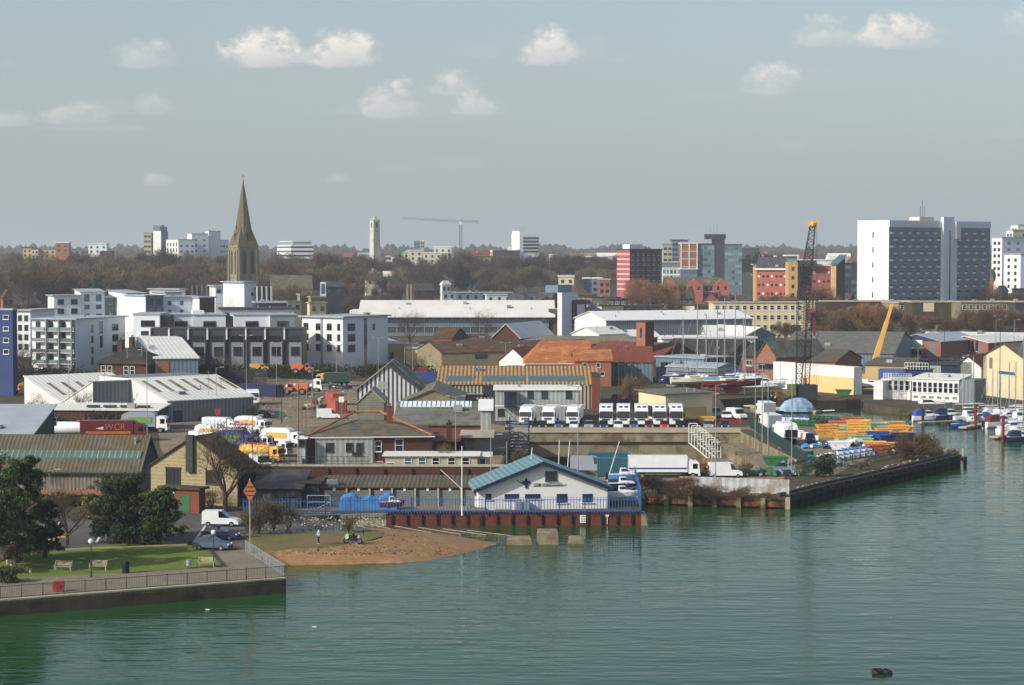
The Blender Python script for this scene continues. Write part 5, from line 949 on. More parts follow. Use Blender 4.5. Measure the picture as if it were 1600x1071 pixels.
for lb, p0, p1, L_, t0, Y, wl_, rk, rf, ris in (('red brick gabled house with tall brown roof at the left edge', 5, 21, 2, 465, 850, 'brick_orange', 'y', 'roof_brown', 3), ('wide dark roofed hall behind the cream block', 888, 926, 873, 462, 1000, 'brick_brown', 'hip', 'roof_brown', 5), ('church nave with mossy stone slate roof right of the spire', 424, 488, 421, 452, 950, 'stone', 'x', 'slate_moss', 6), ('dark slate roofed building with signboard panel behind the nave', 505, 538, 500, 448, 900, 'clad_dark', 'x', 'slate', 2),
        ('pale brick clubhouse block with flat roof', 486, 509, 482, 465, 800, 'stone', 'flat', 'concrete_pale', .4), ('lower pale block with orange brick panel', 484, 510, 480, 474, 780, 'render_cream', 'flat', 'concrete_pale', .4), ('pale stepped block in front of the nave', 447, 471, 445, 472, 790, 'render_cream', 'flat', 'concrete_pale', .4), ('pale square block beside the dark gable', 469, 480, 466, 461, 830, 'stone', 'flat', 'concrete_pale', .4),
        ('small white cupola tower with pyramid roof', 691, 704, 689, 445, 1050, 'white', 'hip', 'white', 2), ('white plant box below the cupola', 691, 711, 689, 457, 1040, 'white', 'flat', 'white', .3), ('long grey roof plant building with silver ducts', 712, 800, 710, 458, 1040, 'clad_blue', 'flat', 'roof_membrane', .4), ('low white walled range with plant on the right of the ducts', 760, 800, 758, 461, 1030, 'render_white', 'flat', 'roof_pale', .4),
        ('low dark roofed range behind bare trees', 600, 640, 598, 432, 1300, 'brick_brown', 'x', 'roof_pale', 3), ('sunlit jumble house with pale walls among trees', 572, 596, 570, 436, 1250, 'render_cream', 'x', 'roof_brown', 3), ('small pyramid roofed house among trees', 607, 628, 605, 448, 1150, 'brick_brown', 'hip', 'slate', 4), ('grey roofed row left of the white cupola', 648, 678, 646, 452, 1100, 'brick_brown', 'x', 'slate', 3),
        ('low house with small chimney and grey roof right of the slab block', 1552, 1590, 1548, 466, 1000, 'render_cream', 'x', 'slate', 2), ('orange brick house with small roof turret right of the slab block', 1560, 1575, 1556, 456, 1050, 'brick_orange', 'hip', 'slate', 3), ('dark block at the right edge above the flats', 1583, 1630, 1581, 452, 1080, 'clad_dark', 'flat', 'clad_dark', .4), ('brown brick range right of the slab block', 1566, 1590, 1564, 441, 1200, 'brick_brown', 'flat', 'roof_brown', .4),
        ('grey sloping roof range behind the white warehouse', 900, 1000, 898, 489, 880, 'clad_grey', 'x', 'roof_membrane', 2), ('cream gabled tower house among the slate roofs', 1076, 1084, 1072, 462, 1000, 'render_cream', 'y', 'roof_dark', 4), ('white rendered low building left of the brick tower', 835, 868, 833, 473, 950, 'clad_blue', 'flat', 'roof_membrane', .5), ('red tiled house wall behind the glass fronted hall', 850, 868, 848, 479, 860, 'brick_red', 'x', 'roof_red', 3)):
    b = BB(lb, 'building', (p0, Y), (p1, Y+3), ('L', L_), t0, wl_, name='building'); b.d = min(b.d, 20); b.roof(rk, rf, ris, .4)
    if wl_ not in ('clad_grey',): b.grid('F', max(2, min(9, int(b.w/3.5))), [b.h-2], 1.2, 1.5, 'd' if wl_ != 'clad_dark' else 'B')
sg = empty('advertising_sign', (X(505, 880), 880, hgt(880)), 0, 'tall cream sign panel with a blue picture above the pale blocks', 'sign'); z1 = Zt(441, 880)-hgt(880); z0 = Zt(463, 880)-hgt(880)
MB().box(-1.2, 0, z0, 1.2, .6, z1).build('panel', 'render_cream', sg); MB().box(-.8, -.1, z0+1, .8, -.003, z1-.8).build('picture', 'p_blue', sg); MB().box(-.3, .1, 0, .3, .5, z0).build('post', 'metal_dark', sg)
ch = empty('chimney_stacks', (X(637, 900), 900, hgt(900)), 0, 'pair of tall pale brick chimneys above the long white roof', 'chimney')
for k in (0, 1): MB().taper((k*1.6-.6, -.6, k*1.6+.4, .6), (k*1.6-.5, -.5, k*1.6+.3, .5), 0, Zt(445, 900)-hgt(900)).build('stack', 'stone', ch)
# church
Y = 960; ch = empty('church', (X(381, Y), Y, 0), R(33), 'tall stone church tower with broach spire', 'church'); ZC = lambda py: Zt(py, Y); s_ = 4.9; zt = ZC(385); zs = ZC(281)
MB().box(-s_, -s_, 0, s_, s_, zt).build('tower', 'stone', ch); MB().box(-s_-.35, -s_-.35, zt-.4, s_+.35, s_+.35, zt+.25).build('cornice', 'stone', ch); MB().box(-s_-.3, -s_-.3, ZC(432)-.4, s_+.3, s_+.3, ZC(432)).build('string_course', 'stone', ch)
oc = [(math.cos(R(22.5+45*i))*s_*1.0, math.sin(R(22.5+45*i))*s_*1.0) for i in range(8)]
mb = MB(); r0 = [(x, y, zt+.25) for x, y in oc]; mb.loft([r0, [(x*.02, y*.02, zs) for x, y in oc]])
for sx_ in (-1, 1):
    for sy_ in (-1, 1): mb.add([(sx_*(s_+.2), sy_*(s_+.2), zt+.25), (sx_*(s_+.2), -sy_*.5, zt+.25), (-sx_*.5, sy_*(s_+.2), zt+.25), (sx_*1.9, sy_*1.9, zt+10.5)], [(0, 1, 3), (0, 3, 2), (1, 2, 3), (0, 2, 1)])
mb.build('spire', 'stone_spire', ch)
MB().tube((0, 0, zs-.3), (0, 0, zs+2.6), .12).box(-.6, -.08, zs+1.4, .6, .08, zs+1.6).build('weather_vane', 'metal_dark', ch)
for a in range(4):
    rot = Matrix.Rotation(a*math.pi/2, 4, 'Z')
    for k in (-1, 1):
        mb = MB(); x = k*1.9; zb0, zb1 = ZC(428), ZC(391); pts = [(x-.9, zb0), (x+.9, zb0), (x+.9, zb1-1.4), (x+.5, zb1-.4), (x, zb1), (x-.5, zb1-.4), (x-.9, zb1-1.4)]
        mb.add([(p, -s_-.1, q) for p, q in pts]+[(p, -s_+.2, q) for p, q in pts], [tuple(range(7)), (0, 7, 8, 1), (1, 8, 9, 2)]); o = mb.build('belfry_opening', 'frame_dark', ch); o.matrix_local = rot
        MB().taper((k*(s_-.6)-.7, -s_-1.2, k*(s_-.6)+.7, -s_+.1), (k*(s_-.6)-.5, -s_-.5, k*(s_-.6)+.5, -s_+.1), 0, ZC(390)).build('buttress', 'stone', ch).matrix_local = rot
    mb = MB(); q0, q1 = ZC(380), ZC(352)       # gabled lucarne
    mb.add([(-1., -s_+.6, q0), (1., -s_+.6, q0), (1., -s_+1., q1-3), (0, -s_+1.2, q1), (-1., -s_+1., q1-3), (-1., -1, q0), (1., -1, q0), (1., -1, q1-3), (0, -1, q1), (-1., -1, q1-3)], [(0, 1, 2, 3, 4), (1, 6, 7, 2), (0, 4, 9, 5), (2, 7, 8, 3), (4, 3, 8, 9)])
    mb.build('lucarne', 'stone_spire', ch).matrix_local = rot
    MB().box(-.45, -s_+.5, q0+.8, .45, -s_+.9, q1-3.6).build('louvre', 'frame_dark', ch).matrix_local = rot
# civic clock tower
Y = 1650; ct = empty('clock_tower', (X(586, Y), Y, hgt(Y)), R(35), 'slender white stone clock tower with green pyramid cap', 'clock tower'); zt = Zt(345, Y)-hgt(Y); z_ = lambda py: Zt(py, Y)-hgt(Y)
MB().taper((-3.2, -3.2, 3.2, 3.2), (-2.8, -2.8, 2.8, 2.8), 0, zt).build('shaft', 'portland', ct); MB().taper((-3.2, -3.2, 3.2, 3.2), (-.2, -.2, .2, .2), zt, z_(338)).build('cap', 'copper', ct)
for a in range(4):
    rot = Matrix.Rotation(a*math.pi/2, 4, 'Z'); MB().box(-.7, -2.95, zt-5.5, .7, -2.7, zt-1.5).build('belfry_opening', 'frame_dark', ct).matrix_local = rot; MB().tube((0, -2.8, zt-8), (0, -3.05, zt-8), 1.0, n=12, cap=True).build('clock_face', 'copper', ct).matrix_local = rot
# tower crane
def lattice(mb, a, b, w0, w1, nseg, r, tri=False):
    a = Vector(a); b = Vector(b); d = (b-a).normalized(); u = d.cross(Vector((0, 1, 0))); u = u.normalized() if u.length > .1 else Vector((1, 0, 0)); v = d.cross(u).normalized()
    cs = [(-1, -1), (1, -1), (1, 1), (-1, 1)] if not tri else [(-1, -1), (1, -1), (0, 1)]
    P = lambda t, c: a.lerp(b, t)+u*c[0]*(w0+(w1-w0)*t)/2+v*c[1]*(w0+(w1-w0)*t)/2
    for c in cs: mb.tube(P(0, c), P(1, c), r, n=4)
    for i in range(nseg):
        for k in range(len(cs)):
            c0, c1 = cs[k], cs[(k+1) % len(cs)]; t0, t1 = i/nseg, (i+1)/nseg
            mb.tube(P(t0, c0 if i % 2 else c1), P(t1, c1 if i % 2 else c0), r*.6, n=3); mb.tube(P(t1, c0), P(t1, c1), r*.5, n=3)
    return mb
Y = 1550; tcx = empty('tower_crane', (X(720, Y), Y, hgt(Y)), 0, 'grey tower crane with long level jib on the skyline', 'tower crane'); z_ = lambda py: Zt(py, Y)-hgt(Y); k = Y/F
lattice(MB(), (0, 0, 0), (0, 0, z_(349)), 2.0, 2.0, 22, .14).build('mast', 'metal_dark', tcx); lattice(MB(), (0, 0, z_(346)), (-91*k, -6, z_(341)), 1.9, 1.3, 30, .1, True).build('jib', 'galv', tcx); lattice(MB(), (0, 0, z_(346)), (29*k, 2, z_(346)), 1.9, 1.5, 9, .1, True).build('counter_jib', 'galv', tcx)
MB().box(23*k, 1, z_(350), 28*k, 3, z_(345)).build('counterweight', 'concrete_pale', tcx); MB().box(-1.2, -2.6, z_(351), 1., -1, z_(347)).build('cab', 'frame_white', tcx); lattice(MB(), (0, 0, z_(348)), (0, 0, z_(342)), 1.6, .4, 3, .15).build('tower_top', 'galv', tcx)
# dockside lattice crane
Y = 440; dc = empty('dockside_crane', (X(1250, Y), Y, 0), 0, 'tall black lattice boom crane with yellow head at the boatyard', 'crane'); x_ = lambda px, z=0: X(px, Y, z)-X(1250, Y)
zt = Zt(352, Y); top = (x_(1272, zt), 2, zt)
lattice(MB(), (x_(1240, 8)+1, 0, 3.2), (x_(1258, 20)-.2, .6, zt*.62), 1.0, 2.5, 18, .09).build('boom_foot', 'metal_dark', dc); lattice(MB(), (x_(1258, 20)-.2, .6, zt*.62), top, 2.5, 1.0, 14, .085).build('boom_top', 'metal_dark', dc)
lattice(MB(), (x_(1262), 1.2, 3.2), (x_(1267, 20), 1.6, zt*.62), .9, 1.4, 18, .07).build('boom_back', 'metal_dark', dc)
MB().ball((top[0], top[1], zt+.2), .8, 8, 5).box(top[0]-.9, top[1]-.4, zt-.3, top[0]+.9, top[1]+.4, zt+.9).build('boom_head', 'p_yellow', dc)
for dx in (-.9, .9, 1.1): MB().tube((top[0]+dx*.8, top[1], zt), (x_(1262)+dx*2, 0, 4), .03, n=3).build('cable', 'metal_dark', dc)
MB().box(-2.2, -2, 1.2, 3.4, 2, 4.2).build('machine_house', 'metal_dark', dc); MB().box(-2.8, -2.4, 2, -1.2, -.4, 4.4).build('cab', 'olive_' if 0 else 'p_olive', dc)
for sg_ in (-1, 1): MB().box(-3, sg_*2-.5, .0, 3.5, sg_*2+.5, 1.2).build('crawler_track', 'black', dc)
MB().tube((x_(1262), -1, 20), (x_(1271)-.9, -1, zt*.5), .3, n=5).box(x_(1271, 15)-.2, -1.2, 14.5, x_(1271, 15)+.3, -.8, 18).build('hook_block', 'hull_red', dc)
# yellow telescopic crane
Y = 505; mc = empty('mobile_crane', (X(1366, Y), Y, 0), 0, 'yellow telescopic mobile crane with raised boom', 'crane'); x_ = lambda px, z=0: X(px, Y, z)-X(1366, Y)
a = Vector((x_(1360, 4), 0, 2.4)); e = Vector((x_(1394, 18), 0, Zt(475, Y)))
for i, (t0, t1, wd) in enumerate(((0, .48, 1.15), (.48, .75, .9), (.75, 1, .65))):
    p, q = a.lerp(e, t0), a.lerp(e, t1); MB().tube(p, q, wd*.8, wd*.72, n=4, cap=True).build('boom_section', 'p_yellow', mc)
MB().box(-3, -1.4, 1.2, 5, 1.4, 2.6).build('chassis', 'p_yellow', mc); MB().tube(a+Vector((1.6, 0, 0)), a.lerp(e, .3), .22).build('ram', 'metal', mc); MB().box(-2.2, -1.5, 2.6, -.4, -.2, 4.2).build('cab', 'p_yellow', mc)
for i in range(3):
    for s_g in (-1, 1): MB().tube((-2+2.6*i, s_g*1.3-.2, .6), (-2+2.6*i, s_g*1.3+.2, .6), .6, n=12, cap=True).build('wheel', 'tyre', mc)
# ---------------------------------------------------------------- vehicles (x forward, y left, origin on the ground)
def wheels(root, xs, hw, r=.32):
    for x in xs:
        for sg in (-1, 1):
            o = MB().tube((x, sg*(hw-.22), r), (x, sg*hw, r), r, n=14, cap=True).build('wheel', 'tyre', root)
            MB().tube((x, sg*(hw-.02), r), (x, sg*(hw+.012), r), r*.58, n=10, cap=True).build('rim', 'rim', o)
def side_ring(prof, hw, tuck=0.):              # closed body: side profile pushed to both sides, top edges tucked in
    zs = [p[1] for p in prof]; z0, z1 = min(zs), max(zs)
    k = lambda z: hw-tuck*max(0, (z-z0)/(z1-z0))**2
    return [[(x, -k(z), z) for x, z in prof], [(x, k(z), z) for x, z in prof]]
def car(c, kind='hatch'):
    r = empty('parked_car'); L_ = dict(hatch=4.0, suv=4.5, van=4.3, bigvan=5.6)[kind]; hw = dict(hatch=.84, suv=.92, van=.88, bigvan=1.0)[kind]; f = L_/2
    P = dict(hatch=[(-f, .35), (-f+.02, .8), (-f+.15, .98), (-.1, 1.0), (f-1.15, .96), (f-.2, .74), (f, .5), (f, .3)],
             suv=[(-f, .4), (-f+.02, .9), (-f+.1, 1.1), (0, 1.12), (f-1.1, 1.08), (f-.15, .9), (f, .6), (f, .35)],
             van=[(-f, .35), (-f+.02, 1.7), (-f+.12, 1.82), (-.2, 1.84), (-.15, 1.05), (f-1.0, 1.02), (f-.2, .8), (f, .5), (f, .3)],
             bigvan=[(-f, .4), (-f+.02, 2.3), (-f+.12, 2.45), (.7, 2.5), (.9, 1.35), (f-.9, 1.3), (f-.15, 1.05), (f, .6), (f, .35)])[kind]
    G_ = dict(hatch=[(-f+.18, .97), (-f+.55, 1.42), (-f+1.4, 1.5), (0, 1.46), (f-1.2, .95)], suv=[(-f+.12, 1.09), (-f+.35, 1.68), (-f+1.5, 1.76), (.1, 1.72), (f-1.15, 1.06)],
              van=[(-.25, 1.02), (-.25, 1.8), (.05, 1.8), (f-1.05, 1.0)], bigvan=[(.65, 1.32), (.65, 2.4), (1.1, 2.3), (f-.95, 1.28)])[kind]
    MB().loft(side_ring(P, hw, .05)).build('body', 'p_'+c, r); MB().loft(side_ring(G_, hw-.03, .16)).build('windows', 'carglass', r)
    t = sorted(G_, key=lambda p: -p[1])[:2]; a, b_ = min(t[0][0], t[1][0]), max(t[0][0], t[1][0]); zt = max(p[1] for p in G_)
    MB().box(a-.1, -hw+.2, min(t[0][1], t[1][1])-.02, b_+.1, hw-.2, zt+.04).build('roof', 'p_'+c, r)
    if kind in ('hatch', 'suv'):
        for x in (-f+.5, -.1): MB().box(x, -hw+.09, .98, x+.1, hw-.09, zt-.06).build('pillar', 'p_'+c, r)
    wheels(r, (-f+.75, f-.8), hw, .34 if kind == 'suv' else .31)
    for sg in (-1, 1): MB().box(f-.12, sg*(hw-.25)-.14, .58, f+.015, sg*(hw-.25)+.14, .74).build('headlight', 'frame_white', r); MB().box(-f-.012, sg*(hw-.14)-.09, .7, -f+.05, sg*(hw-.14)+.09, .98).build('tail_light', 'p_red', r)
    MB().box(-f-.03, -hw+.03, .3, -f+.1, hw-.03, .5).box(f-.1, -hw+.03, .26, f+.03, hw-.03, .46).build('bumper', 'black' if kind != 'van' else 'p_'+c, r); MB().box(-f-.04, -.26, .52, -f-.01, .26, .64).build('number_plate', 'p_yellow', r)
    if kind in ('van', 'bigvan'): MB().box(-f-.02, -hw+.2, 1.1 if kind == 'van' else 1.4, -f+.03, hw-.2, 1.6 if kind == 'van' else 2.0).build('rear_window', 'carglass', r)
    return r
def cab(r, c, x0, L_, hw, z0, z1, roof=None):   # lorry cab: x0 front bumper going backwards
    P = [(x0-L_, z0), (x0-L_, z1), (x0-.5, z1), (x0-.12, z1-.35), (x0, z0+.75), (x0, z0)]
    MB().loft(side_ring(P, hw, .05)).build('cab', 'p_'+c, r)
    MB().add([(x0-.0, -hw+.12, z0+.85), (x0-.0, hw-.12, z0+.85), (x0-.12, hw-.18, z1-.38), (x0-.12, -hw+.18, z1-.38)], [(0, 1, 2, 3)]).build('windscreen', 'carglass', r).location.x = .03
    for sg in (-1, 1):
        MB().box(x0-1.2, sg*(hw-.01)-.02, z0+.8, x0-.4, sg*(hw-.01)+.02, z1-.45).build('side_window', 'carglass', r); MB().box(x0-.1, sg*(hw+.12)-.08, z0+.9, x0+.08, sg*(hw+.12)+.08, z1-.5).build('mirror', 'black', r)
        MB().box(x0-.02, sg*(hw-.35)-.22, z0+.02, x0+.02, sg*(hw-.35)+.22, z0+.22).build('headlight', 'frame_white', r)
    MB().box(x0-.02, -.7, z0+.3, x0+.03, .7, z0+.62).build('grille', 'black' if roof is None else 'frame_dark', r); MB().box(x0-.3, -hw, z0-.35, x0+.06, hw, z0).build('bumper', 'p_'+c, r)
def lorry(c='white', body='white', L_=8.5, kind='box', hb_=2.5):
    r = empty('lorry'); f = L_/2; hw = 1.2; cab(r, c, f, 1.9, hw, .85, 2.95)
    MB().box(-f, -.45, .75, f-.4, .45, 1.05).build('chassis', 'metal_dark', r)
    x1 = f-2.1
    if kind == 'box':
        MB().box(-f, -hw-.03, 1.1, x1, hw+.03, 1.1+hb_).build('box_body', 'p_'+body, r); MB().box(-f-.02, -hw, 1.1, -f, hw, 1.1+hb_-.1).build('rear_doors', 'galv', r)
        MB().loft([[(x1+.02, -1, 2.9), (x1+.02, 1, 2.9), (x1+.02, 1, 1.1+hb_-.1), (x1+.02, -1, 1.1+hb_-.1)], [(x1+.9, -.9, 2.96), (x1+.9, .9, 2.96), (x1+.9, .9, 3.05), (x1+.9, -.9, 3.05)]]).build('wind_deflector', 'p_'+c, r)
    elif kind == 'tank':
        rings = []
        for x, q in ((-f, .4), (-f+.15, .9), (-f+.4, 1.05), (x1-.4, 1.05), (x1-.15, .9), (x1, .4)): rings.append([(x, 1.12*q*math.cos(t*math.pi/6), 2.2+q*math.sin(t*math.pi/6)) for t in range(12)])
        MB().loft(rings).build('tank', 'p_'+body, r, True)
        for k in range(5): MB().box(-f+.8+k*.95, -.5, 3.2, -f+1.3+k*.95, .5, 3.4).build('hatch', 'orange_' if 0 else 'p_orange', r)
    elif kind == 'refuse':
        P = [(-f, 1.3), (-f-.3, 2.0), (-f, 3.2), (-f+.8, 3.6), (x1-.6, 3.65), (x1, 3.3), (x1, 1.1)]
        MB().loft(side_ring(P, hw, .12)).build('refuse_body', 'p_'+body, r); MB().box(-f-.36, -hw+.2, 1.4, -f-.1, hw-.2, 2.6).build('hopper', 'black', r); MB().box(-f+1.2, -hw-.05, 1.7, x1-.6, -hw+.02, 2.8).build('side_panel', 'p_yellow' if body == 'white' else 'p_lime', r)
    elif kind == 'flat':
        MB().box(-f, -hw, 1.05, x1, hw, 1.25).build('flat_bed', 'timber', r); MB().box(x1-.15, -hw, 1.25, x1, hw, 2.6).build('headboard', 'p_'+c, r)
        for sg in (-1, 1): MB().box(-f, sg*hw-.03, 1.25, x1-.2, sg*hw+.03, 1.7).build('drop_side', 'p_'+body, r)
    wheels(r, (-f+1.1, -f+2.3, f-1.2) if L_ > 7 else (-f+1.1, f-1.1), hw, .5); return r
def tractor():                                  # tall high-roofed lorry seen nose on
    r = empty('lorry'); f = 3.2; hw = 1.25; cab(r, 'white', f, 2.3, hw, .9, 3.2, 1)
    MB().add([(f+.03, -hw+.1, 1.62), (f+.03, hw-.1, 1.62), (f-.06, hw-.14, 2.9), (f-.06, -hw+.14, 2.9)], [(0, 1, 2, 3)]).build('windscreen', 'carglass', r).location.x = .03
    MB().loft(side_ring([(f-2.3, 3.15), (f-2.3, 3.95), (f-1.5, 4.0), (f-.7, 3.75), (f-.35, 3.2)], hw-.05, .15)).build('high_roof', 'p_white', r)
    for sg in (-1, 1): MB().box(f-1.0, sg*.5-.3, 3.5, f-.52, sg*.5+.3, 3.8).build('roof_window', 'carglass', r)
    MB().box(-f-3, -hw, 1.1, f-2.5, hw, 3.7).build('box_body', 'clad_light', r); wheels(r, (-f-2, -f-.8, f-1.2), hw, .5); return r
def container(c, L_=6.):
    r = empty('container'); mb = MB(); mb.box(-L_/2, -1.2, .1, L_/2, 1.2, 2.6).build('body', 'c_'+c, r)
    for x in (-L_/2, L_/2): MB().box(x-.09, -1.26, .05, x+.09, 1.26, .2).box(x-.09, -1.26, 2.5, x+.09, 1.26, 2.66).build('end_frame', 'p_'+c, r)
    for k in (-.8, -.3, .3, .8): MB().tube((L_/2+.05, k, .2), (L_/2+.05, k, 2.5), .035, n=4).build('lock_rod', 'galv', r)
    return r
for k_ in ('blue', 'orange', 'teal', 'red', 'white', 'darkgreen', 'navy', 'green', 'maroon'):
    r0 = {'blue': (40, 84, 170), 'orange': (206, 84, 44), 'teal': (40, 110, 130), 'red': (170, 44, 36), 'white': (220, 220, 216), 'darkgreen': (24, 74, 48), 'navy': (34, 46, 90), 'green': (46, 120, 66), 'maroon': (110, 30, 40)}[k_]; D('c_'+k_, r0, 'rib', .5, .15, .5, per=.28, ax=0, bump=.6)
def skip(c, big=False):
    r = empty('skip'); L_ = 3.6 if not big else 6.0; hw = .85 if not big else 1.15; h = 1.25 if not big else 1.9; b0 = L_*.29 if not big else L_*.47
    ou = [[(-b0, -hw+.1, .05), (b0, -hw+.1, .05), (b0, hw-.1, .05), (-b0, hw-.1, .05)], [(-L_/2, -hw, h), (L_/2, -hw, h), (L_/2, hw, h), (-L_/2, hw, h)], [(-L_/2+.12, -hw+.1, h), (L_/2-.12, -hw+.1, h), (L_/2-.12, hw-.1, h), (-L_/2+.12, hw-.1, h)], [(-b0+.1, -hw+.2, .2), (b0-.1, -hw+.2, .2), (b0-.1, hw-.2, .2), (-b0+.1, hw-.2, .2)]]
    MB().loft(ou).build('tub', 'p_'+c, r)
    for sg in (-1, 1): MB().box(-L_/2, sg*(hw+.03)-.05, h-.12, L_/2, sg*(hw+.03)+.05, h+.02).build('rim', 'p_'+c, r)
    for x in (-L_*.2, L_*.2): MB().tube((x, -hw-.1, h*.6), (x, hw+.1, h*.6), .06).build('lifting_lug', 'metal_dark', r)
    return r
def bin_(c, lid=None):                          # four wheeled refuse bin
    r = empty('wheelie_bin'); MB().taper((-.55, -.45, .55, .45), (-.68, -.55, .68, .55), .15, 1.15).build('body', 'p_'+c, r)
    rg = [[(x, .57*math.cos(t*math.pi/5), 1.13+.28*math.sin(t*math.pi/5)) for t in range(6)] for x in (-.7, .7)]; MB().loft(rg).build('lid', 'p_'+(lid or c), r)
    for x in (-.5, .5):
        for y in (-.4, .4): MB().tube((x-.03, y, .09), (x+.03, y, .09), .09, n=6, cap=True).build('wheel', 'tyre', r)
    return r
def hull(L_, B_, fb, keel=0., sheer=.25, tr=.8):
    rings = []
    for i in range(9):
        t = i/8; x = -L_/2+L_*t; w = B_/2*(tr+(1-tr)*min(1, t*3)) if t < .35 else B_/2*max(.02, (1-((t-.35)/.65)**2.2)); z = fb+sheer*(t**2)*fb*1.6; k = -.35-keel*.0+(t**3)*.5
        rings.append([(x, 0, k), (x, -w*.62, k+.28), (x, -w*.95, k+.65), (x+(.25 if t == 1 else 0), -w, z), (x+(.25 if t == 1 else 0), w, z), (x, w*.95, k+.65), (x, w*.62, k+.28)])
    return MB().loft(rings)
def boat(kind, hc='white', L_=7., tc='white', mast=0, canopy=None):
    r = empty('boat'); B_ = L_*.33; fb = .85+L_*.03
    hull(L_, B_, fb, tr=.85 if kind == 'motor' else .6).build('hull', 'p_'+hc, r)
    MB().prism([(-L_/2+.1, -B_*.4), (L_*.1, -B_*.45), (L_*.38, -B_*.2), (L_*.47, 0), (L_*.38, B_*.2), (L_*.1, B_*.45), (-L_/2+.1, B_*.4)], fb-.05, fb+.07).build('deck', 'p_cream', r)
    if kind == 'motor':
        MB().loft(side_ring([(-L_*.12, fb+.05), (-L_*.1, fb+1.15), (L_*.08, fb+1.15), (L_*.19, fb+.5), (L_*.34, fb+.3), (L_*.38, fb+.05)], B_*.36, .2)).build('cabin', 'p_'+tc, r)
        MB().loft(side_ring([(-L_*.08, fb+.62), (-L_*.08, fb+1.05), (L_*.085, fb+1.05), (L_*.165, fb+.62)], B_*.36, .1)).build('cabin_window', 'carglass', r)
        if canopy: MB().loft(side_ring([(-L_*.42, fb+.05), (-L_*.38, fb+1.1), (-L_*.25, fb+1.45), (-L_*.1, fb+1.35), (-L_*.1, fb+.05)], B_*.38, .2)).build('canopy', 'p_'+canopy, r)
        MB().box(-L_/2-.45, -.22, .1, -L_/2-.05, .22, 1.35).build('outboard_motor', 'black', r)
        for sg in (-1, 1): MB().tube((L_*.1, sg*B_*.42, fb+.6), (L_*.45, sg*.12, fb+.95), .03, n=4).tube((L_*.3, sg*B_*.33, fb), (L_*.3, sg*B_*.27, fb+.8), .03, n=4).build('rail', 'galv', r)
        if mast: MB().tube((-.1*L_, 0, fb+1), (-.12*L_, 0, fb+1+mast), .05, n=4).build('aerial', 'galv', r)
    else:
        MB().loft(side_ring([(-L_*.2, fb+.05), (-L_*.18, fb+.5), (L_*.14, fb+.42), (L_*.24, fb+.05)], B_*.28, .12)).build('coach_roof', 'p_'+tc, r)
        MB().box(-L_*.12, -B_*.29, fb+.2, L_*.1, B_*.29, fb+.34).build('cabin_window', 'carglass', r)
        mh = mast or L_*1.25; m_ = MB().tube((L_*.06, 0, fb), (L_*.06, 0, fb+mh), .13, .09).build('mast', 'galv', r)
        for k in (.45, .72): MB().tube((L_*.06, -.9, fb+mh*k), (L_*.06, .9, fb+mh*k), .03, n=4).build('spreader', 'galv', m_)
        MB().tube((L_*.06, 0, fb+1.1), (-L_*.4, 0, fb+1.05), .13, n=6).build('boom', 'p_'+(canopy or 'navy'), r)
        for p in ((L_*.49, 0), (-L_*.49, 0), (L_*.04, -B_*.48), (L_*.04, B_*.48)): MB().tube((p[0], p[1], fb), (L_*.06, 0, fb+mh*.97), .015, n=3).build('stay', 'galv', r)
        if kind == 'keel':                      # ashore on props, keel and red bottom showing
            MB().loft([[(-L_*.1, -.1, -1.7), (L_*.12, -.1, -1.7), (L_*.12, .1, -1.7), (-L_*.1, .1, -1.7)], [(-L_*.16, -.15, -.3), (L_*.2, -.15, -.3), (L_*.2, .15, -.3), (-L_*.16, .15, -.3)]]).build('keel', 'hull_red', r)
            for x in (-L_*.25, L_*.2):
                for sg in (-1, 1): MB().tube((x, sg*B_*.55, -1.8), (x, sg*B_*.4, .2), .06, n=4).build('prop', 'timber', r)
    return r
PROTO = {}
USED = set()
def place(key, fn, px, py, yaw, label, cat, group=None, z=0., Y=None, s=1., dz=0.):
    if Y is None: x, Y, _ = G(px, py, z)
    else: x = X(px, Y, z)
    if key not in PROTO: PROTO[key] = fn(); o = PROTO[key]
    else: o = copy_tree(PROTO[key])
    o.location = (x, Y, z+dz); o.rotation_euler = (0, 0, R(yaw)); o.scale = (s, s, s)
    for k in ('label', 'category', 'group'):
        if k in o: del o[k]
    return tag(o, label, cat, group)
# cars by the lawn (headings: 0 points right, 90 away from us)
place('van_w', lambda: car('white', 'van'), 346, 822, -4, 'small white van parked broadside beside the lawn car park shrubs', 'van')
place('hatch_navy', lambda: car('navy'), 345, 843, -8, 'dark navy hatchback parked between the white van and the blue grey car', 'car')
place('hatch_steel', lambda: car('steel'), 332, 859, -10, 'blue grey hatchback parked nearest the promenade ramp', 'car')
place('suv_silver', lambda: car('silver', 'suv'), 40, 858, 170, 'silver off-road car with spare wheel under the left pine tree', 'car')
# nose-on lorries above the dock
for i, (px, k) in enumerate(((825, 0), (860, 0), (898, 0))): place('box_lorry', lambda: lorry('white', 'white', 8.5, 'box', 2.3), px, 663, -97, ('left', 'middle', 'right')[i]+' of the three white box lorries parked nose on above the dry dock', 'lorry', 'white box lorries above the dock')
for i, px in enumerate((947, 974, 1002, 1030, 1056)): place('tractor', tractor, px, 665.5, -93, ('first', 'second', 'third', 'fourth', 'fifth')[i]+' from the left of the five tall white horse boxes above the dry dock', 'lorry', 'tall white high roofed lorries')
cc = ['grey', 'navy', 'black', 'steel', 'white', 'silver', 'navy', 'white', 'steel', 'maroon', 'red', 'black', 'silver', 'navy']
for i, px in enumerate((797, 825, 848, 873, 897, 920, 943, 966, 990, 1014, 1038, 1062, 1107, 1132)):
    place('hatch_'+cc[i], lambda: car(cc[i]), px, 670.8, -92, '%s hatchback, %s from the left along the dock parapet' % (cc[i], ORD(i+1)), 'car', 'cars parked along the dock parapet', dz=.02)
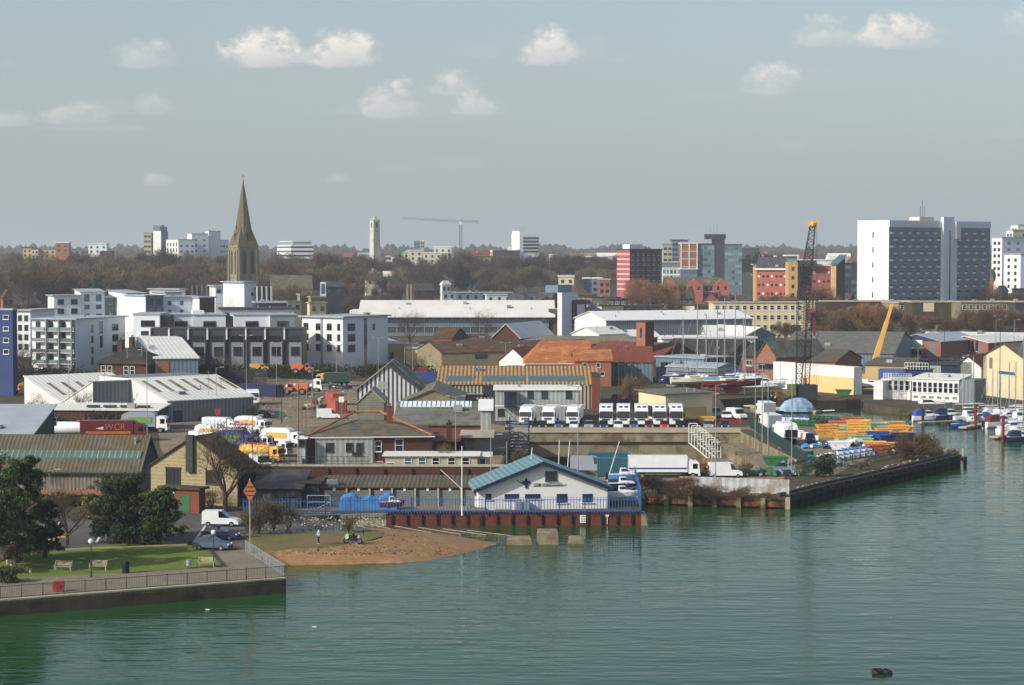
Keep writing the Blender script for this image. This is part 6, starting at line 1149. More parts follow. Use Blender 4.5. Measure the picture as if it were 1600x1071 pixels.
place('bigvan_w', lambda: car('white', 'bigvan'), 1151, 655, -60, 'white panel van parked nose out near the moored boats', 'van', s=.85)
place('bigvan_s', lambda: car('silver', 'bigvan'), 920, 738, -5, 'silver grey panel van behind the blue container by the dock', 'van', s=.95); place('bigvan_w', None, 1133, 746, 4, 'square white van parked beside the corrugated fence', 'van', s=.85)
place('bigvan_w', None, 735, 706, 178, 'white van parked behind the olive portacabin', 'van', s=.8)
place('artic', lambda: lorry('white', 'white', 12, 'box', 2.7), 1037, 747, 0, 'long white box lorry with blue stripe parked side on below the dock', 'lorry', s=.84)
st = empty('tmp'); bpy.data.objects.remove(st); o = PROTO['artic']; MB().box(-5.9, -1.27, 1.6, 3.8, -1.235, 1.85).build('blue_stripe', 'p_blue', o)
place('cont_teal', lambda: container('teal'), 966, 744, 0, 'teal blue shipping container between the silver van and long lorry', 'container'); place('cont_teal', None, 951, 735, 0, 'teal container behind, half hidden by the silver van', 'container')
# red and orange plastic barriers
def barrier(c):
    r = empty('barrier'); MB().taper((-.95, -.22, .95, .22), (-.95, -.1, .95, .1), 0, .9).build('body', 'p_'+c, r); MB().box(-.6, -.13, .35, .6, .13, .55).build('slot', 'p_'+c, r); return r
for i in range(19):
    if 6 <= i <= 8: continue
    place('barrier_r', lambda: barrier('red'), 1074+i*4.3, 662, 0, 'red plastic barrier, %s from the left behind the parked cars' % ORD(i+1), 'barrier', 'red barriers in a row', s=.95)
place('skip_amber', lambda: skip('amber'), 1103, 662, 0, 'orange skip in the middle of the red barriers', 'skip')
# yard vehicles on the left
place('refuse_w', lambda: lorry('white', 'white', 8.5, 'refuse'), 442, 698, -24, 'white refuse lorry with yellow side sign in the centre yard', 'lorry', s=.84)
place('tank_y', lambda: lorry('yellow', 'yellow', 8.5, 'tank'), 408, 722, -22, 'bright yellow tanker lorry in the left yard', 'lorry', s=.84)
for i, (px, py, k, lb) in enumerate(((425, 712, 'flat', 'white flat bed lorry between the tanker and the refuse lorry'), (395, 703, 'flat', 'white flat bed lorry behind the yellow tanker'), (370, 694, 'tank', 'white tanker lorry farther back in the left yard'), (350, 700, 'tank', 'white tanker behind the block building roof'), (335, 690, 'refuse', 'white refuse lorry at the back of the parked group'), (385, 688, 'tank', 'white vacuum tanker beside the blue refuse body'), (360, 682, 'flat', 'white flat lorry along the shed wall'), (395, 676, 'refuse', 'white refuse lorry nearest the white shed'), (326, 702, 'box', 'white box lorry by the left edge of the group'), (345, 678, 'box', 'white box lorry behind the tankers'))):
    place('l_'+k, lambda: lorry('white', 'white', 8.0, k), px, py, -20+random.uniform(-6, 6), lb, 'lorry', 'white lorries in the left yard', s=.8)
place('refuse_b', lambda: lorry('blue', 'blue', 7.5, 'refuse'), 372, 704, -20, 'blue refuse lorry among the white lorries', 'lorry', s=.9); place('flat_m', lambda: lorry('maroon', 'maroon', 7.5, 'flat'), 398, 692, -160, 'maroon flat lorry behind the blue refuse lorry', 'lorry', s=.9)
place('bigvan_w', None, 408, 734, -60, 'white van beyond the block building corner', 'van', s=.9)
place('refuse_g', lambda: lorry('white', 'silver', 8, 'refuse'), 228, 676, -3, 'refuse lorry with green side panel near the brown shed', 'lorry'); tr = place('artic_m', lambda: lorry('maroon', 'maroon', 11, 'box', 2.4), 178, 689, 2, 'dark red articulated box lorry with gold lettering', 'lorry')
SCt = Bld.text(type('q', (), {'root': tr})(), 'F', 'WCR', 0.4, 2.4, 1.5, 'sign_amber'); SCt.location.y = -1.3
MB().box(-4.5, -1.27, 1.3, 3.0, -1.24, 1.7).build('gold_stripe', 'sign_amber', tr)
place('tank_long', lambda: lorry('white', 'white', 12, 'tank'), 112, 689, 178, 'long white tanker lying along the ridge of the asbestos shed', 'lorry'); place('cont_blue', lambda: container('blue'), 205, 664, 0, 'blue container behind the dark red lorry', 'container'); place('cont_orange', lambda: container('orange', 3), 188, 665, 0, 'short orange container behind the dark red lorry', 'container')
# far yard
place('cont_navy', lambda: container('navy', 12), 408, 619, -40, 'long dark blue container at the top of the yard', 'container'); place('cont_orange6', lambda: container('orange', 6), 527, 645, -70, 'orange container standing by the yard gate', 'container'); place('cont_orange6', None, 523, 633, -70, 'orange red container behind the first by the gate', 'container')
place('cont_blue12', lambda: container('blue', 12), 640, 598, 0, 'long blue container beside the striped warehouse', 'container'); place('cont_red', lambda: container('red', 6), 650, 590, 0, 'red container behind the blue one near the striped warehouse', 'container')
place('l_flat', None, 478, 612, -10, 'white low loader near the red dumper truck', 'lorry'); place('box_yel', lambda: lorry('amber', 'darkgreen', 8, 'box', 2.2), 520, 604, 178, 'yellow lorry with dark green body at the top of the yard', 'lorry')
def dumper(c):
    r = empty('dumper_truck'); MB().loft(side_ring([(-2.6, 1.2), (-2.9, 2.5), (-.2, 2.6), (.5, 1.9), (-.4, 1.0)], 1.1, .0)).build('skip_body', 'p_'+c, r); MB().box(-2.2, -.5, .7, 2.6, .5, 1.1).build('chassis', 'metal_dark', r); MB().loft(side_ring([(.8, 1.0), (.8, 2.5), (1.7, 2.5), (2.0, 1.7), (2.9, 1.5), (3.0, .9)], .9, .08)).build('cab', 'p_'+c, r); MB().box(.9, -.92, 1.75, 1.7, .92, 2.4).build('windows', 'carglass', r); wheels(r, (-1.5, 2.0), 1.25, .75); return r
place('dump_r', lambda: dumper('orange'), 463, 617, 175, 'orange red dumper truck crossing the yard', 'dumper'); place('dump_r', None, 472, 594, 0, 'orange red dumper on the raised ground behind', 'dumper', dz=1.5); place('dump_y', lambda: dumper('amber'), 425, 617, 180, 'small yellow loader in front of the navy container', 'loader', s=.7); place('dump_y', None, 405, 597, 0, 'yellow excavator body on the navy container', 'loader', dz=2.4, s=.8)
place('motorhome', lambda: lorry('white', 'white', 6.5, 'box', 1.9), 395, 632, -80, 'white motor caravan by the end of the white shed', 'camper'); place('bigvan_w', None, 513, 655, 5, 'white van at the junction by the orange container', 'van', s=.8); place('hatch_silver', None, 412, 652, 0, 'silver car parked beyond the white shed', 'car'); place('hatch_black', None, 405, 653.5, -160, 'black car in the shade of the white shed', 'car')
place('bigvan_s', None, 808, 586, 0, 'dark van parked at the corner of the gold roofed building', 'van'); place('hatch_red', None, 968, 627, -60, 'red car by the brown shrub', 'car'); place('hatch_navy', None, 990, 629, -60, 'navy car by the brown shrub', 'car'); place('hatch_silver', None, 1077, 654, -90, 'silver car behind the red barriers, left', 'car'); place('suv_silver', None, 1118, 652, -90, 'silver car behind the red barriers, middle', 'car'); place('hatch_white', None, 1135, 655, -90, 'white car behind the red barriers, right', 'car')
for i in range(9): place('hatch_'+cc[(i*5) % 14], None, 1530+i*11, 610-i*.6, -80, '%s car, %s from the left in the marina car park' % (cc[(i*5) % 14], ORD(i+1)), 'car', 'cars in the marina car park')
for i in range(6): place('hatch_'+cc[(i*3) % 14], None, 8+i*14, 590+random.uniform(-3, 3), random.uniform(-20, 20), '%s car, %s from the left beside the blue block' % (cc[(i*3) % 14], ORD(i+1)), 'car', 'cars beside the blue block')
for i in range(7): place('hatch_'+cc[(i*4+1) % 14], None, 395+i*17, 588+(i % 2), random.uniform(-15, 15), '%s car, %s from the left below the yellow unit hedge' % (cc[(i*4+1) % 14], ORD(i+1)), 'car', 'cars below the hedge')
for i in range(8): place('hatch_'+cc[(i*5+2) % 14], None, 1400+i*19, 566-.5*i, random.uniform(-15, 15), '%s car, %s from the left in front of the brick units' % (cc[(i*5+2) % 14], ORD(i+1)), 'car', 'cars by the brick units')
# lorries, skips and bins on the peninsula
place('l_refuse', None, 1226, 693, 97, 'white refuse lorry with open black tail on the boat yard road', 'lorry'); place('l_box', None, 1203, 676, 97, 'white box lorry in front of the open tailed lorry', 'lorry', s=.95); place('l_box', None, 1196, 655, 95, 'white box lorry nearest the pontoon', 'lorry', s=.95)
place('hatch_navy', None, 1266, 692, -100, 'dark blue car beside the red and white barriers', 'car')
for i in range(10): place('barrier_r' if i % 2 == 0 else 'barrier_w', lambda: barrier('white'), 1236+i*3.9, 677+i*1.35, -35, '%s plastic barrier, %s from the far end of the diagonal row' % ('red' if i % 2 == 0 else 'white', ORD(i+1)), 'barrier', 'red and white barriers on the yard road', s=1.05)
random.seed(21); ni = 0
SK = [('amber', 1293, 684, 0, 3), ('mint', 1318, 681, 0, 2), ('amber', 1340, 682, 0, 4), ('amber', 1322, 696, 0, 3), ('maroon', 1333, 694, 0, 1), ('mint', 1344, 697, 0, 2), ('amber', 1355, 690, 0, 2), ('blue', 1370, 696, 0, 3), ('navy', 1392, 697, 0, 2), ('orange', 1362, 686, 0, 1), ('amber', 1385, 686, 0, 2), ('amber', 1404, 686, 0, 3), ('orange', 1310, 674, 0, 2), ('mint', 1370, 677, 0, 2), ('amber', 1396, 675, 0, 2), ('orange', 1385, 671, 0, 1), ('amber', 1345, 672, 0, 2), ('orange', 1330, 668, 0, 2), ('navy', 1380, 681, 0, 1), ('blue', 1300, 668, 0, 1), ('blue', 1318, 667, 0, 1), ('amber', 1410, 678, 0, 1), ('amber', 1385, 705, 0, 1), ('orange', 1372, 708, 0, 1), ('navy', 1410, 694, 0, 2), ('white', 1312, 703, 0, 1), ('amber', 1365, 703, 0, 1)]
for c_s, px, py, yw, n_s in SK:
    for k in range(n_s):
        ni += 1; place('skip_'+c_s, lambda: skip(c_s), px+random.uniform(-1.5, 1.5), py, 4+random.uniform(-12, 12), ('%s skip %s, %s stack of the skip yard' % (c_s.replace('amber', 'yellow').replace('mint', 'pale green'), ('at the bottom of its stack', 'second up in its stack', 'third up in its stack', 'on top of its stack')[k], ORD(SK.index((c_s, px, py, yw, n_s))+1))), 'skip', 'skips stored on the peninsula', dz=k*.46, s=1.08)
def bins(n, x0, y0, x1, y1, c, lid, lb, grp, s=1.15, dz=0):
    s = max(.62, min(s, abs(x1-x0)/max(1, n-1)/F*YG(y0)/1.12))
    for i in range(n): t = i/max(1, n-1); place('bin_%s_%s' % (c, lid), lambda: bin_(c, lid), x0+(x1-x0)*t, y0+(y1-y0)*t, 90+random.uniform(-14, 14), '%s refuse bin, %s from the left, %s' % (c.replace('darkgreen', 'dark green'), ORD(i+1), lb), 'bin', grp, s=s, dz=dz)
bins(13, 1268, 657, 1345, 660, 'darkgreen', 'darkgreen', 'in the far row by the water', 'dark green bins in the far row'); bins(12, 1272, 659, 1340, 661.5, 'darkgreen', 'green', 'in the front rank of the far row', 'dark green bins in the front rank'); bins(8, 1240, 665, 1296, 668, 'green', 'green', 'in the second row', 'green bins in the second row'); bins(6, 1224, 659, 1260, 660, 'white', 'blue', 'with blue lid beside the lorries', 'white bins with blue lids beside the lorries')
bins(9, 1296, 664, 1352, 669, 'darkgreen', 'teal', 'beside the hedge', 'dark green bins beside the hedge'); bins(10, 1340, 668, 1405, 669, 'green', 'teal', 'behind the skips', 'green bins behind the skips', .9)
bins(8, 1306, 721, 1362, 713, 'white', 'blue', 'with blue lid at the quay edge', 'white bins with blue lids at the quay edge', 1.6); bins(7, 1312, 714, 1366, 708, 'white', 'blue', 'with blue lid, rear rank at the quay edge', 'white bins with blue lids, rear rank', 1.5); bins(6, 1318, 709, 1350, 706, 'white', 'sky', 'with pale blue lid near the bend', 'white bins with pale blue lids')
bins(5, 1212, 742, 1240, 741, 'blue', 'sky', 'behind the corrugated fence', 'blue bins behind the fence', 1.3); bins(4, 1170, 744, 1192, 743, 'green', 'teal', 'behind the corrugated fence, left group', 'green bins behind the fence', 1.3); bins(3, 1208, 728, 1226, 727, 'green', 'lime', 'near the dock corner', 'green bins near the dock corner', 1.6); bins(4, 1262, 738, 1290, 730, 'green', 'teal', 'beside the quay hedge', 'green bins beside the quay hedge', 1.4); bins(4, 1256, 714, 1268, 712, 'darkgreen', 'teal', 'tall stack by the yard road', 'dark green bins by the yard road', 1.9); bins(5, 1270, 722, 1298, 716, 'navy', 'white', 'with white lid by the yard road', 'navy bins with white lids', 1.3)
place('skip_green', lambda: skip('green'), 1211, 728, 0, 'green skip at the dock corner', 'skip', s=1.1); place('skip_green', None, 1080, 742, 0, 'green skip beside the long white lorry', 'skip')
place('cont_red', None, 1112, 741, 0, 'red container low behind the square white van', 'container', s=.6)
# hard standing boats and marina
for px, yw, q in ((1100, 10, 1), (1158, -8, 2), (1176, 14, 1), (1064, 20, 2)): place('keel5' if q == 1 else 'keel6', (lambda: boat('keel', 'white', 9, 'cream', 16, 'navy')) if q == 1 else (lambda: boat('keel', 'navy', 9.5, 'white', 15, 'blue')), px, 606, yw, ('white', 'navy')[q-1]+' hulled yacht on props, '+{1100: 'between the cream and pale blue yachts', 1158: 'right of the classic yacht', 1176: 'nearest the motor cruiser', 1064: 'at the corner of the boat shed'}[px], 'yacht', dz=1.9, s=.9)
place('keel1', lambda: boat('keel', 'cream', 11, 'white', 17), 1085, 612, 6, 'cream yacht ashore on props with tall mast', 'yacht', dz=2.0); place('keel2', lambda: boat('keel', 'maroon', 13, 'cream', 19), 1143, 618, 3, 'long classic yacht with dark red bottom ashore on props', 'yacht', dz=2.1)
place('keel3', lambda: boat('keel', 'sky', 11, 'white', 18, 'navy'), 1116, 612, -15, 'pale blue yacht ashore with navy sail cover', 'yacht', dz=2.0); place('keel1', None, 1168, 608, 170, 'cream yacht ashore behind the motor cruiser', 'yacht', dz=2.0, s=.9); place('keel4', lambda: boat('keel', 'white', 10, 'white', 18, 'navy'), 1128, 606, 12, 'white yacht ashore behind the classic yacht', 'yacht', dz=2.0)
place('motor_w', lambda: boat('motor', 'white', 10, 'white', 4, 'white'), 1192, 615, -6, 'large white motor cruiser ashore with white cover', 'boat', dz=1.2); place('motor_w', None, 1362, 612, -30, 'white motor boat ashore by the tan workshop', 'boat', dz=1., s=.7); place('motor_w2', lambda: boat('motor', 'navy', 9, 'white', 0, 'navy'), 1052, 606, 165, 'dark covered boat beside the boat shed', 'boat', dz=.9, s=.8)
def put(key, fn, px, py, yaw, lb, cat='boat', s=1., grp=None): return place(key, fn, px, py, yaw, lb, cat, grp, z=WZ, s=s, dz=.0)
put('mb1', lambda: boat('motor', 'sky', 11, 'white', 3), 1446, 641, 5, 'pale blue and white fishing boat against the far jetty'); put('mb2', lambda: boat('motor', 'navy', 8, 'white', 2, 'navy'), 1483, 657, 12, 'navy cabin boat with blue canopy'); put('mb3', lambda: boat('motor', 'white', 7, 'white', 2, 'blue'), 1448, 658, 15, 'white dinghy with blue canopy left of the navy boat', s=.95)
put('mb4', lambda: boat('motor', 'white', 7, 'white', 0, None), 1512, 659, 20, 'small white cabin boat with pale blue bow beside the dark pile'); put('mb5', lambda: boat('motor', 'white', 7.5, 'white', 0, 'maroon'), 1563, 668, 25, 'white motor boat with dark red canopy'); put('mb4', None, 1540, 652, 160, 'white cabin boat behind the brown piles', s=.8); put('mb4', None, 1591, 663, 15, 'white motor boat at the right edge of the marina', s=1.1)
put('mb6', lambda: boat('motor', 'blue', 5.5, 'blue', 0, None), 1500, 668, 10, 'small blue open boat at the pontoon end', s=.7); put('sl1', lambda: boat('sail', 'white', 8.5, 'white', 11, 'white'), 1517, 648, 12, 'white yacht with slim mast and crosstrees near the club building', 'yacht'); put('sl1', None, 1580, 650, 165, 'white yacht with bare mast on the far pontoon', 'yacht', .9); put('sl2', lambda: boat('sail', 'white', 9, 'white', 17, 'blue'), 1594, 680, 15, 'white yacht with tall mast cut by the right edge', 'yacht'); put('sl1', None, 1556, 645, 10, 'small white yacht on the far pontoon left of the others', 'yacht', .7); put('mb4', None, 1570, 643, 5, 'tiny white boat on the far pontoon', s=.6); put('mb6', None, 1533, 646, 10, 'blue covered boat by the far pontoon', s=.8)
for i, (px, py, k, s_) in enumerate(((1545, 655, 'mb4', .9), (1560, 656, 'sl1', .8), (1576, 657, 'mb2', .75), (1590, 655, 'sl1', .95), (1602, 668, 'mb5', .9), (1530, 660, 'mb3', .8), (1548, 646, 'sl1', .75), (1565, 648, 'mb4', .7), (1586, 644, 'mb3', .7), (1600, 646, 'sl1', .8), (1583, 676, 'mb4', .9), (1598, 690, 'mb2', .8), (1520, 641, 'sl1', .65), (1474, 648, 'mb4', .6))): put(k, None, px, py, random.choice((12, 170, 20, -165)), '%s on the crowded marina berths, %s in the row' % ({'mb4': 'white cabin boat', 'sl1': 'small white yacht', 'mb2': 'navy canopied boat', 'mb5': 'maroon canopied boat', 'mb3': 'blue canopied white boat'}[k], ORD(i+1)), 'yacht' if k[0] == 's' else 'boat', s=s_)
def pontoon(pts, w, lb):
    r = empty('pontoon', G(pts[0][0], pts[0][1], WZ), 0, lb, 'pontoon'); o0 = r.location
    for a, b_ in zip(pts, pts[1:]):
        A = Vector(G(a[0], a[1], WZ))-o0; Bv = Vector(G(b_[0], b_[1], WZ))-o0; d = (Bv-A).normalized(); n = Vector((-d.y, d.x, 0))*w
        MB().prism([A, Bv, Bv+n, A+n], .25, .5).build('deck', 'deck', r); k = int((Bv-A).length/3)
        for i in range(k): p = A.lerp(Bv, (i+.5)/k); MB().prism([p+n*.1, p+n*.1+d*1.4, p+n*.9+d*1.4, p+n*.9], -.3, .248).build('float', 'concrete_pale', r)
    return r
pontoon([(1510, 672), (1600, 655)], 1.6, 'floating pontoon between the moored boats'); pontoon([(1560, 687), (1640, 676)], 1.8, 'nearest floating pontoon at the right edge'); pontoon([(1535, 650), (1640, 640)], 1.5, 'long far pontoon along the marina quay'); pontoon([(1440, 664), (1500, 661)], 1.2, 'short pontoon at the navy boat'); pontoon([(1342, 632), (1412, 640)], 1.4, 'low pontoon below the timber jetty')
pontoon([(1162, 637), (1275, 646)], 2.0, 'long pale floating walkway beside the covered boat')
for px, py, top, c_, lb in ((1442, 660, 640, 'timber_dark', 'dark mooring pile left of the navy boat'), (1524, 669, 633, 'hull_red', 'tall dark red mooring pile in the marina'), (1567, 690, 651, 'hull_red', 'tall dark red mooring pile at the near pontoon'), (1508, 727, 715, 'timber_dark', 'lone timber pile off the tip of the quay')):
    x, Y, _ = G(px, py, WZ); o = MB().tube((x, Y, WZ-2), (x, Y, Zt(top, Y)), .28, n=8, cap=True).tube((x, Y, Zt(top, Y)), (x, Y, Zt(top, Y)+.12), .34, n=8, cap=True).build('mooring_pile', c_); tag(o, lb, 'pile')
# barge with heap under blue tarpaulin
r = empty('covered_boat', G(1247, 645, WZ), 0, 'boat hidden under a pale blue tarpaulin at the floating walkway', 'boat'); rings = []
for i in range(8):
    t = i/7; q = math.sin(math.pi*min(1, t*1.02+.02))**.5; rings.append([(-4.5+9*t, 2.0*q*math.cos(a_*math.pi/8)+.15*math.sin(i*3+a_), .3+3.3*q*math.sin(a_*math.pi/8)*(1+.05*math.sin(i*5+a_*2))) for a_ in range(9)])
r.scale = (.88, .88, .88); MB().loft(rings).build('tarpaulin', 'tarp_pale', r); hull(11, 3, .5).build('hull', 'p_navy', r); MB().tube((5, 0, .4), (8.5, -.5, .6), .12).build('bowsprit', 'white', r)
r = empty('barge', G(1215, 626, 0), 0, 'dark steel barge moored below the white and yellow store', 'barge'); x1 = G(1345, 628, 0)[0]-G(1215, 626, 0)[0]; MB().box(0, -4, -2.5, x1, .8, .3).build('hull', 'timber_dark', r); MB().box(0, -4.1, .3, x1, -3.9, .6).build('bulwark', 'rust', r)
place('hatch_black', None, 1322, 612, 175, 'black car parked on the quay below the yellow wall', 'car'); place('skip_green', None, 1318, 620, 0, 'green skip on the barge deck', 'skip', dz=.3)
def heap(px, py, w, h, d, mats, lb, cat='scrap', n=26, seed=1):
    random.seed(seed); r = empty('scrap_heap', G(px, py), 0, lb, cat)
    for i in range(n): a = random.uniform(-w, w); q = max(0, 1-abs(a)/w)*h; z = random.uniform(0, q); s = random.uniform(.3, .9); o = MB().taper((-s, -s*.5, s, s*.5), (-s*.7, -s*.4, s*.8, s*.3), 0, s*.8).build('scrap_piece', random.choice(mats), r); o.location = (a, random.uniform(-d, d), z); o.rotation_euler = (random.uniform(-.5, .5), random.uniform(-.5, .5), random.uniform(0, 3))
    return r
heap(1235, 622, 6, 1.5, 1.5, ['p_olive', 'concrete_pale', 'timber_dark', 'rust'], 'heap of gear and sailcloth beside the crane base', seed=4); heap(1100, 742, 3.5, 1.2, 1, ['timber', 'deck', 'rust', 'render_tan'], 'stack of pale timber and traffic cones near the white van', seed=5); heap(1190, 744, 6, 1., 1, ['galv', 'p_grey', 'timber_dark', 'p_green'], 'scrap pipes behind the corrugated fence', seed=6)
heap(1545, 606, 10, 1.2, 1.5, ['p_orange', 'white', 'timber_dark', 'p_navy'], 'clutter of dinghies and buoys on the marina quay', seed=7, n=34); heap(500, 640, 4, 2, 2, ['clad_pale', 'rust', 'concrete_pale'], 'pallets of rubble by the yard gate', seed=8); heap(1400, 708, 6, 1.2, 2, ['p_navy', 'p_orange', 'white', 'p_grey'], 'jumble of broken skips and sheeting by the brown shrub', seed=9, n=30); heap(20, 612, 8, 2.5, 2, ['p_orange', 'timber', 'p_amber'], 'orange scaffold planks at the left edge', seed=10); heap(1462, 708, 3, .6, .8, ['timber', 'concrete_pale', 'timber_dark'], 'driftwood and planks on the tip of the quay', seed=12)
heap(440, 612, 7, 1.6, 2, ['rust', 'p_navy', 'p_amber', 'p_grey', 'timber_dark'], 'scrap and machinery left of the orange dumper', seed=15, n=34); heap(500, 608, 7, 1.6, 2, ['p_navy', 'p_grey', 'black', 'p_amber'], 'machinery in shade right of the orange dumper', seed=16, n=30); heap(280, 606+52, 5, 1, 1, ['brick_brown', 'p_navy'], 'low bins along the white unit wall', seed=17)
heap(1330, 700, 8, 1.2, 2, ['p_blue', 'white', 'p_navy', 'p_mint', 'p_sky'], 'jumble of blue and white plastic boxes between skips and bins', seed=18, n=40); heap(1280, 728, 8, 1.2, 2, ['p_green', 'p_teal', 'timber_dark', 'p_navy', 'galv'], 'jumble of green gear near the quay hedge', seed=19, n=36)
# corrugated fence, rusty wall, timber quay
def fence_line(pts, h, mat, name, lb, cat='fence', t=.06, z=0., post=None, pstep=3.):
    r = empty(name, G(pts[0][0], pts[0][1], z), 0, lb, cat); o0 = r.location
    for a, b_ in zip(pts, pts[1:]):
        A = Vector(G(a[0], a[1], z)); Bv = Vector(G(b_[0], b_[1], z)); q = MB().box(0, 0, 0, (Bv-A).length, t, h).build('panel', mat, r); q.location = A-o0; q.rotation_euler.z = math.atan2((Bv-A).y, (Bv-A).x)
        if post:
            n = max(1, int((Bv-A).length/pstep))
            for i in range(n+1): p = A.lerp(Bv, i/n)-o0; MB().box(p.x-.06, p.y-.1, 0, p.x+.06, p.y+.1, h+.15).build('post', post, r)
    return r
fence_line([(1062, 769), (1128, 771), (1150, 772), (1233, 775)], 2.1, 'corr_fence', 'corrugated_fence', 'pale corrugated iron fence above the rusty quay wall')
rw = empty('quay_wall', G(1006, 771), 0, 'rusty concrete and sheet pile quay wall right of the scout hall', 'quay wall'); o0 = rw.location; Bv = Vector(G(1232, 778))-o0; Ln = Bv.length; an = math.atan2(Bv.y, Bv.x)
for i in range(6):
    a0, a1 = Ln*i/6, Ln*(i+1)/6
    MB().box(a0+.2, -.5, -1.2, a1-.2, -.2, -.35).build('rusty_panel', 'rust', rw).rotation_euler.z = an; MB().box(a0-.3, -.9, -3, a0+.3, -.2, -.05).build('pile', 'concrete', rw).rotation_euler.z = an
MB().box(0, -.7, -.35, Ln+.1, .1, .03).build('capping', 'concrete_dark', rw).rotation_euler.z = an; MB().box(Ln-.3, -.9, -3, Ln+.3, .1, .05).build('end_pile', 'concrete_pale', rw).rotation_euler.z = an
tq = empty('timber_quay', G(1232, 778), 0, 'dark timber piled edge running along the skip yard to the tip', 'quay'); o0 = tq.location.copy(); pts = [(1232, 778), (1300, 760), (1400, 738), (1500, 714)]
for a, b_ in zip(pts, pts[1:]):
    A = Vector(G(*a))-o0; Bv = Vector(G(*b_))-o0; Ln = (Bv-A).length; an = math.atan2((Bv-A).y, (Bv-A).x)
    for nm, bb, m_ in (('waling', (0, -.45, -.5, Ln, -.12, -.1), 'timber_dark'), ('edge_beam', (0, -.2, -.05, Ln, .3, .35), 'timber_dark'), ('pipe', (0, 1.2, .1, Ln, 1.6, .5), 'metal_dark'), ('sheet_piling', (0, -.12, -3, Ln, .02, -.05), 'pile_dark')):
        o = MB().box(*bb).build(nm, m_, tq); o.location = A; o.rotation_euler.z = an
    for i in range(int(Ln/2.4)): p = A.lerp(Bv, (i+.5)/int(Ln/2.4)); o = MB().tube((0, -.6, -3), (0, -.6, .1+.2*(i % 3)), .17, n=6, cap=True).build('pile', 'timber_dark', tq); o.location = p
for i, px in enumerate((1462, 1472, 1484, 1494, 1505)): x, Y, _ = G(px, 735-i*4.3, WZ); MB().tube((x-o0.x, Y-o0.y, -3), (x-o0.x, Y-o0.y, .35), .2, n=6, cap=True).build('pile', 'concrete_pale' if i > 1 else 'timber_dark', tq)
# palisade fences
def palisade(pts, h, lb, mat='palisade', step=.36, z=.1):
    r = empty('palisade_fence', G(pts[0][0], pts[0][1], z), 0, lb, 'fence'); o0 = r.location
    for a, b_ in zip(pts, pts[1:]):
        A = Vector(G(a[0], a[1], z)); Bv = Vector(G(b_[0], b_[1], z)); Ln = (Bv-A).length; d = (Bv-A)/Ln; mb = MB()
        for i in range(int(Ln/step)): x = i*step; mb.add([(x, 0, 0), (x+.07, 0, 0), (x+.07, 0, h), (x+.035, 0, h+.12), (x, 0, h)]+[(x, .03, 0), (x+.07, .03, 0), (x+.07, .03, h), (x+.035, .03, h+.12), (x, .03, h)], [(0, 1, 2, 3, 4), (9, 8, 7, 6, 5), (0, 5, 6, 1), (1, 6, 7, 2), (4, 3, 8, 9), (0, 4, 9, 5), (2, 7, 8, 3)])
        o = mb.build('pales', mat, r); o.location = A-o0; o.rotation_euler.z = math.atan2(d.y, d.x)
        for zz in (.35, h-.35): o = MB().box(0, .031, zz, Ln, .08, zz+.07).build('rail', mat, r); o.location = A-o0; o.rotation_euler.z = math.atan2(d.y, d.x)
        for i in range(int(Ln/3)+1): o = MB().box(-.05, .08, 0, .05, .18, h).build('post', mat, r); o.location = A-o0+d*min(Ln, i*3)
    return r
palisade([(470, 806), (605, 803), (1002, 803)], 2.0, 'blue steel palisade fence along the front of the scout yard'); palisade([(1002, 803), (992, 764)], 3.0, 'tall blue palisade fence at the right end of the scout yard'); palisade([(380, 806), (470, 806)], 2.0, 'blue palisade fence at the left behind the bare shrubs')
palisade([(388, 768), (388, 804)], 3.4, 'tall blue fence panel beside the block building', step=.2)
palisade([(1170, 655), (1172, 668), (1205, 690), (1262, 730)], 1.8, 'green mesh fence running down beside the dry dock', 'fence_green', .3); palisade([(1250, 746), (1320, 730), (1420, 708)], 1.6, 'thin grey mesh fence along the skip yard edge', 'fence_green', .45)
palisade([(486, 652), (487, 622)], 2.2, 'grey mesh compound fence by the yard gate', 'galv', .4); palisade([(336, 600), (418, 600)], 3.4, 'dark high mesh screen behind the white units', 'clad_dark', .12)
# railings of the promenade
def railing(pts, h, lb, mat, z=.02, step=.16, pst=2.):
    r = empty('railing', G(pts[0][0], pts[0][1], z), 0, lb, 'railing'); o0 = r.location
    for a, b_ in zip(pts, pts[1:]):
        A = Vector(G(a[0], a[1], z)); Bv = Vector(G(b_[0], b_[1], z)); Ln = (Bv-A).length; d = (Bv-A)/Ln; n = max(1, round(Ln/pst)); mb = MB()
        k = int(Ln/step)
        for i in range(k): p = A.lerp(Bv, (i+.5)/k)-o0; mb.tube((p.x, p.y, .12), (p.x, p.y, h-.03), .011, n=3)
        tag(mb.build('bars', mat, r), None)
        for zz in (.12, h): MB().tube(A-o0+Vector((0, 0, zz)), Bv-o0+Vector((0, 0, zz)), .028, n=5).build('rail', mat, r)
        for i in range(n+1): p = A.lerp(Bv, i/n)-o0; MB().tube((p.x, p.y, 0), (p.x, p.y, h+.08), .045, n=6).build('post', mat, r)
    return r
railing([(-120, 944.5), (0, 936.5), (445, 903)], 1.15, 'dark bar railing along the edge of the promenade', 'metal_dark'); railing([(445, 901), (384, 862)], 1.15, 'galvanised railing down the side of the ramp', 'galv', .02, .14, 1.6)
railing([(1172, 668), (1292, 736)], 1.1, 'thin handrail along the right side of the dry dock', 'metal_dark', .1, 2.)
